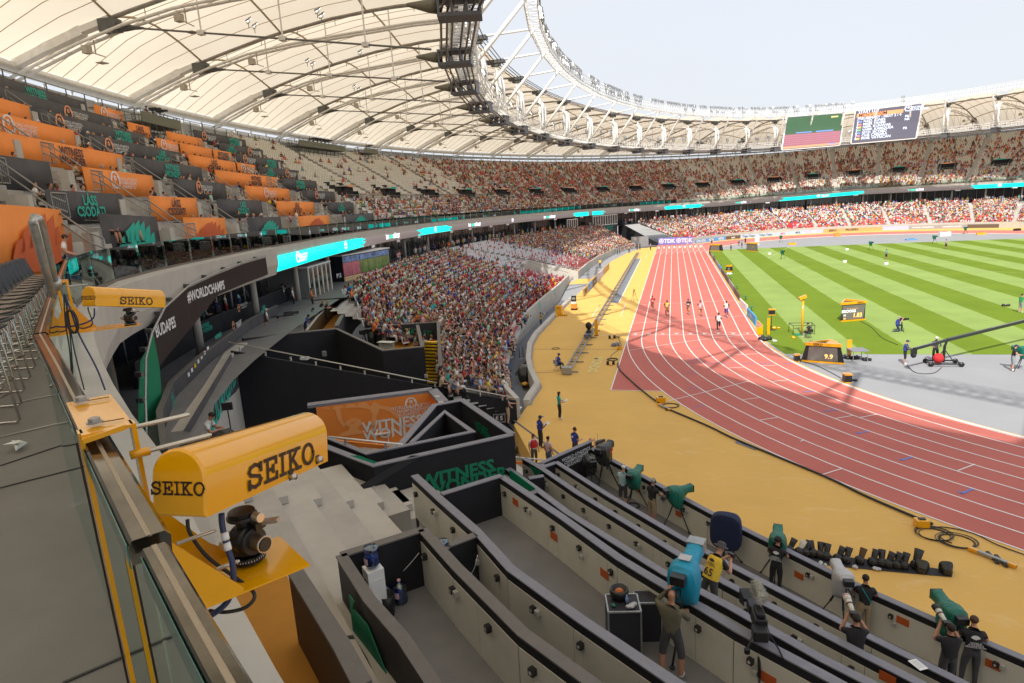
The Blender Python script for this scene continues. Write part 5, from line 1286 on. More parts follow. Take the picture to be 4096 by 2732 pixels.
P2c=Vector(G(*zz2(60,500),11.12));tr=[Vector(G(*zz2(*a),float(h2b[2])-.262))for a in((60,505),(775,412),(758,392),(55,470))];plate(tr,.008,'tray',m_yellow,b2)
rl2=Vector(G(*zz2(185,85),11.62));plate([Vector(G(*zz2(*a),11.62))for a in((135,95),(140,72),(228,68),(232,82))],.01,'top_plate',m_yellow,b2)
gp2=tr[0].lerp(tr[1],.3);gn2=(tr[1]-tr[0]).cross(Vector((0,0,1))).normalized()
g2=[onplane(*zz2(*a),tr[3].lerp(tr[2],.5),gn2)for a in((105,478),(190,280),(290,278),(300,300),(440,420),(440,455))];plate(g2,.006,'gusset',m_yellow,b2)
mb=MB();q=onplane(*zz2(218,80),tr[3].lerp(tr[2],.5),gn2);e=onplane(*zz2(262,285),tr[3].lerp(tr[2],.5),gn2);mb.beam(q,e,.02,.01);q=onplane(*zz2(152,95),tr[3].lerp(tr[2],.5),gn2);e=onplane(*zz2(185,290),tr[3].lerp(tr[2],.5),gn2);mb.beam(q,e,.02,.01);mb.build('legs',m_yellow,b2)
for a,b in((zz2(228,122),zz2(375,108)),):
 p0=onplane(*a,tr[2],gn2);e=onplane(*b,tr[2],gn2);mb=MB();mb.tube([p0,e],.009,8);mb.build('threaded_rod',m_galv,b2)
m_navy=mat('navy_cable',(.02,.03,.09),.45);m_blk=mat('black_cable',(.02,.02,.02),.5)
def cable(name,label,pts,r_,m,par=None,n=8,depth=None):
 P=[PX(u,v,d)for u,v,d in pts];Q=[]
 for i in range(len(P)-1):
  p0,p1,p2,p3=P[max(i-1,0)],P[i],P[i+1],P[min(i+2,len(P)-1)]
  for k in range(6):
   t=k/6;Q.append(.5*((2*p1)+(p2-p0)*t+(2*p0-5*p1+4*p2-p3)*t*t+(-p0+3*p1-3*p2+p3)*t**3))
 Q.append(P[-1]);mb=MB();mb.tube(Q,r_,n);o=mb.build(name,m,par,True);
 if label:tag(o,label,'cable')
 return o
dd=(Vector((-8.26,-55.85,11.3))-Vector(CP)).dot(Vector(fw))
cable('cable','thin black cable looping under the large yellow housing',[(*Q7(1290,440),dd),(*Q7(1310,540),dd),(*Q7(1430,700),dd),(*Q7(1620,840),dd),(*Q7(1750,950),dd-.02),(*Q7(1700,1040),dd-.03),(*Q7(1560,1078),dd-.03),(*Q7(1440,1068),dd-.02)],.0055,m_blk)
cable('cable','thick navy cable with white tags under the large yellow housing',[(*Q7(1525,400),dd-.05),(*Q7(1530,480),dd-.05),(*Q7(1560,620),dd-.06),(*Q7(1600,740),dd-.06),(*Q7(1605,880),dd-.06),(*Q7(1570,1000),dd-.05),(*Q7(1470,1090),dd-.04),(*Q7(1400,1120),dd)],.0085,m_navy)
for a,b in(((1545,530),(1556,580)),((1558,600),(1572,650))):
 p,q=PX(*Q7(*a),dd-.06),PX(*Q7(*b),dd-.06);mb=MB();mb.tube([p,q],.0105,10);tag(mb.build('cable_tag',m_wprint,None,True),'white printed tag wrapped on the navy cable, '+('upper' if a[1]<590 else 'lower')+' one','cable tag')
d2_=float((h2b-CP)@fw)-.2
for i,L in enumerate(([(200,180),(225,330),(250,560),(270,880)],[(200,180),(255,320),(310,480),(440,730),(505,896)],[(210,190),(240,400),(280,620),(350,896)],[(85,360),(95,410),(200,425),(330,405),(415,360),(425,285)],[(85,400),(150,460),(220,450)],[(290,425),(350,435),(410,400),(380,300),(380,275)],[(195,185),(210,400),(240,600),(262,896)])):
 cable('cable',('navy' if i in(1,3)else 'black')+' cable hanging by the smaller yellow housing, '+('straight down','running to the large bracket','slack middle strand','looped from the hood','short lower loop','small inner loop','nearest the bracket leg')[i],[(*zz2(*p),d2_)for p in L],.007 if i in(1,3)else .0055,m_navy if i in(1,3)else m_blk)
mb=MB();pc=PX(*zz2(258,385),d2_-.03);mb.tube([pc+Vector((.0,.0,.10))*math.cos(a)+Vector(RT)*.045*math.sin(a)for a in np.linspace(0,2*math.pi,18)],.012,6);tag(mb.build('cable_coil',m_blk,None,True),'small black coil of cable tied beside the yellow gusset','cable')
mb=MB();bb=[Vector(G(*Q7(*p),10.49))for p in((825,1160),(850,1300),(890,1420),(950,1566))];mb.tube(bb,.012,6);mb.tube([p+Vector((.015,0,0))for p in bb],.012,6);tag(mb.build('cable_bundle',mat('slate_blue_cable',(.06,.10,.18),.6),None,True),'slate blue cable bundle along the foot of the near glass pane','cable')
hp0=G(*RQ(345,640),11.0);m_galvp=mat('galvanised_tube',(.50,.52,.51),.35,.75,var=.2,vscale=12)
hq=thing('hoop_rail','galvanised steel hoop rail leaning up between the black chairs and the glass','handrail');dh=5.2
for offs in((0,0),):
 mb=MB();A=PX(*RQ(352,640),dh);B=PX(*RQ(222,150),dh*.80);B2=PX(*RQ(232,118),dh*.80);C2=PX(*RQ(262,128),dh*.86);C3=PX(*RQ(285,190),dh*.9);D=PX(*RQ(372,560),dh*1.02)
 mb.tube([A,A.lerp(B,.5),B,B2,C2,C3,C3.lerp(D,.5),D],.028,12);mb.build('tube',m_galvp,hq,True)
 mb=MB();mb.lathe([(.045,-.06),(.045,.06)],12,D,(D-C3).normalized().to_track_quat('Z','Y').to_matrix());mb.build('collar',m_galvp,hq,True)
mb=MB();pc=Vector(G(*Q4(115,1520),10.47));rr=random.Random(3);P=[pc+Vector((rr.uniform(-.1,.1),rr.uniform(-.08,.08),rr.uniform(0,.07)))for _ in range(16)]
for i in range(0,13):mb.add([tuple(P[i]),tuple(P[i+1]),tuple(P[i+2])],[(0,1,2)])
tag(mb.build('crumpled_paper',m_white),'crumpled white paper scrap on the grey walkway floor','paper')
# black shell chairs along the walkway
m_shell=mat('black_shell_plastic',(.028,.028,.03),.32,bump=.05,bscale=300);m_chrome=mat('chrome_tube',(.65,.63,.6),.15,.95);m_wood=mat('grey_brown_seat_top',(.17,.135,.115),.5)
def chair_meshes():
 Z_=.33;mb=MB();prof=[(a,b+Z_)for a,b in[(-.36,.86),(-.345,.80),(-.30,.64),(-.265,.52),(-.22,.45),(-.12,.425),(.06,.435),(.18,.44),(.225,.42)]];n=7;P=[]
 for th in(0,-.014):
  for y,z in prof:
   wd=.21 if z<.5+Z_ else .21-.05*(z-.5-Z_)/.36
   for j in range(n+1):
    u=-1+2*j/n;lift=.02*(abs(u)**3)if z<.5+Z_ else 0;fwd_=.03*(u*u)if z>=.5+Z_ else 0;P.append((u*wd,y+fwd_+(th if z>.5+Z_ else 0),z+lift+(th if z<=.5+Z_ else 0)))
 f=[];m_=len(prof)
 for i in range(m_-1):
  for j in range(n):a=i*(n+1)+j;f.append((a,a+1,a+n+2,a+n+1));b=a+m_*(n+1);f.append((b,b+n+1,b+n+2,b+1))
 for i in range(m_-1):
  for j in(0,n):a=i*(n+1)+j;b=a+m_*(n+1);f.append((a,a+n+1,b+n+1,b)if j==0 else(a,b,b+n+1,a+n+1))
 for i in(0,m_-1):
  for j in range(n):a=i*(n+1)+j;b=a+m_*(n+1);f.append((a,b,b+1,a+1)if i==0 else(a,a+1,b+1,b))
 mb.add(P,f);sh=mb.mesh('shell',m_shell);sh.polygons.foreach_set('use_smooth',[True]*len(sh.polygons))
 mb=MB()
 for s_ in(-1,1):mb.tube([(s_*.19,-.2,.74),(s_*.20,.16,.74),(s_*.205,.20,.69),(s_*.23,.24,.03),(s_*.23,.21,.012),(s_*.23,-.24,.012),(s_*.23,-.27,.03),(s_*.19,-.2,.74)],.0115,7)
 mb.tube([(-.23,-.2,.012),(.23,-.2,.012)],.0115,6);mb.tube([(-.215,.235,.3),(.215,.235,.3)],.0115,6);fr=mb.mesh('sled_frame',m_chrome);fr.polygons.foreach_set('use_smooth',[True]*len(fr.polygons))
 mb=MB();mb.box((0,.02,.781),(.36,.34,.012));pad=mb.mesh('seat_pad',m_wood)
 mb=MB();mb.box((0,-.345,1.13),(.10,.03,.03));hd_=mb.mesh('handle_slot',m_galv)
 return(('shell',sh),('sled_frame',fr),('seat_pad',pad),('handle_slot',hd_))
CM=chair_meshes()
def lerp_line0(pts,s):
 P=[Vector((*q,0))for q in pts]
 for i in range(len(P)-1):
  L=(P[i+1]-P[i]).length
  if s<=L:d=(P[i+1]-P[i]).normalized();return P[i]+d*s,d
  s-=L
 return None,None
places=['nearest the camera','second from the camera','third from the camera','fourth from the camera','fifth from the camera','sixth from the camera','beside the galvanised hoop','just past the galvanised hoop','two past the hoop','three past the hoop','four past the hoop','five past the hoop','four before the seated man','three before the seated man','two before the seated man','next to the seated man']
line_=[(-13.0,-53.35),(-13.95,-52.58),(-16.25,-50.45),(-19.7,-47.3),(-23.6,-43.6),(-26.9,-40.3)];acc=0;i=0
while True:
 p,dv=lerp_line0(line_,acc)
 if p is None:break
 lab='black shell bar chair on a chrome frame, '+(places[i]if i<len(places)else 'far along the row, number %d'%(i+1)if False else places[min(i,len(places)-1)])
 if i<len(places):o=thing('chair',lab,'chair',(p.x,p.y,10.46),math.atan2(dv.y,dv.x)-math.pi-.5,'black bar chairs in a row along the walkway')
 else:break
 for nm,me in CM:link(nm,me,o)
 acc+=.72;i+=1
 # photographers' terraces below the camera
FZ=[None,.5,1.25,2.0,2.75,3.5,4.25,5.0]
CL={1:[(-10.5,-31.5),(-9.3,-32.9),(-8,-34.3),(-5.8,-36.75),(-2.0,-40.6),(0,-42.3),(4,-45.5)],2:[(-11.4,-34.9),(-9.2,-37.4),(-6.9,-39.8),(-5.6,-41.1),(-2.7,-43.7),(-1.4,-44.8),(2,-47.5)],3:[(-12.3,-36.4),(-11.4,-37.3),(-10,-38.9),(-7.45,-41.5),(-5.8,-43.2),(-3.3,-45.3),(0,-48)],4:[(-12.2,-39),(-10.8,-40.55),(-9.8,-41.7),(-7.2,-44.2),(-5.9,-45.2),(-4.4,-46.5),(-1,-49)],5:[(-11.75,-41.25),(-9.7,-43.3),(-8.1,-45.0),(-5.9,-46.95),(-4.7,-47.85),(-2,-50)],6:[(-13.6,-43.06),(-12.4,-44.3),(-11.1,-45.6),(-10,-46.9),(-8.55,-48.1),(-7,-49.3),(-4,-51.5)],7:[(-11.7,-47),(-10.6,-48.15),(-9.1,-49.6),(-8.0,-50.4),(-5,-52.6)],8:[(-12.85,-48.1),(-11.7,-49.25),(-10.8,-50.0),(-10,-50.8),(-7,-53)]}
N7=Vector((.7071,.7071,0));orow=[None,'front','second','third','fourth','fifth','sixth','seventh']
m_clear=mat('clear_socket',(.42,.42,.39),.2,spec=.8);m_osign=mat('orange_notice',(.50,.10,.015),.6)
def lerp_line(pts,s):
 P=[Vector((*p[:2],0))for p in pts]
 for i in range(len(P)-1):
  L=(P[i+1]-P[i]).length
  if s<=L or i==len(P)-2:d=(P[i+1]-P[i]).normalized();return P[i]+d*s,d
  s-=L
def llen(pts):return sum(math.dist(pts[i],pts[i+1])for i in range(len(pts)-1))
rs_=random.Random(4)
for k in range(1,9):
 top=(FZ[k]if k<8 else FZ[7])+1.13;lab=f'black partition with grey coping and cream boards, {orow[k]} row from the track' if k<8 else 'dark outer partition with grey coping nearest the concrete steps'
 o=thing('partition',lab,'partition');zb=(FZ[k-1]if 1<k<8 else(0 if k==1 else 3.5))-.3
 wall(CL[k],zb,top,.15,m_black if k<8 else m_blackp,'panel',o,cap=m_cap if k<7 else m_capd,capw=.20,caph=.03)
 if k<8:
  Lt=llen(CL[k]);s=.02;i=0
  while s<Lt-.05:
   e=min(s+2.44,Lt);
   cuts=[s];acc=0
   for q in range(len(CL[k])-1):
    acc+=math.dist(CL[k][q],CL[k][q+1])
    if s+.1<acc<e-.1:cuts.append(acc)
   cuts.append(e)
   for c0,c1 in zip(cuts[:-1],cuts[1:]):
    a,d=lerp_line(CL[k],c0+.006);b,_=lerp_line(CL[k],c1-.006);n=Vector((d.y,-d.x,0));n=n if n.dot(N7)<0 else-n
    mb=MB();a2,b2_=a+n*.09,b+n*.09;mb.beam(Vector((a2.x,a2.y,(FZ[k]+top-.17)/2)),Vector((b2_.x,b2_.y,(FZ[k]+top-.17)/2)),.012,top-.17-FZ[k]);mb.build('cream_board',m_cream,o)
   s=e
  s=.35;i=0
  while s<Lt-.2:
   p,d=lerp_line(CL[k],s);n=Vector((d.y,-d.x,0));n=n if n.dot(N7)<0 else-n;q=p+n*.14;r_=math.atan2(d.y,d.x)
   mb=MB();mb.box((q.x,q.y,FZ[k]+.78),(.10,.09,.11),r_);sbx=mb.build('socket_box',m_black2,o);mb=MB();q2=p+n*.187;mb.lathe([(.03,0),(.028,.006)],10,(q2.x,q2.y,FZ[k]+.78),n.to_track_quat('Z','Y').to_matrix());mb.build('socket_face',m_clear,sbx)
   if i%2:mb=MB();q3=q+d*(.13 if i%4==1 else .09);mb.box((q3.x,q3.y,FZ[k]+(.78 if i%4==1 else .6)),(.09,.08,.10),r_);mb.build('clear_socket',m_clear,o)
   s+=1.18+rs_.uniform(-.1,.1);i+=1
for(u,v),k in((RL(380,492),5),(RL(740,812),5),(RL(1217,1167),5),(RO(1690,1520),5),(RL(1530,372),1),(RL(1912,602),1),(RM(1750,742),1),(RN(925,842),1),(RN(1985,1355),1),(RN(745,1510),3)):
 best=None
 for i in range(len(CL[k])-1):
  a,b=Vector((*CL[k][i],0)),Vector((*CL[k][i+1],0));d=(b-a).normalized();n=Vector((d.y,-d.x,0));n=n if n.dot(N7)<0 else-n
  p=onplane(u,v,a+n*.105,n);s=(p-a).dot(d)
  if-.1<s-0 and(Vector((p.x,p.y,0))-a-n*.1).dot(d)<(b-a).length+.1 and FZ[k]<p.z<FZ[k]+1.1:best=(p,d,n)
 if best:p,d,n=best;mb=MB();mb.box((0,0,0),(.30,.008,.20));o=mb.build('notice',m_osign);o.location=p;o.rotation_euler.z=math.atan2(d.y,d.x);tag(o,f'orange paper notice taped to the cream boards of the {orow[k]} photographers row','notice','orange notices on the partitions')
fl_=[]
for k in range(1,8):
 P=[(a,b)for a,b in CL[k]]+[(a,b)for a,b in CL[k+1]][::-1];o=poly_obj('terrace_floor',P,FZ[k],m_floor,thick=.25)
def xwall(a,b,z0,z1,par=None,name='end_panel',m=None,cap=m_cap):return wall([a,b],z0,z1,.15,m or m_black,name,par,cap=cap,capw=.20,caph=.03)
ew=thing('end_partitions','black end panels closing the left side of the photographers rows','partition')
g2_=lambda p,z:G(*p,z)[:2]
T1L=g2_(RL(605,128),1.98);xwall(CL[1][0],T1L,0,1.95,ew);xwall(T1L,CL[2][0],0,1.95,ew)
xwall(CL[2][0],g2_(RL(610,165),2.4),.8,2.36,ew);xwall(g2_(RL(645,238),3.15),g2_(RL(505,262),3.15),1.3,3.12,ew);xwall(g2_(RL(605,375),3.9),g2_(RL(505,410),3.9),2.1,3.87,ew)
xwall(CL[5][0],(-13.07,-42.6),3.0,4.66,ew);a6=g2_(RS(1015,232),5.4);b6=g2_(RS(820,305),5.4);xwall(a6,b6,4.0,5.38,ew,cap=m_capd);xwall(CL[7][0],CL[8][0],4.4,6.13,ew,cap=m_capd);xwall(b6,CL[7][0],4.0,5.38,ew,cap=m_capd)
p=Vector(((CL[1][0][0]+T1L[0])/2,(CL[1][0][1]+T1L[1])/2,1.45));x=(Vector((*CL[1][0],0))-Vector((*T1L,0))).normalized();n=Vector((x.y,-x.x,0));p1=Vector((CL[1][0][0],CL[1][0][1],1.55))-x*1.05+n*.09
text('WORLD ATHLETICS\nCHAMPIONSHIPS\nBUDAPEST 23',p1,x,(0,0,1),.20,m_wprint,ew,.015,align='CENTER')
wall([(-14.8,-31.5),(-12.4,-34.2),(-11.9,-35.6)],-.2,1.2,.35,m_concl,'concrete_stub')['kind']='structure'
o=thing('barrier_rail','white tubular rail over an orange strip behind the black partitions','barrier');a,b=Vector(G(*RL(370,65),1.5)),Vector(G(*RL(690,97),1.5));mb=MB();mb.tube([a,b],.03,8);mb.build('tube',m_white,o,True);mb=MB();mb.beam(a-Vector((0,0,.25)),b-Vector((0,0,.25)),.04,.12);mb.build('orange_strip',m_orange,o)
def fquad(px_,P0,N_,m,name,par,th=.02):
 P=[onplane(u,v,P0,N_)for u,v in px_];return plate(P,th,name,m,par)
P0=Vector((*CL[4][0],0));dn=(Vector((*CL[4][1],0))-P0).normalized();nn=Vector((dn.y,-dn.x,0))
fquad([RL(*a)for a in((325,185),(570,365),(500,390),(400,330),(325,262))],P0-N7*.11,nn,m_green,'green_print',ew)
P0=Vector((*CL[3][0],0));dn=(Vector((*CL[3][1],0))-P0).normalized();nn=Vector((dn.y,-dn.x,0));fquad([RL(*a)for a in((505,145),(635,212),(565,235))],P0-N7*.11,nn,m_green,'green_print',ew)
P0=Vector((*CL[8][1],0))-N7*.1;d8=(Vector((*CL[8][2],0))-Vector((*CL[8][1],0))).normalized();n8=Vector((d8.y,-d8.x,0))
fquad([Q8(*a)for a in((50,960),(85,1010),(75,1055),(175,1170),(330,1566),(180,1566),(80,1230))],P0-N7*.02,n8,m_green,'green_print',ew)
P6=Vector((*CL[6][0],0));d6=(Vector((*CL[6][2],0))-P6).normalized();n6=Vector((d6.y,-d6.x,0));n6=n6 if n6.dot(N7)<0 else-n6
xq=-n6.cross(Vector((0,0,1)));xq=d6
for s_,(u,v),sz in(('WITNESS',Q8(700,490),.34),('WONDER',Q8(730,555),.34),('THE',Q8(632,475),.13)):text(s_,onplane(u,v,P6+n6*.09,n6),d6,(0,0,1),sz,m_green,ew,.03)
# concrete bowl steps left of the terraces
Tg=Vector((.7071,-.7071,0));stp=thing('concrete_steps','bare pale concrete bowl steps between the black block and the near partitions','steps')
zrow=lambda d:3.35+.375*(-37.9-d)
for i in range(16):
 d=-38.2-.8*i;z=zrow(d);c=N7*(d+.4-.4)+Tg*0
 tm=20.6 if d>-41.0 else(24.7 if d>-42.9 else 31);a=N7*(d)+Tg*(18.7 if d>-40.6 else 17.);b=N7*(d)+Tg*tm;mb=MB();mb.beam(Vector((a.x,a.y,z-.4)),Vector((b.x,b.y,z-.4)),.80,.8,up=(0,0,1));mb.build('tread',m_conc if i%2 else m_concl,stp)
 for j,tt_ in enumerate((tm-1.2,19.6)):
  a=N7*(d+.52)+Tg*(tt_-.55);b=N7*(d+.52)+Tg*(tt_+.55);mb=MB();mb.beam(Vector((a.x,a.y,z-.18)),Vector((b.x,b.y,z-.18)),.26,.2);mb.build('half_step',m_concl,stp)
o=thing('ochre_box','ochre floored box with a brown-grey border below the large yellow housing','platform')
P=[G(*Q7(*a),6.3)[:2]for a in((1300,880),(1960,800),(2351,1500),(2351,1900),(1500,1900))];mb=MB();mb.prism(P,6.0,6.3);mb.build('floor',mat('ochre_carpet',(.46,.20,.02),.9,var=.06,vscale=3),o)
wall([G(*Q7(2025,795),7.4)[:2],G(*Q7(2351,1320),7.4)[:2],G(*Q8(150,1600),7.4)[:2]],5.9,7.4,.16,mat('umber_panel',(.10,.045,.006),.8),'border_wall',o,cap=m_capd,capw=.2)
mb=MB()
for i in range(6):pts=[G(*Q8(40+i*6,1240),5.6),G(*Q8(60+i*22,1400),5.3),G(*Q8(130+i*22,1566),5.2)];mb.tube([Vector(p)for p in pts],.02,5)
tag(mb.build('cable_bundle',m_blk,None,True),'bundle of black cables draped on the concrete steps by the near black box','cable')
# big black block with the triangular well
blk=thing('black_block','large black block with grey coping, triangular well and green slogan','black block')
out=[G(*RI(700,1190),5.0)[:2],G(*RI(1210,1385),5.0)[:2],G(*RI(1640,1548),5.0)[:2],(-12.03,-38.81),(-14.88,-35.4),(-15.75,-36.09),G(*Q5(400,1500),5.0)[:2]]
wall(out[:4],.0,4.97,.16,m_black,'face',blk,cap=m_cap,capw=.24,caph=.035);wall(out[3:],.0,4.975,.16,m_black,'face',blk,cap=m_cap,capw=.24,caph=.036)
inn=[G(*RI(1210,1295),5.0)[:2],G(*RI(1570,1440),5.0)[:2],G(*Q5(900,1402),5.0)[:2],G(*Q5(710,1265),5.0)[:2],G(*Q5(480,1480),5.0)[:2]]
wall(inn,2.0,4.97,.12,m_black,'inner_face',blk,cap=m_cap,capw=.18,caph=.04)
mb=MB();mb.prism([p for p in out[1:6]]+[G(*RI(1400,1340),5)[:2]],1.5,2.2);mb.build('well_floor',m_black,blk)
Pb=Vector((*out[3],0));db=(Vector((*out[3],0))-Vector((*out[2],0))).normalized();nb_=Vector((db.y,-db.x,0));nb_=nb_ if nb_.dot(N7)<0 else-nb_
text('WITNESS',onplane(*Q8(800,130),Pb+nb_*.09,nb_),db,(0,0,1),.58,m_green,blk,.035,sx=1.05);text('WONDER',onplane(*Q8(868,185),Pb+nb_*.09,nb_),db,(0,0,1),.58,m_green,blk,.035,sx=1.05)
fquad([Q8(*a)for a in((55,0),(120,0),(245,45),(225,58))],Pb+nb_*.082,nb_,m_green,'green_print',blk,.004)
fquad([Q8(*a)for a in((0,345),(0,280),(480,0),(560,0))],Pb+nb_*.082,nb_,mat('near_black_print',(.022,.022,.026),.6),'diagonal_print',blk,.003)
Pi=Vector((*out[4],0));di=(Vector((*out[3],0))-Pi).normalized();ni=Vector((di.y,-di.x,0));ni=ni if ni.dot(Vector((-1,-1,0)))>0 else-ni
text('WITNESS',onplane(*Q5(962,1375),Pi+ni*.1,ni),di,(0,0,1),.30,m_green,blk,.03);text('WONDER',onplane(*Q5(975,1412),Pi+ni*.1,ni),di,(0,0,1),.30,m_green,blk,.03)
# long sloping black wall with its handrail, tunnel
lw=thing('tunnel_wall','long sloping black wall with a pale handrail beside the orange lounge','wall')
A_=Vector((-15.85,-23.55,0));B_=Vector((-29.7,-29.6,0))
wall([A_,B_],-.2,[1.15,5.55],.2,m_black,'black_face',lw)
mb=MB();n_=Vector((.4,-.9,0)).normalized();mb.tube([Vector(G(*Q5(1180,1170),1.35))+Vector((0,0,0)),Vector((-29.9,-29.4,6.0))+n_*.1],.035,8);mb.build('handrail_tube',mat('cream_rail',(.55,.53,.46),.4),lw,True)
mb=MB()
for i in range(12):f=(i+.5)/12;p=Vector((-16,-23.6,1.3)).lerp(Vector((-29.9,-29.6,5.9)),f);mb.beam(p+n_*.1,p+n_*.1-Vector((0,0,.22)),.07)
mb.build('rail_bracket',m_concl,lw)
mb=MB();p=Vector(G(*RI(985,548),4.3));mb.box(p,(.45,.3,.14));tag(mb.build('junction_box',m_wprint),'white junction box on the pale handrail of the long black wall','box')
for(u,v,s_)in((*RI(1170,505),1),(*RI(450,375),.9),(*RI(2125,715),.6)):
 o=thing('spot_lamp',('small spot lamp on a stalk above the long black wall' if s_==1 else('white stick lamp at the corner of the black box' if s_==.9 else 'tiny lamp at the foot of the yellow steps')),'lamp',G(u,v,4.2));mb=MB();mb.box((0,0,0),(.22*s_,.16*s_,.30*s_));mb.build('lamp_head',m_galv,o);mb=MB();mb.tube([(0,0,-.1),(.02,0,-.6)],.02,6);mb.build('stalk',m_black2,o)
lo=thing('lounge_banner','orange banner wall with a pale figure print and white slogan above the lounge','banner')
N_l=Vector((.35,-.94,0)).normalized()
zt=4.6;a=Vector(G(*RI(1090,1012),zt));b=Vector(G(*RI(2160,872),zt));xl=(b-a).normalized();nl=Vector((xl.y,-xl.x,0))
mb=MB();mb.add([(a.x,a.y,1.6),(b.x,b.y,1.6),(b.x,b.y,zt),(a.x,a.y,zt)],[(0,1,2,3)]);q=a-nl*.06;q2=b-nl*.06;mb.add([(q.x,q.y,1.6),(q2.x,q2.y,1.6),(q2.x,q2.y,zt),(q.x,q.y,zt)],[(3,2,1,0)]);mb.build('banner_cloth',m_orange,lo)
c2=Vector(G(*RI(2225,985),4.2));mb=MB();mb.add([(b.x,b.y,1.6),(c2.x,c2.y,1.6),(c2.x,c2.y,4.3),(b.x,b.y,zt)],[(0,1,2,3),(3,2,1,0)]);mb.build('banner_return',m_orange,lo)
fr=[RI(990,1000),RI(1060,985),RI(2140,850),RI(2230,838)];mb=MB();f1,f2=Vector(G(*RI(1010,1010),zt+.05)),Vector(G(*RI(2190,855),zt+.05));f3=Vector(G(*RI(2290,965),zt+.05));mb.beam(f1-nl*.25,f2-nl*.2,.42,.12);mb.beam(f2-nl*.1,f3,.42,.12);mb.build('frame',m_cap,lo)
for uv in(RI(2228,908),RI(2265,962)):mb=MB();mb.lathe([(.12,0),(.11,.02)],14,Vector(G(*uv,zt+.11)));mb.build('recessed_lamp',m_clear,lo)
on=lambda u,v,e=.02:onplane(u,v,a+nl*e,nl)
def opoly(P,m,nm,e=.02):q=[on(*RI(*p),e)for p in P];mb=MB();mb.add([tuple(v)for v in q],[tuple(range(len(q)))]);mb.build(nm,m,lo)
opoly([(1120,1015),(1200,1008),(1240,1030),(1260,1000),(1330,990),(1360,1015),(1380,985),(1450,975),(1480,1000),(1500,970),(1560,960),(1600,1005),(1640,960),(1720,1000),(1780,1000),(1830,1050),(1900,1115),(1850,1110),(1790,1055),(1690,1020),(1660,1100),(1640,1230),(1600,1215),(1620,1080),(1600,1030),(1480,1010),(1320,1020),(1335,1120),(1370,1180),(1350,1200),(1290,1120),(1270,1030),(1180,1020)],m_orangel,'wing_print')
opoly([(1365,1150),(1400,1125),(1450,1108),(1500,1120),(1530,1160),(1510,1175),(1505,1190),(1480,1195),(1500,1225),(1560,1250),(1430,1270),(1290,1290),(1330,1250),(1400,1225),(1410,1190),(1370,1180)],m_orangel,'figure_print',.022)
opoly([(1420,1150),(1470,1130),(1440,1165),(1415,1170)],m_orange,'hair_print',.026);opoly([(1470,1200),(1500,1190),(1490,1200)],m_orange,'chin_print',.026)
text('WITNESS',on(*RI(1815,1165)),xl,(0,0,1),.62,m_wprint,lo,.03,shear=.0);text('WONDER',on(*RI(1850,1240)),xl,(0,0,1),.62,m_wprint,lo,.03);wa_logo(lo,on(*RI(1985,980)),xl,.55,m_wprint);text('WORLD ATHLETICS\nCHAMPIONSHIPS\nBUDAPEST 23',on(*RI(1990,1035)),xl,(0,0,1),.2,m_wprint,lo,.01)
m_leather=mat('tan_leather',(.30,.10,.03),.5,var=.1,vscale=4)
def sofa(p,r_,L,label):
 o=thing('sofa',label,'sofa',p,r_)
 for nm,c,d in(('seat',(0,0,.28),(L,.75,.3)),('backrest',(0,.38,.5),(L,.18,.75)),('armrest',(-L/2,.02,.38),(.18,.85,.6)),('armrest',(L/2,.02,.38),(.18,.85,.6))):
  mb=MB();mb.box(c,d);ob=mb.build(nm,m_leather,o);bv=ob.modifiers.new('b','BEVEL');bv.width=.05;bv.segments=2
rzl=math.atan2(xl.y,xl.x);zf=2.6
sofa(G(*RI(1500,1345),zf),rzl,2.6,'tan leather sofa under the orange banner, left of the white table');sofa(G(*RI(1890,1300),zf),rzl,2.0,'tan leather sofa under the orange banner, right of the white table')
o=thing('side_table','small white side table between the two tan sofas','table',G(*RI(1715,1345),zf),rzl);mb=MB();mb.box((0,0,.5),(.6,.6,.05));mb.build('tabletop',m_white,o)
for sx in(-.26,.26):
 for sy in(-.26,.26):mb=MB();mb.beam((sx,sy,0),(sx,sy,.48),.04);mb.build('leg',m_white,o)
mb=MB();mb.prism([tuple(G(*RI(*q),zf)[:2])for q in((1100,1320),(2000,1250),(2100,1330),(1600,1440))],zf-.4,zf);mb.build('lounge_floor',m_conc)['kind']='structure'
o=thing('lounge_rail','white tubular rail with orange band in front of the sofas','barrier');a3,b3=Vector(G(*RI(1205,1285),5.2)),Vector(G(*RI(1905,1358),5.2));mb=MB();mb.tube([a3,b3],.03,8);mb.build('tube',m_white,o,True)
for f in(.24,.78):q=a3.lerp(b3,f);mb=MB();mb.beam(q,q-Vector((0,0,.28)),.1,.04);mb.build('post',m_galv,o)
mb=MB();a4,b4=Vector(G(*RI(1290,1335),4.95)),Vector(G(*RI(1780,1388),4.95));mb.beam(a4,b4,.05,.14);mb.build('orange_band',m_orange,o)
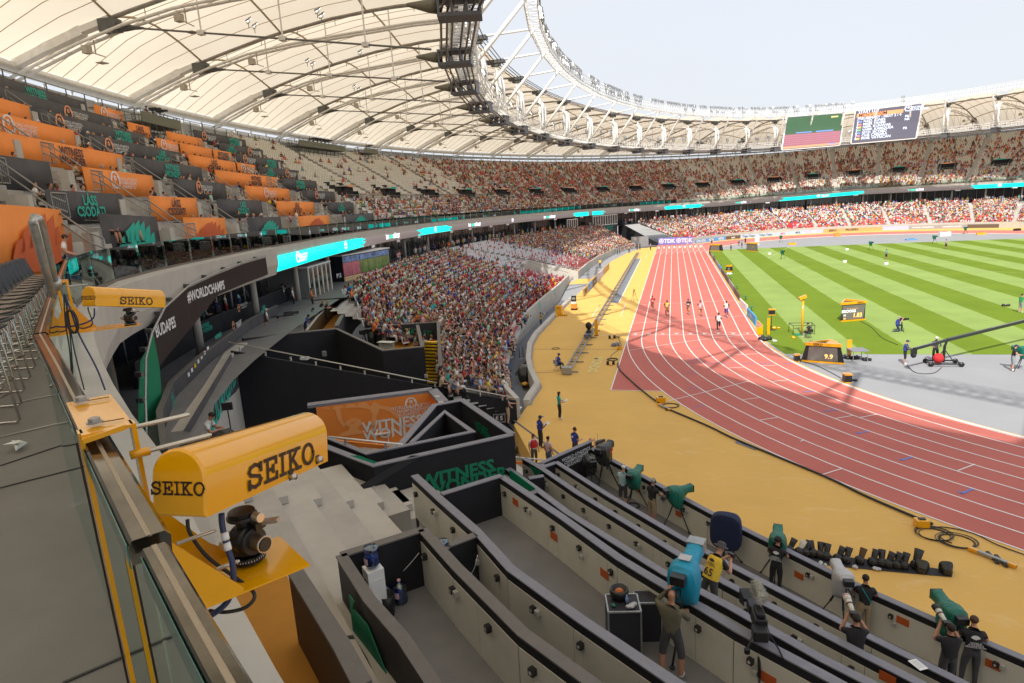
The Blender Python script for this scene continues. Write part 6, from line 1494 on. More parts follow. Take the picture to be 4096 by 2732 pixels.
# black stair box with yellow steps, standing platforms
sb=thing('stair_box','black stair box with yellow edged steps and ochre platforms beside the crowd','black block')
fb=[(-31.5,-26.3),(-28.5,-20.9),(-23.1,-25.2),(-21.0,-24.2)];wall(fb,-.2,[5.5,4.95,4.5,4.5],.2,m_black,'front_face',sb,cap=m_capd,capw=.22)
m_och=mat('ochre_carpet',(.46,.20,.02),.9)
bk0=G(*RI(1650,250),4.5)[:2];bk1=G(*RI(2240,210),4.5)[:2];wall([bk0,bk1],2,4.5,.18,m_blackp,'back_wall',sb,cap=m_capd,capw=.22);rr1=G(*RI(2262,640),3.2)[:2]
wall([bk1,rr1],1.2,[4.5,3.3],.18,m_blackp,'side_wall',sb,cap=m_capd,capw=.22)
dk=(Vector((*bk1,0))-Vector((*bk0,0))).normalized();nk=Vector((dk.y,-dk.x,0));text('LÁSS',onplane(*RI(2005,292),Vector((*bk1,0))+nk*.1,nk),dk,(0,0,1),.42,m_green,sb,.03);text('CSODÁT!',onplane(*RI(2060,318),Vector((*bk1,0))+nk*.1,nk),dk,(0,0,1),.42,m_green,sb,.03);text('TICS\nIPS\nT 23',onplane(*RI(1855,315),Vector((*bk1,0))+nk*.1,nk),dk,(0,0,1),.3,m_wprint,sb,.02)
mb=MB();mb.prism([G(*RI(*q),3.3)[:2]for q in((1650,330),(1730,500),(2120,470),(2240,380),(2100,330))],2.9,3.3);mb.build('platform_floor',m_och,sb)
mb=MB();mb.prism([G(*RI(*q),4.0)[:2]for q in((1150,280),(1290,260),(1400,90),(1290,110))],3.8,4.0);mb.build('platform_floor',m_och,sb)
wall([G(*RI(2045,240),4.5)[:2],G(*RI(2090,440),4.5)[:2]],3,4.5,.16,m_blackp,'divider',sb,cap=m_capd)
wall([G(*RH(*q),5.)[:2]for q in((1160,1360),(1230,1230),(1380,1060),(1500,975))],3,5.0,.2,m_dark,'curved_divider',sb,cap=m_capd,capw=.3)
wall([G(*RH(*q),5.1)[:2]for q in((760,1420),(900,1240),(1060,1080),(1150,1010))],3.4,5.1,.12,mat('umber_panel',(.10,.045,.006),.8),'leaning_wall',sb,cap=m_conc,capw=.16)
wall([G(*RH(*q),5.4)[:2]for q in((820,1010),(1150,985),(1500,965))],4,5.4,.16,m_black,'rear_wall',sb,cap=m_capd)
for i in range(13):
 f=i/12;u,v=2190-15*f,770-375*f;z=1.5+2.4*f;p=Vector(G(*RI(u,v),z));p2=Vector(G(*RI(u+(0),v),z));a=Vector(G(*RI(2140-20*f,v),z));b=Vector(G(*RI(2250-15*f,v+4),z));mb=MB();mb.beam(a,b,.30,.10);mb.build('yellow_nosing',m_yellowm,sb);mb=MB();mb.beam(a-Vector((0,0,.13)),b-Vector((0,0,.13)),.26,.14);mb.build('riser',m_black,sb)
for i,uv in enumerate((Q5(700,975),Q5(810,998))):
 p=G(*uv,2.1);o=thing('ticket_post',f'grey metal pedestal by the foot of the yellow steps, {"left" if i == 0 else "right"} one','pedestal',(p[0],p[1],1.0),.3);mb=MB();mb.box((0,0,.55),(.5,.45,1.1));mb.build('body',m_concl,o);mb=MB();mb.box((0,0,1.12),(.56,.5,.05));mb.build('lid',m_wprint,o)
 # concourse parapets, banners and near fascia prints
cp=thing('concourse_parapet','black concourse parapets with green slogans and sponsor marks below the brown banner','parapet')
p1=[(-29.5,-36),(-31.6,-32.3),(-32.9,-29.3),(-35,-23.8),(-36,-19.7),(-38.2,-13.7),(-39.3,-9.5)];wall(p1,5.2,6.5,.16,m_black,'upper_parapet',cp,cap=m_blackp)
p2=[(-21,-43.5),(-24,-40.5),(-26.7,-37.0),(-29.4,-31.9),(-33.4,-23.2),(-35.5,-17)];wall(p2,4.6,6.0,.14,m_dark,'lower_parapet',cp,cap=m_capd)
mb=MB()
for i in range(len(p2)-1):
 a,b=Vector((*p2[i],0)),Vector((*p2[i+1],0));d=(b-a).normalized();n=Vector((d.y,-d.x,0));mb.beam(a-n*.8+Vector((0,0,5.3)),b-n*.8+Vector((0,0,5.3)),1.3,.05)
mb.build('ochre_gangway',m_och,cp)
p3=[(-16.5,-48.5),(-20,-44.6),(-23.2,-40.7),(-26.4,-35.2),(-29.9,-29.5),(-30.8,-27.2)];wall(p3,-1,[5.3,5.3,5.35,5.4,5.45,5.45],.5,m_concl,'concrete_edge',cp)
def onwall(pts,off,u,v):
 for i in range(len(pts)-1):
  a,b=Vector((*pts[i],0)),Vector((*pts[i+1],0));d=(b-a).normalized();n=Vector((d.y,-d.x,0));n=n if n.dot(Vector((1,.6,0)))>0 else-n
  p=onplane(u,v,a+n*off,n);s=(Vector((p.x,p.y,0))-a).dot(d)
  if-.3<s<(b-a).length+.3:return p,d,n
 return None
for s_,pts,off,uv,sz,m in(('WITNESS\nTHE WONDER',p1,.1,Q4(1415,690),.34,m_teal),('LÁSS\nCSODÁT!',p2,.09,Q4(1818,562),.32,m_teal),('LÁSS\nCSODÁT!',p2,.09,Q4(1190,1185),.32,m_teal),('WORLD ATHLETICS\nCHAMPIONSHIPS\nBUDAPEST 23',p2,.09,Q4(1645,665),.16,m_wprint),('WORLD ATHLETICS\nCHAMPIONSHIPS\nBUDAPEST 23',p1,.1,Q4(1680,535),.14,m_wprint),('BUDAPEST23',p3,.27,Q4(1545,1150),1.5,m_teal),('WITNESS',p2,.09,Q4(1503,745),.3,m_teal)):
 r_=onwall(pts,off,*uv)
 if r_:
  p,d,n=r_;x=d if d.cross(Vector((0,0,1))).dot(n)<0 else-d
  x=Vector((0,0,1)).cross(n)
  if s_=='BUDAPEST23':bx=p
  text(s_,p,x,(0,0,1),sz,m,cp,.025)
for uv in(Q4(1608,678),Q4(1645,560),Q4(1925,498)):
 r_=onwall(p2 if uv[1]>268 else p1,.1,*uv)
 if r_:wa_logo(cp,r_[0],Vector((0,0,1)).cross(r_[2]),.55,mat('peach_print',(.85,.36,.18),.6))
for j in range(7):
 r_=onwall(p2,.09,*Q4(1300+j*22,1010-j*30))
 if r_:p,d,n=r_;x=Vector((0,0,1)).cross(n);mb=MB();h=.18;mb.add([tuple(p+x*sx*.16+Vector((0,0,sz*h)))for sx,sz in((-1,-.5),(1,-.5),(1,.5),(-1,.5))],[(0,1,2,3)]);mb.build('sponsor_mark',m_wprint if j!=2 else m_yellowm,cp)
r_=[onwall(p3,.262,*q)for q in(Q4(1590,865),Q4(1650,1090),Q4(1440,1420),Q4(1260,1400))]
if all(r_):mb=MB();mb.add([tuple(q[0])for q in r_],[(0,1,2,3),(3,2,1,0)]);mb.build('hanging_banner',m_dark,cp)
m_brown=mat('brown_mesh_banner',(.075,.055,.052),.7,var=.1,vscale=1);m_mint=mat('mint_print',(.03,.40,.20),.6);m_mintd=mat('deep_green_print',(.01,.22,.10),.6)
fbn=thing('fascia_banner','brown mesh banner with white hashtag lettering and green leaf on the near fascia','banner')
tab=[(212.3,8.75,9.85),(214.5,8.7,9.8),(216.9,8.62,9.62),(218.9,7.7,9.4),(220.7,7.15,8.9),(221.6,6.9,8.3)]
mb=MB();P=[]
for t,z0,z1 in tab:P+=[tuple(ED(R(t),-.36,z0)),tuple(ED(R(t),-.36,z1))]
mb.add(P,[(2*i,2*i+2,2*i+3,2*i+1)for i in range(len(tab)-1)]+[(2*i+1,2*i+3,2*i+2,2*i)for i in range(len(tab)-1)]);mb.build('mesh_banner',m_brown,fbn)
tab=[(221.4,6.9,8.3),(221.9,4.2,7.9),(222.4,4.1,7.6),(223.3,3.9,6.7),(224.3,3.5,6.0)]
mb=MB();P=[]
for t,z0,z1 in tab:P+=[tuple(ED(R(t),-.37,z0)),tuple(ED(R(t),-.37,z1))]
mb.add(P,[(2*i,2*i+2,2*i+3,2*i+1)for i in range(len(tab)-1)]+[(2*i+1,2*i+3,2*i+2,2*i)for i in range(len(tab)-1)]);mb.build('leaf_banner',m_mint,fbn)
def edtext(s_,u,v,sz,rot=0):
 r_=ellhit(u,v,80.6,117.6);t=R(r_[0]);p=ED(t,-.40,r_[1]);q=ED(t-.004,-.40,r_[1]);x=(q-p);x.z=0;x.normalize();x=x+Vector((0,0,rot));text(s_,p,x,(0,0,1),sz,m_wprint,fbn,.03)
edtext('#WORLDCHAMPS',*Q4(1425,435),.62,-.0);edtext('BUDAPEST23',*Q4(1165,670),.62,0)
mb=MB();mb.tube([ED(R(t),-.55,z)for t,z in((212.5,10.0),(214.5,9.95),(216.9,9.8),(219,9.55),(220.8,9.05),(221.8,8.4),(222.4,7.7),(223.3,6.6),(224.5,5.6))],.04,8);mb.build('scaffold_pipe',m_galv,fbn,True)
mb=MB()
for t,z in((213.5,9.98),(215,9.93),(216.4,9.85),(217.8,9.72),(219,9.55),(220.2,9.25),(221,8.9),(221.7,8.45),(222.2,7.95),(222.8,7.3),(223.3,6.6)):mb.box(ED(R(t),-.42,z),(.28,.12,.16))
mb.build('pipe_clamp',mat('scaffold_clamp',(.14,.14,.14),.5,.5),fbn)
tn=thing('far_tunnel','black tunnel mouth with a sloping black wall between the two lower stands','tunnel')
mb=MB();mb.prism([(-30,106),(-16.8,107),(-10.9,114.9),(-11.2,117),(-24,127)],-.3,-.05);mb.build('tunnel_floor',m_floor,tn)
wall([(-11.0,115.6),(-21.9,122.8)],-.3,[.5,6.4],.2,m_black,'sloping_wall',tn);wall([(-16.6,108.2),(-27.8,112.6)],-.3,[1.3,6.0],.25,m_concl,'stand_end_wall',tn)
wall([(-30,112),(-26.5,125)],-.3,5.3,.3,m_black,'back_wall',tn);mb=MB();mb.box((-15.5,112.6,1.3),(4.6,.3,2.6),.35);mb.build('grey_gate',m_galv,tn);mb=MB();mb.box((-18.5,110.5,.9),(2.6,.3,1.8),.3);mb.build('grey_gate',m_floor,tn)
o=thing('window_box','white framed glass box over a dark banner at the far tunnel corner','cabin');a,b=Vector((*EL(R(143.6),79.6,116.2)[:2],0)),Vector((*EL(R(137.4),79.6,116.2)[:2],0));d=(b-a).normalized();L=(b-a).length
mb=MB();mb.beam(a+Vector((0,0,7.2)),b+Vector((0,0,7.2)),.2,2.5);mb.build('pane',m_gl,o);mb=MB();n=Vector((d.y,-d.x,0))
for i in range(11):q=a+d*L*i/10+n*.15;mb.beam(q+Vector((0,0,5.9)),q+Vector((0,0,8.5)),.14)
for z in(5.95,8.45):mb.beam(a+n*.15+Vector((0,0,z)),b+n*.15+Vector((0,0,z)),.16)
mb.build('window_frame',m_white,o);mb=MB();mb.beam(a+n*.1+Vector((0,0,4.5)),b+n*.1+Vector((0,0,4.5)),.1,2.6);mb.build('banner',m_dark,o)
text('BUDAPEST',a+d*L*.5+n*.2+Vector((0,0,4.9)),d,(0,0,1),1.5,m_teal,o,.03)
o=thing('window_box','smaller white framed glass box left of the far tunnel corner','cabin');a,b=Vector((*EL(R(150.3),79.6,116.2)[:2],0)),Vector((*EL(R(147.6),79.6,116.2)[:2],0));d=(b-a).normalized();L=(b-a).length;n=Vector((d.y,-d.x,0))
mb=MB();mb.beam(a+Vector((0,0,6.8)),b+Vector((0,0,6.8)),.2,2.6);mb.build('pane',m_gl,o);mb=MB()
for i in range(6):q=a+d*L*i/5+n*.15;mb.beam(q+Vector((0,0,5.5)),q+Vector((0,0,8.2)),.12)
for z in(5.5,8.2):mb.beam(a+n*.15+Vector((0,0,z)),b+n*.15+Vector((0,0,z)),.14)
mb.build('window_frame',m_white,o)
vo=thing('stand_exit','pale concrete exit trench cut into the empty seats of the near lower tier','exit')
wall([(-22.9,40.0),(-29.6,38.4)],-.2,[1.3,3.35],.25,m_concl,'side_wall',vo);wall([(-22.3,44.7),(-30.1,43.4)],-.2,[1.3,3.5],.25,m_concl,'side_wall',vo);wall([(-29.6,38.4),(-30.1,43.4)],-.2,3.4,.25,m_concl,'back_wall',vo)
mb=MB();mb.prism([(-22.4,39.9),(-29.6,38.4),(-30.1,43.4),(-22.2,44.6)],-.2,.02);mb.build('floor',m_conc,vo)
for p,q in(((-22.9,40.0,1.55),(-29.6,38.4,3.9)),((-22.3,44.7,1.55),(-30.1,43.4,4.0))):mb=MB();mb.tube([p,q],.03,6);mb.build('handrail',m_railm,vo,True)
m_refl=mat('mirror_glazing',(.30,.27,.22),.08,.9,var=.6,vscale=1.2)
def cabin(name,label,c0,c1,dep,z0,z1,m_side,roofm):
 o=thing(name,label,'cabin');a,b=Vector((*c0,0)),Vector((*c1,0));d=(b-a).normalized();n=Vector((d.y,-d.x,0));n=n if n.dot(Vector((CX,CY,0))-a)>0 else-n;L=(b-a).length;c=(a+b)/2-n*dep/2;r_=math.atan2(d.y,d.x)
 mb=MB();mb.box((c.x,c.y,(z0+z1)/2),(L,dep,z1-z0),r_);mb.build('cabin_body',m_side,o);mb=MB();mb.box((c.x,c.y,z1+.06),(L+.3,dep+.3,.12),r_);mb.build('roof',roofm,o);return o,a,b,d,n,L
o,a,b,d,n,L=cabin('studio_cabin','grey studio cabin with tall white framed windows reflecting the yellow boards',(-37.5,-9.3),(-38.9,-3.3),4.5,5.3,8.0,m_galv,m_wprint)
for i in range(5):q=a+d*L*(i+.5)/5+n*.04;mb=MB();mb.box((q.x,q.y,6.65),(L/5-.16,.05,2.4),math.atan2(d.y,d.x));mb.build('window_pane',m_refl,o)
for i in range(6):q=a+d*L*i/5+n*.08;mb=MB();mb.box((q.x,q.y,6.65),(.13,.1,2.7),math.atan2(d.y,d.x));mb.build('mullion',m_white,o)
o,a,b,d,n,L=cabin('studio_cabin','long dark studio cabin clad in pink and blue track photographs',(-41.0,3.0),(-40.6,13.6),5.5,5.0,8.05,m_blackp,m_wprint)
m_pink=mat('pink_track_print',(.55,.16,.20),.35,var=.25,vscale=1.5);m_bl=mat('blue_crowd_print',(.15,.28,.60),.35,var=.8,vscale=2);m_yb=mat('sand_print',(.70,.45,.18),.35,var=.2,vscale=2);m_winv=mat('green_window_view',(.16,.26,.08),.3,var=.5,vscale=1)
n8_=6
for i in range(n8_):
 q=a+d*L*(i+.5)/n8_+n*.04;W_=L/n8_-.06;rr_=math.atan2(d.y,d.x)
 for z0,z1,m in((7.35,7.95,m_bl),(5.9,7.3,m_pink if i not in(2,3,4,5)else m_winv),(5.1,5.85,m_pink if i>1 else m_yb)):mb=MB();mb.box((q.x,q.y,(z0+z1)/2),(W_,.05,z1-z0),rr_);mb.build('printed_panel',m,o)
 mb=MB()
 for j in range(3):zz_=5.25+j*.22;mb.beam(q-d*W_/2+n*.035+Vector((0,0,zz_)),q+d*W_/2+n*.035+Vector((0,0,zz_+.05)),.01,.04)
 mb.build('lane_print',m_wprint,o)
text('P12',Vector((*(a+d*-.9+n*.0)[:2],6.1)),d,(0,0,1),.6,m_wprint,o,.03)
mb=MB();c=Vector(G(*RH(330,700),6.9));P=[]
o=thing('canopy_tent','small pale grey canopy tent beside the grey studio cabin','tent',(c.x,c.y,5.4),.5);mb=MB();mb.add([(-2.2,-2.2,2.0),(2.2,-2.2,2.0),(2.2,2.2,2.0),(-2.2,2.2,2.0),(0,0,2.75),(-2.2,-2.2,1.75),(2.2,-2.2,1.75),(2.2,2.2,1.75),(-2.2,2.2,1.75)],[(0,1,4),(1,2,4),(2,3,4),(3,0,4),(5,6,1,0),(6,7,2,1),(7,8,3,2),(8,5,0,3)]);mb.build('canopy',mat('grey_canvas',(.42,.42,.45),.8,var=.15,vscale=2),o)
mb=MB()
for x in(-2.1,2.1):
 for y in(-2.1,2.1):mb.beam((x,y,0),(x,y,1.95),.06)
mb.build('tent_frame',m_galv,o)
for i in range(7):
 p=Vector(G(*Q4(1545+i*42,385-i*15),8.4));o=thing('stage_lamp','studio lamp on the truss above the concourse, '+('leftmost of seven','second from the left','third from the left','middle of seven','third from the right','second from the right','rightmost, by the steel mast')[i],'lamp',p,-.6);mb=MB();mb.box((0,0,0),(.5,.25,.4));mb.build('lamp_body',m_black2,o);mb=MB();mb.box((.05,-.14,-.02),(.4,.02,.3));mb.build('lamp_face',m_lamp if i not in(0,3)else m_black2,o);mb=MB();mb.beam((0,0,.2),(0,0,.5),.04);mb.build('hook',m_steeld,o)
o=thing('lattice_mast','slim steel lattice mast rising past the LED fascia above the tent','mast');b0=Vector(G(*RH(160,600),7.4));t0_=b0+Vector((0,0,5.2));mb=MB()
for i in range(4):
 x,y=(.14 if i%2 else-.14),(.14 if i>1 else-.14);mb.beam(b0+Vector((x,y,0)),t0_+Vector((x,y,0)),.05)
for j in range(16):
 z=j*.325;mb.beam(b0+Vector((-.14,-.14,z)),b0+Vector((.14,-.14,z+.325)),.03);mb.beam(b0+Vector((.14,-.14,z)),b0+Vector((.14,.14,z+.325)),.03);mb.beam(b0+Vector((-.14,.14,z)),b0+Vector((-.14,-.14,z+.325)),.03)
mb.build('lattice',m_railm,o)
# people built as one skinned surface each
def cmat(nm,c,rough=.85):return mat('cloth '+nm,c,rough,var=.12,vscale=9,bump=.3,bscale=25)
PAL=dict(white=(.68,.67,.66),black=(.014,.014,.016),navy=(.02,.03,.10),red=(.50,.02,.025),grey=(.25,.26,.28),aqua=(.36,.52,.56),olive=(.125,.115,.075),yellow=(.70,.52,.02),turq=(.0,.40,.42),blue=(.03,.05,.35),orange=(.78,.20,.02),pink=(.62,.40,.45),khaki=(.36,.28,.17),green=(.02,.28,.12),denim=(.06,.10,.20),dgrey=(.06,.06,.065),purple=(.06,.03,.22),teal=(.10,.28,.27),lime=(.45,.6,.05),pale=(.55,.42,.44))
SK_={'fair':(.55,.30,.21),'tan':(.42,.21,.13),'brown':(.13,.06,.035)}
BASE=dict(pel=(0,0,.95),wst=(0,0,1.07),cht=(0,.0,1.27),nkb=(0,-.01,1.43),nk=(0,0,1.50),hb=(0,.02,1.57),hm=(0,.025,1.645),ht=(0,.01,1.73),hipL=(-.09,0,.90),kneL=(-.10,.03,.50),ankL=(-.10,-.02,.08),toeL=(-.12,.15,.035),hipR=(.09,0,.90),kneR=(.10,.03,.50),ankR=(.10,-.02,.08),toeR=(.12,.15,.035),shL=(-.185,-.01,1.40),elL=(-.26,-.02,1.14),wrL=(-.27,.08,.90),haL=(-.25,.12,.82),shR=(.185,-.01,1.40),elR=(.24,-.02,1.14),wrR=(.25,.08,.90),haR=(.25,.12,.82))
RADI=dict(pel=(.175,.125),wst=(.165,.12),cht=(.18,.13),nkb=(.12,.085),nk=(.052,.055),hb=(.062,.07),hm=(.078,.094),ht=(.055,.066),hipL=(.115,.115),kneL=(.072,.074),ankL=(.046,.05),toeL=(.048,.032),shL=(.082,.08),elL=(.054,.054),wrL=(.034,.031),haL=(.036,.018))
BON=[('pel','wst',0),('wst','cht',0),('cht','nkb',0),('nkb','nk',2),('nk','hb',2),('hb','hm',2),('hm','ht',2)]+[(a+s,b+s,m)for s in 'LR' for a,b,m in(('hip','kne',1),('kne','ank',3),('ank','toe',4),('sh','el',5),('el','wr',6),('wr','ha',2))]+[('pel','hipL',1),('pel','hipR',1),('cht','shL',0),('cht','shR',0)]
def moved(b,*ks,d=(0,0,0)):
 for k in ks:b[k]=tuple(x+y for x,y in zip(b[k],d))
def lean(b,a,names=('wst','cht','nkb','nk','hb','hm','ht','shL','elL','wrL','haL','shR','elR','wrR','haR')):
 c,s=math.cos(a),math.sin(a);px=b['pel']
 for k in names:
  y,z=b[k][1]-px[1],b[k][2]-px[2];b[k]=(b[k][0],px[1]+y*c+z*s,px[2]-y*s+z*c)
def pose(kind):
 b=dict(BASE)
 def arm(s,el,wr,ha):b['el'+s],b['wr'+s],b['ha'+s]=el,wr,ha
 if kind=='stand':arm('L',(-.23,-.04,1.14),(-.24,.06,.91),(-.23,.10,.83));arm('R',(.23,-.04,1.14),(.24,.06,.91),(.23,.10,.83))
 if kind=='operate':arm('L',(-.27,.10,1.18),(-.17,.34,1.18),(-.14,.42,1.2));arm('R',(.28,.08,1.17),(.21,.32,1.15),(.17,.41,1.16));b['kneL']=(-.13,.05,.5);b['ankL']=(-.16,.02,.08);b['toeL']=(-.19,.18,.035);lean(b,.12)
 if kind=='operate_high':arm('L',(-.30,.14,1.38),(-.10,.22,1.62),(-.06,.28,1.70));arm('R',(.27,.12,1.17),(.22,.36,1.12),(.18,.44,1.12));moved(b,'kneL','ankL','toeL',d=(-.07,0,0));moved(b,'kneR','ankR','toeR',d=(.07,0,0))
 if kind=='clipboard':arm('L',(-.25,.06,1.14),(-.13,.28,1.16),(-.06,.35,1.17));arm('R',(.25,.04,1.14),(.15,.26,1.22),(.08,.33,1.24));b['hm']=(0,.05,1.63);b['ht']=(0,.04,1.72)
 if kind=='paper':arm('L',(-.23,.02,1.13),(-.20,.27,1.10),(-.17,.36,1.10));arm('R',(.23,.0,1.13),(.19,.26,1.12),(.15,.35,1.12))
 if kind=='photo':arm('L',(-.24,.16,1.26),(-.08,.30,1.50),(-.04,.36,1.55));arm('R',(.26,.12,1.26),(.13,.22,1.52),(.08,.27,1.57))
 if kind=='point':arm('R',(.24,.18,1.32),(.22,.44,1.30),(.21,.53,1.30));arm('L',(-.24,.02,1.15),(-.16,.18,1.0),(-.1,.24,.97))
 if kind=='leanrail':
  arm('L',(-.24,.30,1.10),(-.12,.50,1.14),(-.05,.55,1.15));arm('R',(.24,.30,1.10),(.12,.50,1.14),(.05,.55,1.15));
  lean(b,.45,('wst','cht','nkb','nk','hb','hm','ht','shL','shR'))
 if kind=='crouchphoto':
  b.update(pel=(0,0,.62),hipL=(-.09,.0,.60),hipR=(.09,0,.60),kneL=(-.15,.42,.52),kneR=(.15,.40,.50),ankL=(-.14,.30,.08),ankR=(.14,.28,.08),toeL=(-.16,.48,.035),toeR=(.16,.46,.035))
  for k in('wst','cht','nkb','nk','hb','hm','ht','shL','shR'):b[k]=(b[k][0],b[k][1],b[k][2]-.33)
  lean(b,.35,('wst','cht','nkb','nk','hb','hm','ht','shL','shR'));hy,hz=b['hm'][1],b['hm'][2]
  arm('L',(-.25,hy+.02,hz-.40),(-.10,hy+.22,hz-.16),(-.05,hy+.28,hz-.08));arm('R',(.26,hy-.02,hz-.38),(.14,hy+.15,hz-.13),(.08,hy+.20,hz-.06))
 if kind=='leanphoto':
  moved(b,'kneL','ankL','toeL',d=(-.06,-.12,0));arm('L',(-.20,.34,1.22),(-.06,.42,1.46),(-.03,.46,1.52));arm('R',(.24,.30,1.18),(.10,.42,1.40),(.06,.46,1.47));lean(b,.5)
 if kind in('sit','sitlook','kneel'):
  b.update(pel=(0,0,.55),hipL=(-.09,.02,.53),hipR=(.09,.02,.53),kneL=(-.14,.44,.53),kneR=(.14,.44,.52),ankL=(-.15,.42,.09),ankR=(.15,.42,.09),toeL=(-.17,.60,.035),toeR=(.17,.60,.035))
  for k in('wst','cht','nkb','nk','hb','hm','ht','shL','shR'):b[k]=(b[k][0],b[k][1],b[k][2]-.40)
  arm('L',(-.25,.08,.76),(-.16,.32,.64),(-.14,.40,.62));arm('R',(.25,.08,.76),(.16,.32,.64),(.14,.40,.62));lean(b,.22,('wst','cht','nkb','nk','hb','hm','ht','shL','shR'))
 if kind=='kneel':b.update(kneR=(.14,.20,.08),ankR=(.14,-.25,.06),toeR=(.14,-.40,.03));hz=b['hm'][2];hy=b['hm'][1];arm('L',(-.24,hy+.08,hz-.38),(-.10,hy+.24,hz-.12),(-.05,hy+.30,hz-.06));arm('R',(.24,hy+.05,hz-.38),(.13,hy+.2,hz-.12),(.08,hy+.26,hz-.06))
 if kind in('runA','runB'):
  b.update(kneL=(-.10,.30,.62),ankL=(-.10,.12,.28),toeL=(-.11,.25,.19),kneR=(.09,-.10,.52),ankR=(.09,-.45,.40),toeR=(.09,-.54,.28))
  arm('L',(-.27,-.22,1.20),(-.24,-.08,.98),(-.22,.0,.94));arm('R',(.25,.10,1.17),(.18,.30,1.28),(.15,.36,1.33));lean(b,.08)
  if kind=='runB':
   b={(k[:-1]+({'L':'R','R':'L'}[k[-1]])if k[-1]in 'LR' else k):((-v[0],v[1],v[2])if k[-1]in 'LR' else v)for k,v in b.items()}
   b['ankL' if False else 'ankR']=(b['ankR'][0],.22,.12);b['toeR']=(b['toeR'][0],.37,.09);b['kneR']=(b['kneR'][0],.24,.54)
 return b
def skin_body(b,mats,sleeve='short',legs='long',gender='m',name='body',parent=None,hands=True):
 keys=list(b.keys());me=bpy.data.meshes.new('t');E=[(keys.index(x),keys.index(y))for x,y,_ in BON]
 me.from_pydata([b[k]for k in keys],E,[]);o=bpy.data.objects.new('t',me);COL.objects.link(o)
 md=o.modifiers.new('s','SKIN');md.branch_smoothing=.6;md.use_smooth_shade=True
 for i,k in enumerate(keys):
  kk=k if k in RADI else k[:-1]+'L';r_=RADI[kk];f=(.92 if gender=='f' and k in('cht','nkb','wst')else 1)
  me.skin_vertices[0].data[i].radius=(r_[0]*f,r_[1]*f);me.skin_vertices[0].data[i].use_root=(k=='pel')
 sb_=o.modifiers.new('u','SUBSURF');sb_.levels=1;sb_.render_levels=1
 dg=bpy.context.evaluated_depsgraph_get();m2=bpy.data.meshes.new_from_object(o.evaluated_get(dg));bpy.data.objects.remove(o);bpy.data.meshes.remove(me)
 m2.materials.clear()
 for m in mats:m2.materials.append(m)
 A=np.array([b[x]for x,y,_ in BON]);D=np.array([b[y]for x,y,_ in BON])-A;L2=(D**2).sum(1)+1e-9;K=[k for _,_,k in BON]
 rr=np.array([max(RADI[x if x in RADI else x[:-1]+'L'])for x,y,_ in BON])
 n=len(m2.polygons);C=np.empty(n*3);m2.polygons.foreach_get('center',C);C=C.reshape(-1,3);idx=np.empty(n,np.int32)
 for i in range(n):
  t=np.clip(((C[i]-A)*D).sum(1)/L2,0,1);dd_=np.sqrt(((C[i]-(A+D*t[:,None]))**2).sum(1))-rr*.55;j=int(np.argmin(dd_));k=K[j];tj=t[j]
  if k==0:r_=0
  elif k==1:r_=1 if(legs!='brief' or tj<.35)else 2
  elif k==3:r_={'long':1,'short':2,'brief':2,'tights':1}[legs];r_=1 if legs=='short' and tj<.12 else r_
  elif k==4:r_=3
  elif k==5:r_=0 if(sleeve=='long' or(sleeve=='short' and tj<.62)or(sleeve=='none' and tj<.08))else 2
  elif k==6:r_=0 if(sleeve=='long' and tj<.9)else 2
  else:r_=2
  if k==3 and tj>.93:r_=3
  idx[i]=r_
 m2.polygons.foreach_set('material_index',idx);m2.polygons.foreach_set('use_smooth',[True]*n)
 bm=bmesh.new();bm.from_mesh(m2)
 if hands:
  for s in 'LR':
   w_,h_=Vector(b['wr'+s]),Vector(b['ha'+s]);d=(h_-w_).normalized();x=d.cross(Vector((0,0,1)));x=x.normalized()if x.length>.1 else Vector((1,0,0));dn=x.cross(d)*-1;mb=MB()
   if dn.z>0:dn=-dn
   for q,ln in zip((-.027,-.009,.009,.027),(.062,.074,.07,.055)):r0=h_+x*q;mb.tube([r0-d*.01,r0+d*ln*.5,r0+d*ln*.85+dn*ln*.35],[.0095,.009,.007],5)
   r0=w_.lerp(h_,.55)+x*(.025 if s=='L' else-.025);mb.tube([r0,r0+x*(.03 if s=='L' else-.03)+d*.025,r0+x*(.035 if s=='L' else-.035)+d*.055],[.011,.0095,.008],5)
   k=[bm.verts.new(v)for v in mb.v]
   for f in mb.f:
    try:fc=bm.faces.new([k[i]for i in f]);fc.material_index=2;fc.smooth=True
    except ValueError:pass
 hm=Vector(b['hm']);up=(Vector(b['ht'])-Vector(b['hb'])).normalized();fy=Vector((0,1,0));fy=(fy-up*fy.dot(up)).normalized();rx=fy.cross(up);mb=MB()
 mb.add([tuple(hm+fy*.085+rx*.011-up*.03),tuple(hm+fy*.085-rx*.011-up*.03),tuple(hm+fy*.108-up*.022),tuple(hm+fy*.086+up*.015)],[(0,2,3),(2,1,3),(0,1,2)])
 for s in(-1,1):mb.ell(hm+rx*s*.078-up*.01,(.012,.02,.03),6,4)
 k=[bm.verts.new(v)for v in mb.v]
 for f in mb.f:
  try:fc=bm.faces.new([k[i]for i in f]);fc.material_index=2
  except ValueError:pass
 mb=MB()
 for s in(-1,1):mb.ell(hm+rx*s*.03+fy*.086+up*.008,(.009,.005,.006),6,4)
 mb.ell(hm+fy*.083-up*.055,(.022,.006,.006),6,4);k=[bm.verts.new(v)for v in mb.v]
 for f in mb.f:
  try:fc=bm.faces.new([k[i]for i in f]);fc.material_index=4
  except ValueError:pass
 bm.to_mesh(m2);bm.free();return link(name,m2,parent)
POSES={}
m_dkface=mat('eye_and_mouth',(.10,.04,.03),.5)
HCOL=dict(dark=(.018,.012,.01),brown=(.06,.03,.015),blond=(.36,.24,.10),grey=(.36,.35,.33),none=None)
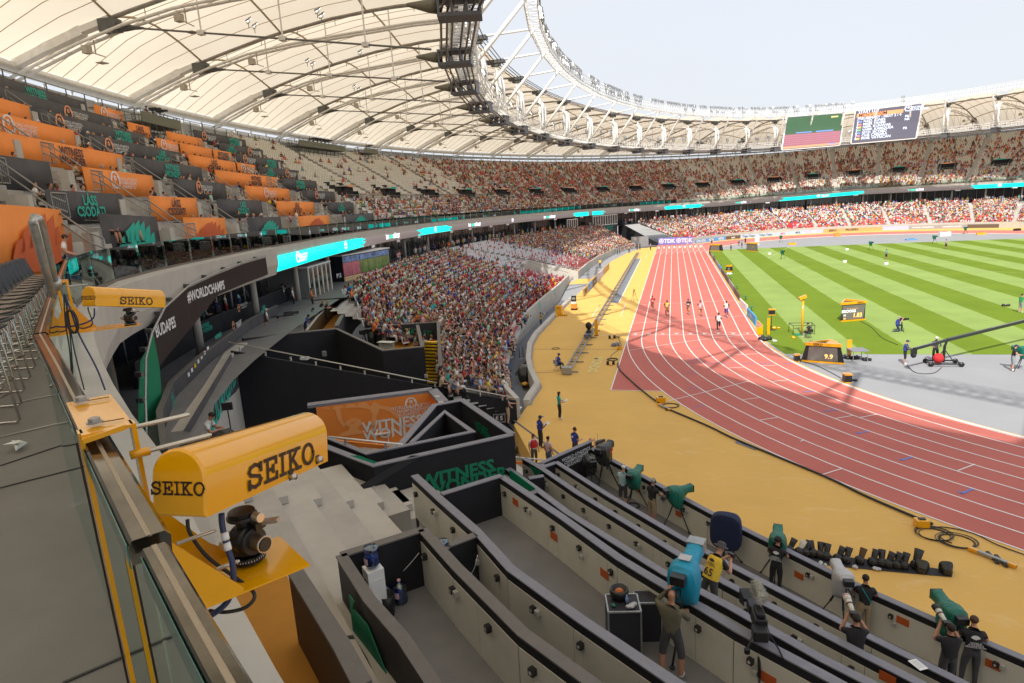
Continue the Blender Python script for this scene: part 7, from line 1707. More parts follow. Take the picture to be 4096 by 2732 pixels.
def frame_head(b):
 hm=Vector(b['hm']);up=(Vector(b['ht'])-Vector(b['hb'])).normalized();fy=Vector((0,1,0));fy=(fy-up*fy.dot(up)).normalized();return hm,up,fy,fy.cross(up)
def person(label,loc,yaw,kind,top,bottom,skin='fair',hair='dark',sleeve='short',legs='long',shoes='dgrey',sc=1.,extra=(),cat='person',group=None,gender='m',long_hair=False,hands=True):
 b=pose(kind);o=thing('person',label,cat,loc,yaw,group);o.scale=(sc,)*3
 key=(kind,top,bottom,skin,sleeve,legs,shoes,gender,hands)
 ms=[cmat(top,PAL[top]),cmat(bottom,PAL[bottom]),mat('skin '+skin,SK_[skin],.55,var=.06,vscale=12),cmat(shoes,PAL[shoes],.5),m_dkface]
 if key in POSES:link('body',POSES[key],o)
 else:POSES[key]=skin_body(b,ms,sleeve,legs,gender,'body',o,hands).data
 hm,up,fy,rx=frame_head(b);Mh=Matrix((rx,fy,up)).transposed();Q=Mh
 def hl(x,y,z):return hm+rx*x+fy*y+up*z
 if hair!='none' and 'hat' not in extra and 'cap' not in extra and 'bluecap' not in extra:
  mb=MB();mb.ell(hl(0,-.018,.028),(.087,.098,.088),14,9,0,Q)
  if long_hair:mb.ell(hl(0,-.06,-.07),(.085,.055,.15),10,7,0,Q)
  o2=mb.build('hair',mat('hair '+hair,HCOL[hair],.7,var=.3,vscale=40,bump=.8,bscale=90),o,True)
 for c,nm in(('cap','white'),('bluecap','navy'),('orangecap','orange')):
  if c in extra:mb=MB();mb.ell(hl(0,-.008,.035),(.092,.105,.08),14,8,0,Q);mb.box(hl(0,.12,.035),(.14,.10,.01),M=Q);mb.build('cap',cmat(nm,PAL[nm]),o,True)
 if 'hat' in extra:mb=MB();mb.lathe([(.165,0),(.165,.012),(.10,.018),(.095,.09),(.06,.115),(.02,.10)],18,hl(0,-.01,.035),Q);mb.build('hat',cmat('dgrey',PAL['dgrey']),o,True)
 if 'phones' in extra:
  mb=MB();mb.tube([hl(.095*math.cos(a),0,.105*math.sin(a)+.01)for a in np.linspace(0,math.pi,12)],.011,6)
  for s in(-1,1):mb.ell(hl(s*.093,0,-.005),(.024,.04,.048),8,6,0,Q)
  mb.build('headphones',m_black2,o,True)
 ch_,nb_z=Vector(b['cht']),Vector(b['nkb'])
 tup=(nb_z-Vector(b['wst'])).normalized();tf=(Vector((0,1,0))-tup*tup.y).normalized();tx_=tf.cross(tup);bk=-tf
 def back(x,z,e=.14):return ch_+tx_*x+tup*z+bk*e
 def chestvest(nm,c,low=-.2):
  mb=MB();k=14;P=[]
  for f,wv,dv in((low-.04,.185,.145),(low*.4,.182,.148),(.06,.192,.148),(.135,.18,.125),(.17,.125,.10)):
   for j in range(k):a=2*math.pi*j/k;P.append(tuple(ch_+tup*f+tx_*wv*math.cos(a)+tf*dv*math.sin(a)))
  mb.add(P,[(i*k+j,i*k+(j+1)%k,(i+1)*k+(j+1)%k,(i+1)*k+j)for i in range(4)for j in range(k)]);return mb.build('vest',cmat(nm,c),o,True)
 if 'vest_blue' in extra:chestvest('blue',PAL['blue'])
 if 'vest_yellow' in extra:chestvest('yellow',PAL['yellow'])
 if 'vest_red' in extra:chestvest('red',PAL['red'])
 if 'bib65' in extra:
  chestvest('yellow',PAL['yellow'],-.30);text('65',back(0,-.16,.135),-tx_ if False else tx_,tup,.27,m_bprint,None,.03,name='number').parent=o if False else None
 if 'fan' in extra or 'vest_blue' in extra and 'nofan' not in extra:
  mb=MB();c0=back(0,.02,.157 if 'vest_blue' in extra else .15)
  mb.add([tuple(c0-tup*.02+tx_*.02*s)for s in(-1,1)]+[tuple(c0+tx_*.095*math.cos(a)+tup*.085*math.sin(a))for a in np.linspace(.25,math.pi-.25,9)],[tuple(range(11))]);mb.build('fan_emblem',m_wprint,o)
 if 'backpack' in extra:mb=MB();mb.box(back(0,-.02,.20),(.30,.16,.42),M=Matrix((tx_,tf,tup)).transposed());ob=mb.build('backpack',m_black2,o);q=ob.modifiers.new('b','BEVEL');q.width=.04;q.segments=2
 if 'board' in extra:h_=(Vector(b['haL'])+Vector(b['haR']))/2+Vector((0,.06,.02));mb=MB();mb.box(h_,(.24,.30,.012),M=Matrix.Rotation(.4,3,'X'));mb.build('clipboard',m_wprint,o)
 if 'number' in extra:mb=MB();c0=ch_+tf*.14-tup*.08;mb.add([tuple(c0+tx_*x+tup*z)for x,z in((-.09,-.06),(.09,-.06),(.09,.06),(-.09,.06))],[(0,1,2,3)]);mb.build('race_number',m_wprint,o)
 if 'lanyard' in extra:mb=MB();mb.beam(nb_z+tf*.08-tx_*.04,ch_+tf*.118-tup*.05,.012,.004);mb.beam(nb_z+tf*.08+tx_*.04,ch_+tf*.118-tup*.05,.012,.004);mb.box(ch_+tf*.125-tup*.1,(.07,.006,.10));mb.build('lanyard',m_wprint,o)
 if 'strap' in extra:mb=MB();mb.tube([back(-.1,.16,.10),back(0,.0,.155),back(.12,-.22,.15)],.008,5);mb.build('strap',cmat('turq',PAL['turq']),o)
 return o,b
def dirto(p,q):return math.atan2(q[1]-p[1],q[0]-p[0])-math.pi/2
FOC=(5.,2.)
def ptext(o,s,local,xd,yd,size,m):
 me=textmesh(s,size,m.name,m,.02,0.,'CENTER',1.);t=bpy.data.objects.new('lettering',me);COL.objects.link(t);t.parent=o;x=Vector(xd).normalized();y=Vector(yd).normalized();z=x.cross(y);Mx=Matrix.Identity(4)
 for i in range(3):Mx[i][0]=x[i];Mx[i][1]=y[i];Mx[i][2]=z[i];Mx[i][3]=local[i]
 t.matrix_local=Mx
 # broadcast cameras
def tripod(o,h,spread=.55,m=None):
 for k in range(3):
  a=2*math.pi*k/3+.4;mb=MB();f=(spread*math.cos(a),spread*math.sin(a),.03);mid=(f[0]*.5,f[1]*.5,h*.5)
  mb.tube([(.06*math.cos(a),.06*math.sin(a),h),mid],.028,6);mb.tube([mid,f],.02,6);mb.ell((f[0],f[1],.03),(.05,.05,.03),8,4);mb.build('tripod_leg',m_blk,o,True)
 mb=MB();mb.lathe([(.07,h-.03),(.09,h),(.09,h+.06),(.06,h+.1)],12);mb.build('tripod_head',m_anod,o,True)
def cover(name,m,secs,o,seed,skirt=None):
 """cloth cover lofted through sections (y, halfwidth, z0, z1) with wrinkles"""
 r_=random.Random(seed);n=16;P=[]
 S2_=[]
 for i in range(len(secs)-1):
  for j in range(4):t=j/4;S2_.append([a+(b-a)*t for a,b in zip(secs[i],secs[i+1])])
 S2_.append(secs[-1])
 for i,(y,hw,z0,z1)in enumerate(S2_):
  for j in range(n):
   a=2*math.pi*j/n;cx,cz=math.cos(a),math.sin(a);sx=math.copysign(abs(cx)**.6,cx);sz=math.copysign(abs(cz)**.6,cz)
   wv=1+r_.uniform(-.07,.07);P.append((hw*sx*wv,y+r_.uniform(-.012,.012),(z0+z1)/2+(z1-z0)/2*sz*(1+r_.uniform(-.05,.05))))
 m_=len(S2_);f=[(i*n+j,i*n+(j+1)%n,(i+1)*n+(j+1)%n,(i+1)*n+j)for i in range(m_-1)for j in range(n)]+[tuple(range(n-1,-1,-1)),tuple((m_-1)*n+j for j in range(n))]
 mb=MB();mb.add(P,f);ob=mb.build(name,m,o);q=ob.modifiers.new('s','SUBSURF');q.levels=1;q.render_levels=1
 return ob
m_cg=mat('green_rain_cover',(.005,.13,.085),.45,bump=.5,bscale=14);m_cb=mat('blue_rain_cover',(.0,.26,.42),.5,bump=.5,bscale=14);m_cw=mat('grey_rain_cover',(.46,.46,.47),.4,bump=.5,bscale=14);m_ck=mat('black_rain_cover',(.018,.02,.018),.25,bump=.6,bscale=16);m_cn=mat('navy_cover_cloth',(.012,.022,.065),.7,bump=.6,bscale=10)
def covered_camera(label,loc,yaw,m,seed,h=1.35,tilt=0.,sc=1.,lens=.34,trip=True,hood=True):
 o=thing('broadcast_camera',label,'camera',loc,yaw);o.scale=(sc,)*3
 if trip:tripod(o,h-.22)
 cover('rain_cover',m,[(-.36,.15,h-.06,h+.20),(-.26,.24,h-.34,h+.30),(-.05,.27,h-.58,h+.31),(.12,.25,h-.55,h+.27),(.22,.17,h-.20,h+.24),(.26+lens*.4,.145,h-.02,h+.24),(.26+lens,.155,h-.03,h+.28)],o,seed)
 if hood:mb=MB();mb.box((0,.27+lens,h+.125),(.26,.05,.24));mb.build('lens_hood',m_black2,o)
 mb=MB();mb.box((0,-.42,h+.15),(.24,.16,.16));mb.beam((0,-.3,h-.05),(.1,-.62,h-.15),.025);mb.beam((0,-.3,h-.05),(-.12,-.6,h-.16),.025);mb.build('viewfinder',m_black2,o)
 return o
 # camera crews on the terraces
GT=lambda p,k:G(*p,FZ[k])
def back_of(p,q,d):v=Vector((q[0]-p[0],q[1]-p[1],0)).normalized();return(p[0]-v.x*d,p[1]-v.y*d,p[2])
aq=GT(RL(1395,545),1);person('camera operator in pale aqua t-shirt, dark shorts and white cap with headphones, behind the green cover',aq,dirto(aq,FOC),'operate','aqua','dgrey','fair','grey',legs='short',extra=('cap','phones'))
c=GT(RL(1500,555),1);covered_camera('tripod camera under a green and navy rain cover before the aqua t-shirt operator',c,dirto(c,FOC)+.0,m_cg,3)
mb=MB();
c=GT(RL(1225,380),1);o=covered_camera('large camera bundled in black plastic tied with a red strap at the end of the front row',c,dirto(c,FOC),m_ck,5,h=1.5,lens=.25,sc=1.15,hood=False);mb=MB();mb.tube([(.26*math.cos(a),.05+.28*math.sin(a),1.42+.14*math.sin(a*1.+1))for a in np.linspace(0,2*math.pi,20)],.025,6);mb.build('red_strap',cmat('red',PAL['red']),o,True)
c=GT(RL(1085,330),1);o=covered_camera('smaller equipment pile under black plastic beside the end panel',c,.5,m_ck,8,h=1.0,lens=.1,hood=False)
bt_=GT(RL(1665,690),1);person('camera operator in black t-shirt and khaki shorts with headphones, left of the dark draped camera',bt_,dirto(bt_,(4,-20)),'operate','black','khaki','tan','grey',legs='short',extra=('phones',))
c=GT(RL(1895,735),1);covered_camera('tripod camera in green cover with black cloth thrown over, its hood over the coping',c,dirto(c,(30,-15)),m_cg,13);
nv=GT(RM(890,590),1);o=thing('draped_monitor','monitor stand fully draped in navy cloth in the front row','monitor',nv,dirto(nv,FOC));cover('navy_drape',m_cn,[(-.22,.48,.55,1.75),(0,.50,.45,1.82),(.22,.46,.6,1.72)],o,21);tripod(o,.7,.5)
f1=GT(RM(1475,930),1);o,b=person('camera operator in black t-shirt with pale fan emblem on the back, at the middle of the front row',f1,dirto(f1,(8,-10)),'operate','black','black','tan','dark',extra=('phones','fan'));ptext(o,'WORLD\nATHLETICS\nPRODUCTION',(0,-.155,1.17),(1,0,0),(0,0,1),.06,m_wprint)
c=Vector(f1)+Vector((.1,.55,0));covered_camera('tripod camera with tall green hood operated by the front row man with the fan emblem',c,dirto(c,(2,0)),m_cg,17)
p_=GT(RN(455,1010),1);o,b=person('operator in plain black t-shirt with turquoise lanyard and thick dark hair behind the grey-white cover',p_,dirto(p_,(0,-10)),'operate','black','khaki','tan','dark',extra=('strap',))
c=Vector(p_)+Vector((-.45,.45,0));covered_camera('tripod camera under a pale grey rain cover in the front row',c,dirto(c,(-6,-5)),m_cw,19)
p_=GT(RN(1700,1600),1);o,b=person('stocky operator in black t-shirt with fan emblem at the right end of the front row',p_,dirto(p_,(3,-10)),'operate','black','dgrey','fair','brown',extra=('fan',),sc=1.03);ptext(o,'WORLD\nATHLETICS\nPRODUCTION',(0,-.155,1.17),(1,0,0),(0,0,1),.06,m_wprint)
c=Vector(p_)+Vector((-.25,.65,0));covered_camera('tripod camera with long green hood at the right end of the front row',c,dirto(c,(-7,0)),m_cg,23,sc=1.05)
ol=GT(RO(560,1490),5);person('bald man in olive jacket and dark shorts with headphones, one hand on the blue covered camera',ol,dirto(ol,(-3,-30)),'operate_high','olive','dgrey','tan','none',sleeve='long',legs='short',shoes='white',extra=('phones',),sc=1.02)
c=Vector(ol)+Vector((.25,.75,0));o=covered_camera('large camera under a bright blue rain cover with grey patches in the fifth row',c,dirto(c,(-2,-30)),m_cb,29,h=1.5,sc=1.1,lens=.5);mb=MB();mb.box((.0,.0,1.83),(.20,.18,.012));mb.build('grey_patch',m_cw,o);mb=MB();mb.box((.0,.75,1.66),(.30,.25,.22));mb.build('grey_hood',m_galv,o)
def flight_case(label,loc,rz_,d):
 o=thing('flight_case',label,'flight case',loc,rz_);mb=MB();mb.box((0,0,d[2]/2),d);mb.build('body',m_blackp,o);mb=MB();x,y,z=d[0]/2,d[1]/2,d[2]
 for a,b_ in(((-x,-y),(x,-y)),((x,-y),(x,y)),((x,y),(-x,y)),((-x,y),(-x,-y))):
  for zz_ in(.015,z):mb.beam((*a,zz_),(*b_,zz_),.03)
  mb.beam((*a,0),(*a,z),.03)
 mb.build('edging',m_galv,o);return o
fc=G(*RL(1375,1560),FZ[5]+.0);fcp=G(*RL(1390,1440),FZ[5]+1.0);o=flight_case('tall black flight case with silver edges and clutter on its lid in the fifth row',(fcp[0],fcp[1],FZ[5]),.2,(.62,.55,1.0))
lid=(fcp[0],fcp[1],FZ[5]+1.015);flight_case('lower flight case tucked against the cream boards behind the tall one',(fcp[0]+.45,fcp[1]+.42,FZ[5]),.2,(.5,.4,.9))
o=thing('camera_bag','open black camera bag standing on the tall flight case','bag',(lid[0]-.08,lid[1]+.15,lid[2]),.2);mb=MB();mb.lathe([(.16,0),(.19,.12),(.18,.2),(.15,.2),(.15,.05)],12);mb.build('bag_shell',m_black2,o,True);mb=MB();mb.ell((0,0,.12),(.1,.08,.08),8,6);mb.build('red_gold_lining',mat('red_gold',(.45,.12,.02),.5),o)
mb=MB();mb.lathe([(.03,0),(.033,.12),(.012,.16),(.012,.19)],10,(lid[0]+.08,lid[1]-.02,lid[2]));tag(mb.build('water_bottle',mat('clear_blue_plastic',(.25,.35,.6),.15),None,True),'small clear water bottle on the tall flight case','bottle')
mb=MB();rr=random.Random(2)
for i in range(7):mb.ell((lid[0]+.17+rr.uniform(-.06,.06),lid[1]-.1+rr.uniform(-.06,.06),lid[2]+.03),(.06,.05,.035),7,5)
tag(mb.build('cloth',m_cw,None,True),'crumpled pale cloth on the corner of the tall flight case','cloth')
mb=MB();mb.ell((lid[0]-.17,lid[1]-.14,lid[2]+.02),(.05,.05,.03),10,6);tag(mb.build('mesh_pouch',m_cg,None,True),'small green mesh pouch on the tall flight case','pouch')
p=GT(RO(90,1180),5);o=thing('backpack','black backpack leaning by the flight cases in the fifth row','backpack',p);mb=MB();mb.ell((0,0,.28),(.2,.16,.3),12,8);mb.build('bag_body',m_black2,o,True)
yb=GT(RO(1010,760),4);o,b=person('photographer in yellow bib numbered 65 and dark brimmed hat leaning over the fourth row partition',yb,dirto(yb,(2,-30))-.2,'leanphoto','black','dgrey','fair','none',extra=('hat','bib65x'))
ch_,nb_v=Vector(b['cht']),Vector(b['nkb']);tup=(nb_v-Vector(b['wst'])).normalized();tf=(Vector((0,1,0))-tup*tup.y).normalized();tx_=tf.cross(tup);mb=MB();k=16;P=[]
for f_,wv,dv in((-.34,.2,.152),(-.12,.192,.152),(.06,.2,.152),(.14,.185,.13),(.18,.13,.105)):
 for j in range(k):a=2*math.pi*j/k;P.append(tuple(ch_+tup*f_+tx_*wv*math.cos(a)+tf*dv*math.sin(a)))
mb.add(P,[(i*k+j,i*k+(j+1)%k,(i+1)*k+(j+1)%k,(i+1)*k+j)for i in range(4)for j in range(k)]);mb.build('bib',cmat('yellow',PAL['yellow']),o,True)
ptext(o,'65',ch_-tup*.20-tf*.16,tx_,tup,.24,m_bprint);ptext(o,'WORLD\nATHLETICS',ch_-tup*.02-tf*.16,tx_,tup,.05,m_bprint)
mb=MB();mb.add([tuple(ch_-tf*.16+tup*.04+tx_*.02*s)for s in(-1,1)]+[tuple(ch_-tf*.16+tup*.045+tx_*.075*math.cos(a)+tup*.07*math.sin(a))for a in np.linspace(.25,math.pi-.25,9)],[tuple(range(11))]);mb.build('fan_emblem',m_bprint,o)
hd_=(Vector(b['haL'])+Vector(b['haR']))/2;mb=MB();mb.box(hd_+Vector((0,.06,.03)),(.15,.08,.10));mb.build('photo_camera',m_black2,o)
c=GT(RO(1560,1700),5);o=thing('news_camera','large black news camera with furry grey microphone on a tripod in the lower foreground','camera',c,dirto(c,(-2,-30))+.3)
tripod(o,1.2,.6);mb=MB()
for cc,d in(((0,0,1.5),(.20,.42,.26)),((-.04,.32,1.52),(.16,.24,.18)),((-.05,-.30,1.45),(.24,.22,.20)),((.0,-.02,1.68),(.14,.30,.08)),((.06,-.1,1.32),(.18,.2,.14))):mb.box(cc,d)
ob=mb.build('camera_body',m_black2,o);q=ob.modifiers.new('b','BEVEL');q.width=.02;q.segments=2
mb=MB();mb.add([(-.16,.42,1.60),(.10,.42,1.60),(.10,.42,1.44),(-.16,.42,1.44),(-.20,.66,1.66),(.14,.66,1.66),(.14,.66,1.38),(-.20,.66,1.38)],[(0,1,5,4),(1,2,6,5),(2,3,7,6),(3,0,4,7)]);mb.build('lens_hood',m_black2,o)
mb=MB();mb.tube([(.12,-.1,1.35),(.25,-.35,1.2),(.28,-.5,1.15)],.015,6);mb.tube([(-.1,-.1,1.32),(-.25,-.3,1.12)],.015,6);mb.lathe([(.05,0),(.05,.08)],12,(-.25,-.32,1.08));mb.build('pan_handle',m_anod,o)
for i in range(12):pass
m_fur=mat('grey_fur',(.50,.50,.46),.9,var=.2,vscale=30);V=[];F=[];rr=random.Random(12);A0,A1=Vector((.05,.05,1.86)),Vector((.02,.42,1.92))
for i in range(2600):
 t=rr.random();ax=A0.lerp(A1,t);a=rr.uniform(0,2*math.pi);d=Vector((math.cos(a),rr.uniform(-.9,.9)*(abs(t-.5)*2)**3,math.sin(a))).normalized();b0=ax+d*.05;tip=ax+d*(.115+rr.uniform(-.02,.025))+Vector((rr.uniform(-.03,.03),rr.uniform(-.03,.03),-.015));s_=d.cross(Vector((rr.random(),rr.random(),rr.random()))).normalized()*.006
 k=len(V);V+=[tuple(b0-s_),tuple(b0+s_),tuple(tip)];F.append((k,k+1,k+2))
fu=link('furry_windshield',npmesh('furry_windshield',V,F,m_fur),o);fu['kind']='stuff';mb=MB();mb.tube([A0,A1],.07,10);mb.build('windshield_core',m_fur,o)
m_wl=mat('white_lens',(.58,.56,.50),.35)
def long_lens(o,base,tip,ring=True):
 base,tip=Vector(base),Vector(tip);d=tip-base;q=d.to_track_quat('Z','Y').to_matrix();L=d.length;mb=MB();mb.lathe([(.045,0),(.05,L*.3),(.065,L*.55),(.075,L*.75)],16,base,q);mb.build('lens_barrel',m_wl,o,True)
 mb=MB();mb.lathe([(.079,L*.72),(.085,L),(.078,L),(.07,L*.8)],16,base,q);mb.build('lens_hood',m_wl if ring else m_black2,o,True);mb=MB();mb.lathe([(.082,L*.9),(.086,L*.96)],16,base,q);mb.build('red_ring',cmat('red',PAL['red'])if ring else m_black2,o,True);mb=MB();mb.lathe([(.068,L*.45),(.07,L*.52)],16,base,q);mb.build('grip_ring',m_dkface,o)
 mb=MB();mb.box(base-d.normalized()*.05,(.15,.10,.12));mb.build('camera_body',m_black2,o)
for(uv,k,lab,rg)in((RN(330,1620),3,'dark haired photographer aiming a white telephoto with a red end, at the bottom edge',True),(RN(1420,1690),2,'photographer below the edge whose white telephoto lens pokes into view',False)):
 p=GT(uv,k);o,b=person(lab,(p[0],p[1],p[2]),dirto(p,(-6,0)),'photo','black','dgrey','tan','dark',sc=.98);h_=(Vector(b['haL'])+Vector(b['haR']))/2;long_lens(o,h_+Vector((0,-.05,.05)),h_+Vector((0,.42,.12)),rg)
p=Vector(G(*RN(1105,1350),FZ[2]+1.18));mb=MB();mb.box((0,0,0),(.21,.30,.004));o=mb.build('paper_sheet',m_white);o.location=p;o.rotation_euler=(0,.02,.5);tag(o,'white printed sheet lying on the grey coping at the lower right','paper')
mb=MB()
for j in range(9):mb.box((0,.11-.025*j,.003),(.15,.006,.001))
mb.build('print_lines',m_galv,o)
p=Vector(G(*RN(100,1440),FZ[3]+1.18));mb=MB();mb.box((0,0,0),(.2,.3,.004));o=mb.build('paper_sheet',m_white);o.location=p;o.rotation_euler=(.1,.1,1.0);tag(o,'white sheet beside the hand holding the red-tipped telephoto','paper')
m_water=glassmat('blue_water_plastic',(.28,.48,.85),.14,.05);m_pinkc=mat('pink_cap',(.75,.42,.42),.5);m_lab=mat('pink_label',(.68,.48,.58),.5)
def jug(label,loc,inv=False,sc=1.):
 o=thing('water_bottle',label,'water bottle',loc);o.scale=(sc,)*3;pr=[(.12,0),(.135,.02),(.135,.10),(.128,.115),(.135,.13),(.135,.20),(.128,.215),(.135,.23),(.135,.32),(.11,.37),(.05,.40),(.035,.42),(.035,.45)]
 if inv:pr=[(r_,.45-z)for r_,z in pr[::-1]]
 mb=MB();mb.lathe(pr,20);mb.build('bottle_shell',m_water,o,True);pr2=[(r_*.93,z)for r_,z in pr if(.01<z<.3)];mb=MB();mb.lathe(pr2,16);mb.build('water',mat('deep_blue_water',(.03,.10,.30),.1),o,True)
 if not inv:mb=MB();mb.lathe([(.035,.44),(.033,.475),(.02,.48)],12);mb.build('cap',m_pinkc,o,True)
 mb=MB();a0=-2.6 if inv else-2.2;P=[]
 for j in range(7):a=a0+j*.16;P+=[(.1375*math.cos(a),.1375*math.sin(a),.15),(.1375*math.cos(a),.1375*math.sin(a),.27)]
 mb.add(P,[(2*j,2*j+2,2*j+3,2*j+1)for j in range(6)]);mb.build('label',m_lab,o);return o
cf=Vector(G(*RS(325,640),5.35));dp=Vector(G(*RS(320,470),5.98));o=thing('water_dispenser','white water dispenser with a blue bottle on top in the near corner box','water dispenser',(dp[0]-.02,dp[1]+.05,5.0),-.75);mb=MB();mb.box((0,0,.5),(.30,.30,1.0));mb.build('cabinet',m_white,o);mb=MB();mb.box((.0,-.152,.72),(.22,.01,.22));mb.build('tap_recess',m_galv,o);mb=MB();mb.box((0,-.16,.80),(.03,.03,.06));mb.build('tap',m_black2,o);mb=MB();mb.box((.152,0,.72),(.01,.22,.22));mb.build('side_panel',m_wprint,o)
jug('inverted blue water bottle on the white dispenser',(dp[0]-.02,dp[1]+.05,5.96),True)
jug('blue water bottle with pink cap on the floor, left of the pair',G(*RS(410,700),5.0));jug('blue water bottle with pink cap on the floor, right of the pair beside the black panel',G(*RS(510,685),5.0))
jug('blue water bottle seen at the end of the sixth row',G(*RS(985,580),4.25));jug('inverted blue bottle peeping over the coping between the sixth and seventh rows',(*G(*RS(790,330),5.3)[:2],5.05),True)
o=thing('waste_bin','black plastic waste bin by the coping under the water bottles','bin',G(*RS(425,770),5.0));mb=MB();mb.lathe([(.12,0),(.16,.42),(.15,.42),(.115,.03)],14);mb.build('bin_shell',m_black2,o,True)
for a,b_,lab in((RS(632,355),RS(415,560),'white cable sagging from the socket to the water bottles'),(RS(1025,370),RS(985,490),'white cable hanging to the bottle in the sixth row')):
 A=Vector(G(*a,5.75 if a[0]<400+81 else 5.1));B=Vector(G(*b_,5.3 if a[0]<481 else 4.7));mb=MB();mb.tube([A.lerp(B,t)-Vector((0,0,.06*math.sin(math.pi*t)))for t in np.linspace(0,1,10)],.007,5);tag(mb.build('cable',m_white,None,True),lab,'cable')
 # people beside the track
def P0_(uv,z=0.):return G(*uv,z)
p=P0_(Q5(1503,1318));o,b=person('woman in turquoise top and black trousers holding papers on the ochre run-off',p,R(-60),'paper','turq','black','tan','dark',shoes='white',gender='f',long_hair=True,extra=('board',),sc=.95)
p=P0_(Q5(1372,1515));person('official in blue mesh vest and light cap writing on a clipboard beside the dark cable cover',p,R(-50),'clipboard','navy','black','brown','dark',extra=('vest_blue','bluecap','board'))
p=P0_(Q5(1612,1610));person('man in blue vest seen from behind next to the bald cameraman',p,R(-40),'paper','navy','dgrey','fair','brown',extra=('vest_blue','phones'))
p=P0_(Q5(1690,1640));person('bald cameraman in black squatting behind a small camera by the front corner',p,R(-40),'crouchphoto','black','dgrey','fair','none');c=(p[0]+.5,p[1]+.6,0);o=thing('video_camera','small black video camera with antenna beside the bald man','camera',c,R(-40));mb=MB();mb.box((0,0,.95),(.16,.45,.2));mb.box((0,.3,.97),(.12,.2,.13));mb.tube([(.05,-.1,1.0),(.05,-.1,1.45)],.008,5);mb.build('camera_body',m_black2,o);tripod(o,.8,.3)
p=P0_(Q5(1330,1640));person('woman with red vest and ponytail beyond the black partitions',p,R(-150),'stand','white','dgrey','fair','brown',extra=('vest_red',),gender='f',long_hair=True,sc=.93)
p=P0_(Q5(1430,1660));person('dark haired man in pale pink shirt near the end of the front row',p,R(-30),'stand','pale','denim','tan','dark',sc=.93)
p=P0_(Q5(1150,1352));person('official in black polo and khaki shorts pointing from beside the numbered stools',p,R(-80),'point','black','khaki','fair','grey',legs='short',extra=('lanyard',))
p=G(*RK(500,990),-1.0);person('grey haired man in white t-shirt and black shorts with blue shoes on the moat path',p,R(-110),'stand','white','black','fair','grey',legs='short',shoes='blue')
p=G(*RK(545,905),-.7);person('man in grey polo and cap standing behind the grey haired man in the moat',p,R(-70),'point','grey','dgrey','tan','none',legs='short',shoes='blue',extra=('bluecap',))
p=G(*RK(1035,440),-1.0);o,b=person('photographer in yellow bib with a long black lens standing in the moat',p,R(-70),'photo','olive','dgrey','tan','none',extra=('vest_yellow','bluecap'));long_lens(o,Vector(b['haL'])+Vector((.03,-.05,.05)),Vector(b['haL'])+Vector((.03,.42,.07)),False)
p=P0_(RE_(1470,1095));person('steward in yellow bibs walking beside the far advertising boards',p,R(200),'stand','yellow','dgrey','tan','dark');p=P0_(RE_(1205,1215));person('steward in orange shirt at the corner of the exit trench',p,R(-70),'stand','orange','black','tan','dark',legs='short')
for i,(u,v,t,lab)in enumerate(((*RE_(1812,915),'grey','person in grey by the far boards'),(*RE_(1905,880),'navy','official in navy at the far tunnel, left of the pair'),(*RE_(1938,878),'black','official in black at the far tunnel, right of the pair'),(*RE_(2063,885),'grey','lone official in grey at the end of the ochre run-off'),(*RE_(1675,935),'purple','official in purple seated group against the far wall'),(*RE_(1700,930),'navy','second purple clad official against the far wall'))):person(lab,P0_((u,v)),R(180+20*i),'stand',t,'black','tan','dark',hands=False)
# the race
for uv,kind,top,bot,sk,lab,legs,ex_ in((r3(432,1272),'runA','red','red','tan','sprinter in red vest and shorts in the second lane from the outside','brief',('number',)),(r3(660,1358),'runB','yellow','yellow','brown','sprinter in yellow kit in the third lane from the outside','brief',('number',)),(r3(990,1335),'runA','black','black','tan','sprinter in black and white kit in the middle of the track','brief',('number',)),(r3(1180,1365),'runB','pink','black','tan','sprinter in white and pink top with black shorts','brief',('number',)),(r3(1585,1375),'runA','white','purple','brown','sprinter in white top and purple shorts on the inside, furthest right','short',()),(r1(1392,250),'runB','white','black','brown','leading sprinter in white top and long black tights nearest the finish','tights',())):
 p=P0_(uv);person(lab,p,R(180-4),kind,top,bot,sk,'dark','none' if top!='x' else 'short',legs,'white',extra=ex_,cat='sprinter',group='sprinters on the home straight')
 # officials on the grass and the crane
p=P0_(Q6(868,762));person('official in black seated by the yellow camera pole',p,R(40),'sit','black','black','fair','dark',legs='short',shoes='white',extra=('phones',));o=thing('folding_chair','small folding chair under the official by the yellow pole','chair',(p[0],p[1],0),R(40));mb=MB();mb.box((0,0,.44),(.42,.40,.03));mb.build('seat',m_black2,o);mb=MB();mb.box((0,-.2,.68),(.42,.02,.25));mb.build('backrest',m_black2,o)
for s in(-1,1):mb=MB();mb.beam((s*.2,-.18,0),(s*.2,.18,.43),.02);mb.beam((s*.2,.18,0),(s*.2,-.2,.68),.02);mb.build('leg',m_galv,o)
p=P0_(Q6(1468,715));person('kneeling cameraman in blue vest on the striped grass',p,R(-90),'kneel','navy','navy','fair','grey',extra=('vest_blue','nofan'));o=thing('video_camera','camera held by the kneeling cameraman on the grass','camera',(p[0]+.35,p[1]+.1,0),R(-90));mb=MB();mb.box((0,.1,1.05),(.16,.5,.2));mb.box((0,.45,1.06),(.14,.2,.16));mb.build('camera_body',m_black2,o);tripod(o,.95,.35)
p=P0_(Q6(1522,942));person('crane assistant in blue vest, grey sleeves and black shorts on the grey apron',p,R(-100),'operate','dgrey','black','fair','none',sleeve='long',legs='short',shoes='white',extra=('vest_blue','bluecap'))
cb=P0_(Q6(1790,945));p=(cb[0]-.2,cb[1]+.9,0);person('crane operator in white cap and dark jacket standing behind the camera dolly',p,R(170),'operate','dgrey','black','tan','none',sleeve='long',extra=('cap',),sc=1.03)
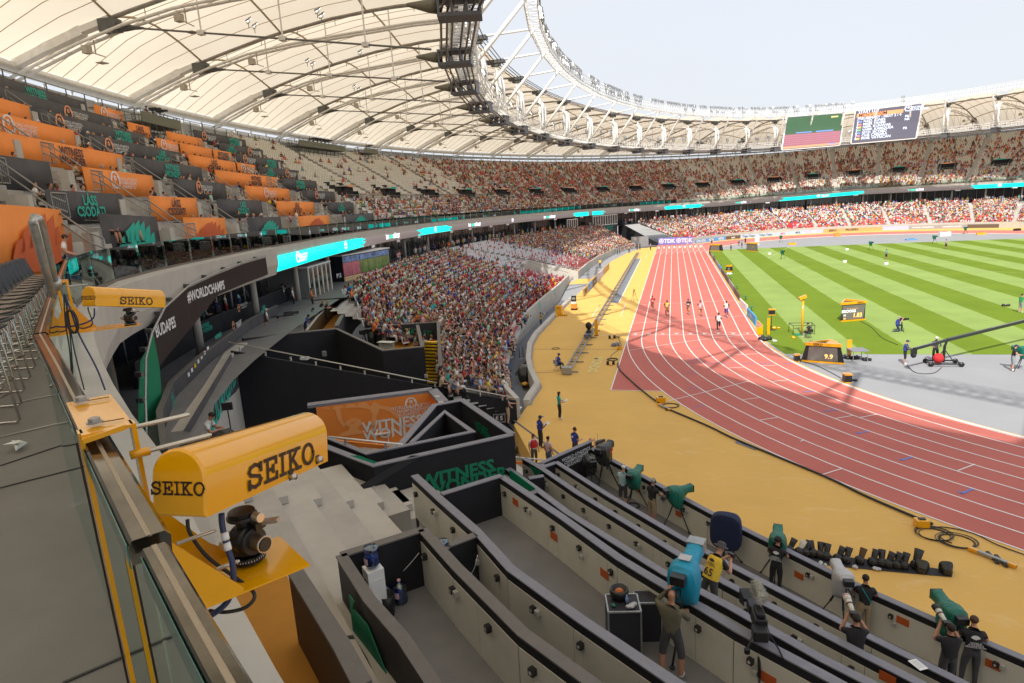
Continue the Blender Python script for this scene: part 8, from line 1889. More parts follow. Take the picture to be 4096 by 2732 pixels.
o=thing('camera_crane','long black camera crane on a four-wheeled dolly reaching over the grass','camera crane',cb)
for sx in(-.9,.9):
 for sy in(-.5,.5):mb=MB();mb.lathe([(.16,-.05),(.17,0),(.16,.05)],14,(sx,sy,.17),Matrix.Rotation(R(90),3,'X'));mb.build('wheel',m_black2,o,True)
mb=MB();mb.beam((-.9,-.5,.2),(.9,-.5,.2),.08);mb.beam((-.9,.5,.2),(.9,.5,.2),.08);mb.beam((-.9,-.5,.2),(-.9,.5,.2),.08);mb.beam((.9,-.5,.2),(.9,.5,.2),.08);mb.tube([(0,0,.2),(0,0,1.35)],.09,8);mb.beam((-.5,0,.25),(0,0,1.1),.05);mb.beam((.6,0,.25),(0,0,1.1),.05);mb.build('dolly',m_black2,o)
mb=MB();mb.ell((-.35,-.1,.5),(.34,.28,.35),12,8);mb.build('red_bag',cmat('red',PAL['red']),o,True)
dt=float((Vector(cb)+Vector((0,0,1.4))-Vector(CP)).dot(Vector(fw)));tipA=PX(*Q6(1590,835),dt-1.2)-Vector(cb);pv=PX(*Q6(1820,772),dt)-Vector(cb);tipB=PX(*Q6(2500,605),dt+4)-Vector(cb);mb=MB();mb.beam(tipA,pv,.14,.17);mb.beam(pv,tipB,.17,.20);mb.build('boom',mat('boom_black',(.03,.032,.035),.3,.3),o);mb=MB();mb.beam(tipA+Vector((0,0,.1)),tipB+Vector((0,0,.13)),.05,.02);mb.build('boom_rail',m_galv,o)
mb=MB();mb.box(tipA+Vector((0,0,-.15)),(.3,.3,.35));mb.ell(tipA+Vector((0,0,-.4)),(.18,.18,.2),10,7);mb.build('remote_head',m_black2,o);mb=MB();mb.tube([pv,Vector((0,0,1.3))],.08,8);mb.build('pivot',m_anod,o)
p=P0_(Q6(2262,985));person('crew member in black top, grey shorts and cap at the right edge of the grey apron',p,R(-100),'operate','black','grey','fair','none',legs='short',shoes='white',extra=('bluecap',));c=P0_(Q6(2330,985));covered_camera('green covered camera on a dolly at the right edge of the grey apron',c,R(60),m_cg,31)
p=P0_(Q6(2320,585));person('photographer in green bib and grey shorts at the right edge of the grass',p,R(-60),'photo','green','grey','fair','dark',legs='short',shoes='white')
for uv,t,lab in((Q6(1397,218),'teal','official in grey-green shirt on the grass by a yellow pole'),(Q6(1808,145),'grey','official in grey shirt and black shorts far out on the grass'),(r3(1830,275),'turq','official in turquoise by the far start'),(r3(1782,245),'grey','official in grey by the far start'),(r3(1885,230),'black','photographer in black by the far start'),(r3(1358,232),'grey','starter standing on the red curve'),(r3(1660,330),'grey','camera operator by the far timing box')):person(lab,P0_(uv),R(200),'stand',t,'black','tan','dark',legs='short',hands=False)
# people on the concourse and platforms
p=(-33.6,-24.6,5.4);z_=5.38
def at_h(uv,zf,label,kind,top,bot,sk='fair',hair='dark',yaw=-40,**k):q=G(*uv,zf+1.6*k.get('sc',1.));person(label,(q[0],q[1],zf),R(yaw),kind,top,bot,sk,hair,**k)
at_h(Q4(1545,465),5.38,'man in white t-shirt and red shorts with a black backpack walking the concourse','stand','white','red','tan','dark',legs='short',extra=('backpack',),yaw=-60)
at_h(Q4(1640,432),5.38,'person in pale blue shirt seen from behind under the brown banner','leanrail','aqua','denim',yaw=100);at_h(Q4(1700,420),5.38,'person in dark top beside the pale blue shirt under the stage lamps','leanrail','dgrey','black',yaw=80)
at_h(Q4(1385,550),5.38,'man in teal shirt behind the upper black parapet','leanrail','teal','dgrey','tan',yaw=-50);at_h(Q4(1490,500),5.38,'man in navy shirt bending behind the upper black parapet','leanrail','navy','dgrey','tan',yaw=60)
at_h(Q4(1840,380),5.38,'woman in black dress with lanyard leaning by the canopy tent','stand','black','black','tan','dark',gender='f',long_hair=True,extra=('lanyard',),yaw=-60)
at_h(Q4(2010,420),5.0,'woman in white blouse with lanyard before the grey cabin','stand','white','black','fair','blond',gender='f',long_hair=True,extra=('lanyard',),yaw=-60);at_h(Q4(1945,395),5.2,'person in white shirt next to the black camera by the tent','photo','white','dgrey',yaw=-40)
at_h(Q4(2140,428),4.9,'steward in orange vest looking at a phone by the mirrored windows','paper','orange','black','tan','dark',yaw=-60);at_h(Q4(1830,570),4.5,'man in white t-shirt and white cap standing behind the commentary cameras','stand','white','dgrey','tan','none',extra=('cap',),yaw=-50)
at_h(Q4(1825,655),3.9,'woman in black with sunglasses seated at the corner of the black box','clipboard','black','black','fair','brown',gender='f',yaw=-30);at_h(Q4(1905,625),3.9,'man in patterned blue shirt with headphones at the television camera','operate','denim','dgrey','tan','dark',extra=('phones',),yaw=-40)
at_h(Q4(2090,605),4.0,'tall man in blue t-shirt leaning on the umber wall','leanrail','blue','dgrey','brown','dark',yaw=-70);at_h(Q4(2125,560),4.0,'woman in green-grey dress leaning on the umber wall','leanrail','teal','teal','fair','dark',yaw=-70,gender='f',long_hair=True)
at_h(Q4(2195,505),4.2,'blond woman in black top leaning on the umber wall, left of the pair','leanrail','black','black','tan','blond',yaw=-70,gender='f',long_hair=True);at_h(Q4(2228,512),4.2,'blond woman in black top leaning on the umber wall, right of the pair','leanrail','black','black','fair','blond',yaw=-70,gender='f',long_hair=True,sc=.97)
at_h(RI(1750,262),2.9,'grey haired man in pale pink shirt leaning over the ochre platform','leanrail','pink','dgrey','fair','grey',yaw=-60);at_h(RI(1785,228),2.9,'man in navy polo pointing beside the pink shirted man','point','navy','dgrey','tan','dark',yaw=-60)
for i,(uv,z_,l_)in enumerate(((RI(830,130),4.6,'television camera on the left commentary platform'),(RI(700,170),4.4,'television camera before the man in patterned blue'),(RI(1540,300),3.4,'television camera and lights on the ochre platform'),(Q4(1990,400),5.8,'television camera with long lens next to the canopy tent'))):
 q=G(*uv,z_+.9);o=thing('television_camera',l_,'camera',(q[0],q[1],z_-.5),R(-40));mb=MB();mb.box((0,0,1.4),(.25,.6,.3));mb.box((0,.5,1.42),(.16,.5,.18));mb.build('camera_body',m_black2,o);tripod(o,1.2,.4)
q=G(*RI(1620,250),4.4);o=thing('equipment_heap','equipment under dark grey plastic beside the crowd','equipment',(q[0],q[1],3.0),0);cover('plastic_cover',m_ck,[(-.5,.2,0,.6),(0,.5,0,1.3),(.5,.25,0,.7)],o,41)
for i,(a,b_)in enumerate(((RI(755,260),RI(930,250)),(RI(780,200),RI(960,195)),(RI(1050,150),RI(1110,100)),(RI(1640,300),RI(1740,320)),(RI(1680,390),RI(1820,395)))):
 z1_=4.9 if i<3 else 4.0;A,B=Vector(G(*a,z1_)),Vector(G(*b_,z1_));o=thing('crew_desk',('pale commentary desk on the left platform, '+('front one','middle one','rear one')[i])if i<3 else 'pale desk panel on the ochre platform, '+('rear one' if i==3 else 'front one'),'desk',A);mb=MB();mb.beam((0,0,-.02),B-A+Vector((0,0,-.02)),.5,.04);mb.build('desktop',m_cream,o);mb=MB();mb.beam((0,0,-.55),B-A+Vector((0,0,-.55)),.04,1.0);mb.build('front_panel',m_cream,o)
p=Vector(G(*Q4(1400,1400),6.0));person('man in white t-shirt and red shorts leaning on the black counter below the rail',(p[0],p[1],4.9),R(-70),'leanrail','white','red','tan','dark',legs='short')
a,b_=Vector(G(*Q4(1235,1490),5.9)),Vector(G(*Q4(1600,1395),5.9));o=thing('counter','black counter in front of the man leaning in the white t-shirt','counter',a);mb=MB();mb.beam(Vector(),b_-a,.5,.06);mb.build('top',m_black2,o);mb=MB();mb.beam(Vector((0,0,-.6)),b_-a-Vector((0,0,.6)),.1,1.15);mb.build('front',m_black,o)
c=Vector(G(*RI(255,1000),6.6));o=thing('small_monitor','small monitor on a thin stand beside the leaning man','monitor',(c.x,c.y,5.2),.4);mb=MB();mb.box((0,0,1.4),(.32,.05,.24));mb.build('display',m_black2,o);mb=MB();mb.tube([(0,0,0),(0,0,1.3)],.02,6);mb.build('stand',m_black2,o)
person('man in striped pale t-shirt seated on the last black chair of the walkway',(-27.0,-40.3,10.78),R(-45),'sit','white','denim','fair','brown')
# timing boards and field equipment
m_disp=mat('board_display',(.16,.145,.13),.35);m_amb=mat('amber_digits',(.5,.2,.02),.5,emit=(.95,.48,.16),estr=.9);m_wdig=mat('white_digits',(.4,.4,.4),.5,emit=(.75,.75,.75),estr=.8)
def loc_text(o,s,p,x,y,size,m,sx=1.):
 me=textmesh(s,size,m.name,m,.02,0.,'CENTER',1.);t=bpy.data.objects.new('lettering',me);COL.objects.link(t);t.parent=o;x=Vector(x).normalized();y=Vector(y);y=(y-x*y.dot(x)).normalized();z=x.cross(y);Mx=Matrix.Identity(4)
 for i in range(3):Mx[i][0]=x[i]*sx;Mx[i][1]=y[i];Mx[i][2]=z[i];Mx[i][3]=p[i]
 t.matrix_local=Mx;return t
def timing_board(label,a,b,H,dep,lines,wedge=True,brand=True):
 """triangular plan board: front edge a-b on the ground, black slanted ends, yellow crown and foot"""
 a,b=Vector(a),Vector(b);o=thing('timing_board',label,'display board',a,ang(a,b));L=(b-a).length
 mb=MB();k=.35*H/1.5 if wedge else 0;mb.add([(0,0,.08),(L,0,.08),(L-k,.0,H),(k,.0,H),(.25 if wedge else L*.5,dep,.08),(L-.25 if wedge else L*.5,dep,.08),(L-k-.1 if wedge else L*.5,dep*.8,H),(k+.1 if wedge else L*.5,dep*.8,H)],[(0,1,2,3),(1,5,6,2),(5,4,7,6),(4,0,3,7),(3,2,6,7),(0,4,5,1)]);mb.build('black_body',m_black2,o)
 mb=MB();e=.3 if wedge else .06;mb.add([(e+.1,-.012,.16),(L-e-.1,-.012,.16),(L-k-e*.6,-.012,H-.16),(k+e*.6,-.012,H-.16)],[(0,1,2,3)]);mb.build('display',m_disp,o)
 mb=MB();mb.beam((-.02,-.02,.07),(L+.02,-.02,.07),.14,.12);mb.build('foot_band',m_yellow,o);mb=MB();mb.beam((k-.05,-.02,H),(L-k+.05,-.02,H),.16,.22);mb.build('crown_band',m_yellow,o)
 mb=MB()
 for p,q in(((k-.05,0,H),(L*.62,dep,H+.05)),((L-k+.05,0,H),(L*.62,dep,H+.05))):mb.beam(p,q,.14,.18)
 if wedge:mb.add([(L*.55,.1,H+.08),(L-k,0,H+.08),(L*.62,dep,H+.12)],[(0,1,2)])
 mb.build('crown_frame',m_yellow,o)
 if brand:loc_text(o,'SEIKO',(k+.75 if wedge else L-.6,-.11,H),(1,0,0),(0,0,1),.24,m_brand)
 for s,fx,fz,sz,m in lines:loc_text(o,s,(L*fx,-.02,H*fz),(1,0,0),(0,0,1),sz,m)
 return o
timing_board('large wedge-shaped timing board showing 9.9 in amber by the finish bend',P0_(Q6(812,920)),P0_(Q6(1110,942)),1.35,1.3,[('9.9',.64,.36,.45,m_amb)])
a,b=P0_(Q6(1088,648)),P0_(Q6(1250,634));timing_board('triangular scoreboard reading BROOKS and 1.83 standing on the striped grass',a,b,1.7,1.6,[('BROOKS',.30,.55,.36,m_wdig),('1.83',.68,.30,.55,m_amb),('A1',.14,.34,.24,m_wdig),('#2',.14,.16,.2,m_amb),('. . . . . . . .',.45,.74,.3,m_amb)],wedge=False)
a,b=P0_(Q6(437,160)),P0_(Q6(512,165));timing_board('far triangular scoreboard on the grass edge near the start',a,b,1.7,1.5,[('. . .',.6,.6,.4,m_amb)],wedge=False,brand=False)
a,b=P0_(Q6(178,160)),P0_(Q6(262,162));timing_board('far timing board on the inside of the far bend',a,b,1.4,1.2,[],brand=False)
a,b=P0_(Q6(292,300)),P0_(Q6(340,302));timing_board('small low timing board beside the long fence on the grass',a,b,.9,.6,[],brand=False)
def ybox(label,uv,d,rz_=0.):
 o=thing('timing_box',label,'box',P0_(uv),rz_);mb=MB();mb.box((0,0,d[2]*.45),(d[0],d[1],d[2]*.8));mb.build('body',m_black2,o);mb=MB();mb.box((0,0,d[2]*.93),(d[0]*1.1,d[1]*1.1,d[2]*.16));mb.build('lid',m_yellow,o);mb=MB();mb.box((0,0,.04),(d[0]*1.05,d[1]*1.05,.06));mb.build('foot',m_yellow,o);return o
ybox('small black box with yellow lid inside the track bend on the grey apron',Q6(1128,1065),(.42,.42,.6),.2);ybox('black and yellow box left of the large timing board',Q6(783,920),(.36,.36,.55),.1)
def lump(label,name,cat,uv,r_,m,z=0.,n=5,seed=1):
 rr=random.Random(seed);mb=MB();p=Vector(P0_(uv,z))
 for i in range(n):mb.ell(p+Vector((rr.uniform(-r_,r_),rr.uniform(-r_,r_)*.7,r_*.4)),(r_*rr.uniform(.4,.7),r_*rr.uniform(.4,.7),r_*rr.uniform(.35,.6)),8,6)
 return tag(mb.build(name,m,None,True),label,cat)
lump('black bag lying right of the small yellow-lidded box','bag','bag',Q6(1175,1055),.18,m_black2);lump('black bag in front of the yellow-lidded box beside the large board','bag','bag',Q6(800,920),.2,m_black2,seed=2);lump('black camera bag resting on the grass near the right edge','bag','bag',Q6(2220,540),.25,m_black2,seed=3);lump('heap of black and clear bags on the grass by the first lane','bag','bag',Q6(565,775),.4,m_black2,seed=4,n=8);lump('silver reflective sheet beside the heap of bags','sheet','sheet',Q6(620,785),.22,m_cw,seed=5)
lump('white cloth heap beside the small low timing board','cloth','cloth',Q6(318,325),.4,m_white,seed=6);lump('yellow cable reel by the small monitor on the grass','cable_reel','cable reel',Q6(637,695),.25,m_yellow,seed=7);lump('yellow straps at the foot of the yellow camera pole','straps','straps',Q6(768,762),.22,m_yellow,seed=8)
t0=P0_(Q6(1170,925));t1=P0_(Q6(1270,922));o=thing('equipment_table','grey topped folding table behind the large timing board','table',t0,ang(t0,t1));L=(Vector(t1)-Vector(t0)).length;mb=MB();mb.box((L/2,.5,.78),(L+.15,1.15,.04));mb.build('tabletop',m_cap,o)
for x in(0,L):
 for y in(0,1.0):mb=MB();mb.beam((x,y,0),(x,y,.77),.04);mb.build('leg',m_galv,o)
lump('black cases piled under the grey topped table','equipment_case','case',Q6(1200,905),.3,m_black2,seed=9);lump('black cases piled by the left legs of the grey table','equipment_case','case',Q6(1125,905),.3,m_black2,seed=10);lump('black bag under the right end of the grey table','bag','bag',Q6(1255,915),.28,m_black2,seed=19)
o=thing('camera_pole','tall yellow pole with tilted yellow camera housing on the infield','camera pole',P0_(Q6(817,738)),.3);mb=MB();mb.tube([(0,0,0),(.0,0,3.0)],.09,10);mb.build('pole',m_yellow,o,True);mb=MB();mb.box((-.05,0,3.25),(.62,.25,.25),M=Matrix.Rotation(-.35,3,'Y'));mb.build('housing',m_yellow,o);mb=MB();mb.box((0,0,3.05),(.14,.14,.16));mb.build('head',m_black2,o);mb=MB();mb.box((0,.1,.03),(1.1,.7,.05));mb.build('base_plate',m_green,o)
A=[P0_(Q6(*q))for q in((728,718),(757,738),(905,735),(885,715))];o=thing('low_frame','low black square tube frame around the yellow pole','frame',A[0]);mb=MB();Bq=[Vector(p)-Vector(A[0])for p in A]
for i in range(4):mb.beam(Bq[i]+Vector((0,0,.8)),Bq[(i+1)%4]+Vector((0,0,.8)),.04);mb.beam(Bq[i],Bq[i]+Vector((0,0,.8)),.04)
mb.build('tubes',m_black2,o)
o=thing('finish_monitor','small black monitor with yellow trim on a stalk by the finish','monitor',P0_(Q6(607,705)),.1);mb=MB();mb.tube([(0,0,0),(0,0,1.4)],.03,6);mb.box((0,0,.04),(.7,.3,.05));mb.build('stand',m_black2,o);mb=MB();mb.box((0,0,1.65),(.5,.3,.42));mb.build('display',m_black2,o);mb=MB();mb.box((0,0,1.9),(.54,.34,.1));mb.box((0,0,1.42),(.54,.34,.06));mb.build('trim',m_yellow,o)
def sandwich(label,uv,w_,h_,m,rz_=0.):o=thing('marker_board',label,'board',P0_(uv),rz_);mb=MB();mb.box((0,0,h_/2),(w_,.1,h_));mb.build('panel',m,o);mb=MB();mb.box((0,0,.02),(w_*1.3,.4,.03));mb.build('foot',m_black2,o);return o
sandwich('slim yellow board standing by the finish monitor',Q6(587,738),.22,1.5,m_yellow);sandwich('yellow leaning board on the kerb at the finish line',Q6(528,738),.5,.7,m_yellow,.3);sandwich('slim yellow pillar board standing on the ochre side of the finish',RK(1905,555),.28,1.5,m_yellow);sandwich('yellow board left of the grey topped table',Q6(1140,900),.3,1.4,m_yellow)
def ad_fence(label,P,H,cols,texts=(),th=.12,lean_=0.):
 o=thing('advertising_boards',label,'advertising boards');
 for i,(a,b)in enumerate(zip(P[:-1],P[1:])):
  a,b=Vector((*a[:2],0)),Vector((*b[:2],0));mb=MB();mb.beam(a+Vector((0,0,H/2)),b+Vector((0,0,H/2)),th,H);mb.build('board_panel',cols[i%len(cols)],o)
  if i<len(texts)and texts[i][0]:
   d=(b-a).normalized();n=Vector((d.y,-d.x,0));n=n if n.dot(Vector((CP[0],CP[1],0))-a)>0 else-n;x=Vector((0,0,1)).cross(n);t,sz,m=texts[i];text(t,(a+b)/2+n*(th/2+.02)+Vector((0,0,H*.5)),x,(0,0,1),sz,m,o,.03)
 return o
m_bb=mat('board_brown',(.12,.08,.06),.6);m_bblue=mat('board_blue',(.10,.30,.62),.5);m_blil=mat('board_lilac',(.42,.45,.68),.5);m_bsand=mat('board_sand',(.48,.32,.13),.6);m_bpale=mat('board_pale_blue',(.40,.52,.68),.5);m_bgrey=mat('board_grey',(.30,.28,.30),.6)
a,b=Vector(P0_(r3(1795,1115))),Vector(P0_(r3(1320,370)));n_=9;ad_fence('long dark advertising fence on the inside of the home straight',[a.lerp(b,i/n_)for i in range(n_+1)],.75,[m_bb,m_bgrey,m_bb,m_bb,m_bblue,m_bgrey,m_bb,m_bgrey,m_bb])
a,b=P0_(r3(1800,1180)),P0_(r3(1915,1300));ad_fence('single white advertising board on the inside of the finish',[a,b],.8,[m_white]);a,b=P0_(r3(1918,1345)),P0_(r3(2052,1500));ad_fence('single bright blue advertising board next to the finish line',[a,b],.85,[mat('board_sky',(.04,.36,.70),.5)],[('NTN',.5,m_wprint)]);a,b=P0_(r3(2070,1530)),P0_(r3(2150,1610));ad_fence('short yellow advertising board touching the finish line',[a,b],.7,[m_yellow])
a,b=Vector((-18.46,24.,0)),Vector((-18.46,59.2,0));n_=7;ad_fence('row of coloured advertising boards on the ochre run-off beside the home straight',[a.lerp(b,i/n_)for i in range(n_+1)],1.0,[m_bsand,m_bblue,m_bb,m_blil,m_blil,m_bsand,m_bsand],[('SEIKO',.7,m_brand),('NTN',.7,m_wprint),('asics',.6,m_wprint),('TDK',.7,m_wprint),('',0,None)])
ad_fence('lilac advertising boards across the end of the sprint chute',[(-10.8,115.2),(-6.4,114.8),(-2.0,114.4)],1.85,[mat('board_violet',(.20,.18,.50),.5)],[('⊛TDK',1.4,m_wprint),('⊛TDK',1.4,m_wprint)])
P=[(-1.4,114.7),(1.5,118.7),(4.2,122.0),(6.9,124.9),(11,128.2),(15.5,130.6),(20.5,132.6),(25,134.9),(29,136.6),(34,138.0),(39,138.6),(44,138.5),(49,137.9),(55,136.6),(61,134.6),(67,131.8),(73,128.2),(79,124)]
ad_fence('curved advertising boards all round the far bend',P,.95,[m_bblue,m_bblue,m_bblue,m_bb,m_bpale,m_bpale,m_bpale,m_bpale,m_blil,m_bsand,m_bsand,m_bsand,m_blil,m_bgrey,m_bgrey,m_bb,m_bgrey],[('NTN NTN',.9,m_wprint),('NTN',.9,m_wprint),('NTN',.9,m_wprint),('asics',.7,m_wprint),('Tokyo Tokyo',.7,m_bprint),('Tokyo Tokyo',.7,m_bprint),('MOL',.7,mat('board_red',(.6,.05,.05),.5)),('MOL',.7,m_bprint),('TDK',.7,m_wprint),('SEIKO',.8,m_brand),('PROSPEX',.8,m_brand),('',.5,m_wprint),('',.5,m_wprint),('WORLD ATHLETICS',.55,m_wprint),('CHAMPIONSHIPS',.55,m_wprint),('',.5,m_wprint),('asics',.8,m_wprint)])
o=thing('dolly_rail','long steel camera dolly rail running beside the home straight','camera rail',(0,0,0));y=-13.2
while y<90.5:
 mb=MB();f=lambda yy:-14.5-.42*(yy+13)/104
 for dx in(-.22,.22):mb.beam((f(y)+dx,y,.24),(f(y+3)+dx,y+3-.03,.24),.10)
 mb.beam((f(y)-.45,y+.1,.05),(f(y)+.75,y+.1,.05),.08);mb.beam((f(y)-.2,y+.1,.2),(f(y)+.2,y+.1,.2),.06);mb.beam((f(y)-.2,y+1.6,.2),(f(y)+.2,y+1.6,.2),.06);mb.build('rail_section',mat('rail_grey',(.25,.28,.33),.35,.6),o);y+=3
mb=MB();mb.box((-14.5,-13.6,.3),(.7,.55,.5),0);ob=mb.build('drive_unit',m_galv,o);mb=MB();mb.box((-14.5,2.5-3.8,.38),(.7,1.3,.14));mb.build('carriage',mat('dolly_grey',(.12,.125,.14),.4),o)
o=thing('robot_camera','black ball-shaped robotic camera on the dolly rail carriage','camera',(-14.55,-.7,.45));mb=MB();mb.lathe([(.28,0),(.2,.15),(.12,.3)],12);mb.build('base',m_black2,o,True);mb=MB();mb.ell((0,0,.62),(.30,.30,.34),14,10);mb.build('camera_ball',m_anod,o,True)
p=P0_(RK(1290,1120));person('dolly operator in blue vest and black cap seated on a folding chair',(p[0],p[1]+.15,0),R(-40),'sit','navy','navy','tan','none',extra=('vest_blue','bluecap','phones'));o=thing('folding_chair','grey metal folding chair under the dolly operator','chair',(p[0],p[1]+.15,0),R(-40));mb=MB();mb.box((0,0,.43),(.42,.40,.03));mb.build('seat',m_galv,o);mb=MB();mb.box((0,-.22,.72),(.42,.02,.3));mb.build('backrest',m_galv,o)
for s in(-1,1):mb=MB();mb.beam((s*.2,-.22,0),(s*.2,.18,.43),.025);mb.beam((s*.2,.22,0),(s*.2,-.22,.75),.025);mb.build('leg',m_galv,o)
o=thing('equipment_crate','tall yellow cabinet on the ochre run-off by the moat kerb','cabinet',P0_(RK(1320,238)),0);mb=MB();mb.box((0,0,.58),(.75,.75,1.1));ob=mb.build('body',m_yellow,o);q=ob.modifiers.new('b','BEVEL');q.width=.08;q.segments=3;loc_text(o,'SEIKO',(0,-.385,.85),(1,0,0),(0,0,1),.15,m_brand)
o=thing('printed_pillar','short black and orange printed pillar on the ochre run-off','pillar',P0_(RK(1555,155)),0);mb=MB();mb.box((0,0,.1),(.72,.5,.2));mb.build('foot',m_black2,o);mb=MB();mb.prism([(-.33,-.2),(.33,-.2),(.33,.2),(-.33,.2)],.2,.75);mb.build('orange_part',m_orange,o);mb=MB();mb.prism([(-.29,-.17),(.29,-.17),(.29,.17),(-.29,.17)],.751,1.0);mb.build('white_part',m_white,o);mb=MB();mb.prism([(-.27,-.16),(.27,-.16),(.27,.16),(-.27,.16)],1.001,1.65);mb.build('black_part',m_black2,o);wa_logo(o,Vector((0,-.19,1.3)),(1,0,0),.35,m_wprint)
def coil(label,uv,r_,m,tubes=3,z=0.):
 p=Vector(P0_(uv,z));mb=MB();rr=random.Random(int(uv[0]))
 for i in range(tubes):ox,oy=rr.uniform(-.1,.1)*r_,rr.uniform(-.1,.1)*r_;mb.tube([p+Vector((ox+r_*math.cos(a)*(1+.08*i),oy+r_*.9*math.sin(a)*(1+.06*i),.02+.015*i))for a in np.linspace(0,2*math.pi,22)],.014,5)
 return tag(mb.build('cable_coil',m,None,True),label,'cable coil')
coil('small black cable coil on the ochre surface beside the kerb',RK(1265,765),.32,m_blk,2);coil('black cable coil by the finish line on the ochre side',RK(2215,590),.28,m_blk);coil('black cable coil above the lettering on the ochre surface',RK(2150,940),.35,m_blk,4);coil('cable coil by the yellow box at the bend marker',r1(830,1130),.42,m_blk,4);coil('black cable coil right of the yellow box in the foreground',Q9(1730,545),.48,m_blk,4);coil('flattened black cable coil beside the silver timing bar',Q9(1890,595),.5,m_blk,4);coil('cable coil on the terrace floor under the first tripod',RL(1490,530),.22,m_blk,3,FZ[1])
def smallbox(label,uv,d,m,rz_=0.,name='timing_unit'):o=thing(name,label,'box',P0_(uv),rz_);mb=MB();mb.box((0,0,d[2]/2),d);ob=mb.build('case',m,o);q=ob.modifiers.new('b','BEVEL');q.width=.03;q.segments=2;mb=MB();mb.box((0,0,d[2]+.02),(d[0]*.5,d[1]*.4,.04));mb.build('handle',m_black2,o);return o
smallbox('yellow cable box on the bend line beside the black cable',r1(715,1085),(.55,.35,.35),m_yellow,.2);smallbox('yellow cable box in the foreground at the end of the black cable',Q9(1640,490),(.45,.32,.30),m_yellow,.1);smallbox('yellow box by the cables left of the outer lane',RK(2265,775),(.42,.3,.28),m_yellow,.2)
lump('yellow straps beside the tall yellow cabinet','straps','straps',RK(1275,258),.3,m_yellow,seed=11);lump('yellow pack right of the tall yellow cabinet','pack','pack',RK(1400,245),.3,m_yellow,seed=12);lump('grey and black camera bag above the outer lane corner','bag','bag',RK(2195,720),.32,m_cap,seed=13)
for uv,lab in((RK(2148,605),'small photocell pair near the finish line'),(RK(2125,1015),'small photocell on a bar above the lettering')):
 o=thing('photocell',lab,'photocell',P0_(uv),.3);mb=MB();mb.box((-.22,0,.15),(.18,.14,.3));mb.box((.22,0,.15),(.18,.14,.3));mb.build('cells',m_black2,o);mb=MB();mb.beam((-.1,-.1,.05),(.05,-.45,.05),.08);mb.build('foot',m_yellow,o)
for(a,b_,lab)in(((680,1125),(825,1190),'silver bar with yellow ends beside the bend cable box'),):
 A,B=Vector(P0_(r1(*a))),Vector(P0_(r1(*b_)));o=thing('timing_bar',lab,'bar',A);mb=MB();mb.beam(Vector((0,0,.1)),(B-A)*1.+Vector((0,0,.1)),.10,.08);mb.build('bar',m_galv,o);mb=MB();mb.beam(Vector((0,0,.1)),(B-A)*.15+Vector((0,0,.1)),.12,.1);mb.beam((B-A)*.85+Vector((0,0,.1)),(B-A)+Vector((0,0,.1)),.12,.1);mb.build('yellow_end',m_yellow,o);mb=MB();mb.beam((B-A)*.65+Vector((-.05,.3,.06)),(B-A)*.65+Vector((.05,-.3,.06)),.1,.06);mb.build('black_foot',m_black2,o)
A,B=Vector(P0_(Q9(1965,655))),Vector(P0_(Q9(2295,785)));o=thing('timing_bar','long silver bar with yellow ends in the lower right foreground','bar',A);mb=MB();mb.beam(Vector((0,0,.1)),(B-A)+Vector((0,0,.1)),.11,.09);mb.build('bar',m_galv,o);mb=MB();mb.beam(Vector((0,0,.1)),(B-A)*.2+Vector((0,0,.1)),.13,.11);mb.beam((B-A)*.83+Vector((0,0,.1)),(B-A)+Vector((0,0,.1)),.13,.11);mb.build('yellow_end',m_yellow,o)
for f in(.5,.68):mb=MB();mb.beam((B-A)*f+Vector((-.02,.3,.12)),(B-A)*f+Vector((.05,-.28,.05)),.10,.05);mb.build('black_foot',m_black2,o)
def gcable(label,pts,r_,m):
 P=[Vector(P0_(p))for p in pts];Q=[]
 for i in range(len(P)-1):
  p0,p1,p2,p3=P[max(i-1,0)],P[i],P[i+1],P[min(i+2,len(P)-1)]
  for k in range(7):t=k/7;Q.append(.5*((2*p1)+(p2-p0)*t+(2*p0-5*p1+4*p2-p3)*t*t+(-p0+3*p1-3*p2+p3)*t**3)+Vector((0,0,r_+.02)))
 Q.append(P[-1]+Vector((0,0,r_+.02)));mb=MB();mb.tube(Q,r_,6);tag(mb.build('cable',m,None,True),label,'cable')
gcable('thick dark cable snaking from the outer lane past the bend marker',[r1(210,630),r1(225,700),r1(330,810),r1(470,935),r1(600,1040),r1(690,1100)],.05,m_blk);gcable('thick dark cable crossing the ochre ground beside the red track',[r1(760,1160),r1(1000,1260),r1(1300,1390),r1(1620,1545),r2(250,1075),r2(700,1290),r2(1330,1560),Q9(1690,470)],.05,m_blk)
gcable('thin cable at the right end by the silver bar',[Q9(1700,505),Q9(1800,500),Q9(1990,540),Q9(2160,620),Q9(2350,690)],.02,m_blk);gcable('thin cable linking the two foreground coils',[Q9(1760,560),Q9(1800,590),Q9(1850,610)],.02,m_blk);gcable('thin cable from the triangular scoreboard across the grass',[Q6(1220,645),Q6(1300,690),Q6(1370,760),Q6(1480,810)],.02,m_blk);gcable('thin cable on the grey apron below the large timing board',[Q6(820,925),Q6(900,945),Q6(1000,990),Q6(1090,1040)],.02,m_blk);gcable('thin black cable loop in front of the camera crane',[Q6(1540,945),Q6(1600,1000),Q6(1720,1005),Q6(1780,965)],.02,m_blk);gcable('thin cable running left of the outer lane corner',[RK(2250,610),RK(2290,700),RK(2290,760),RK(2150,860),RK(2120,940)],.018,m_blk)
p=P0_(Q9(440,60));
a,b,c,d=[P0_(r2(*q))for q in((-80,900),(0,890),(120,940),(40,960))];o=poly_obj('cable_mat',[P0_(Q6(*q))[:2]for q in((355,1480),(375,1468),(525,1520),(495,1533))],.03,m_cap);o['kind']='structure'
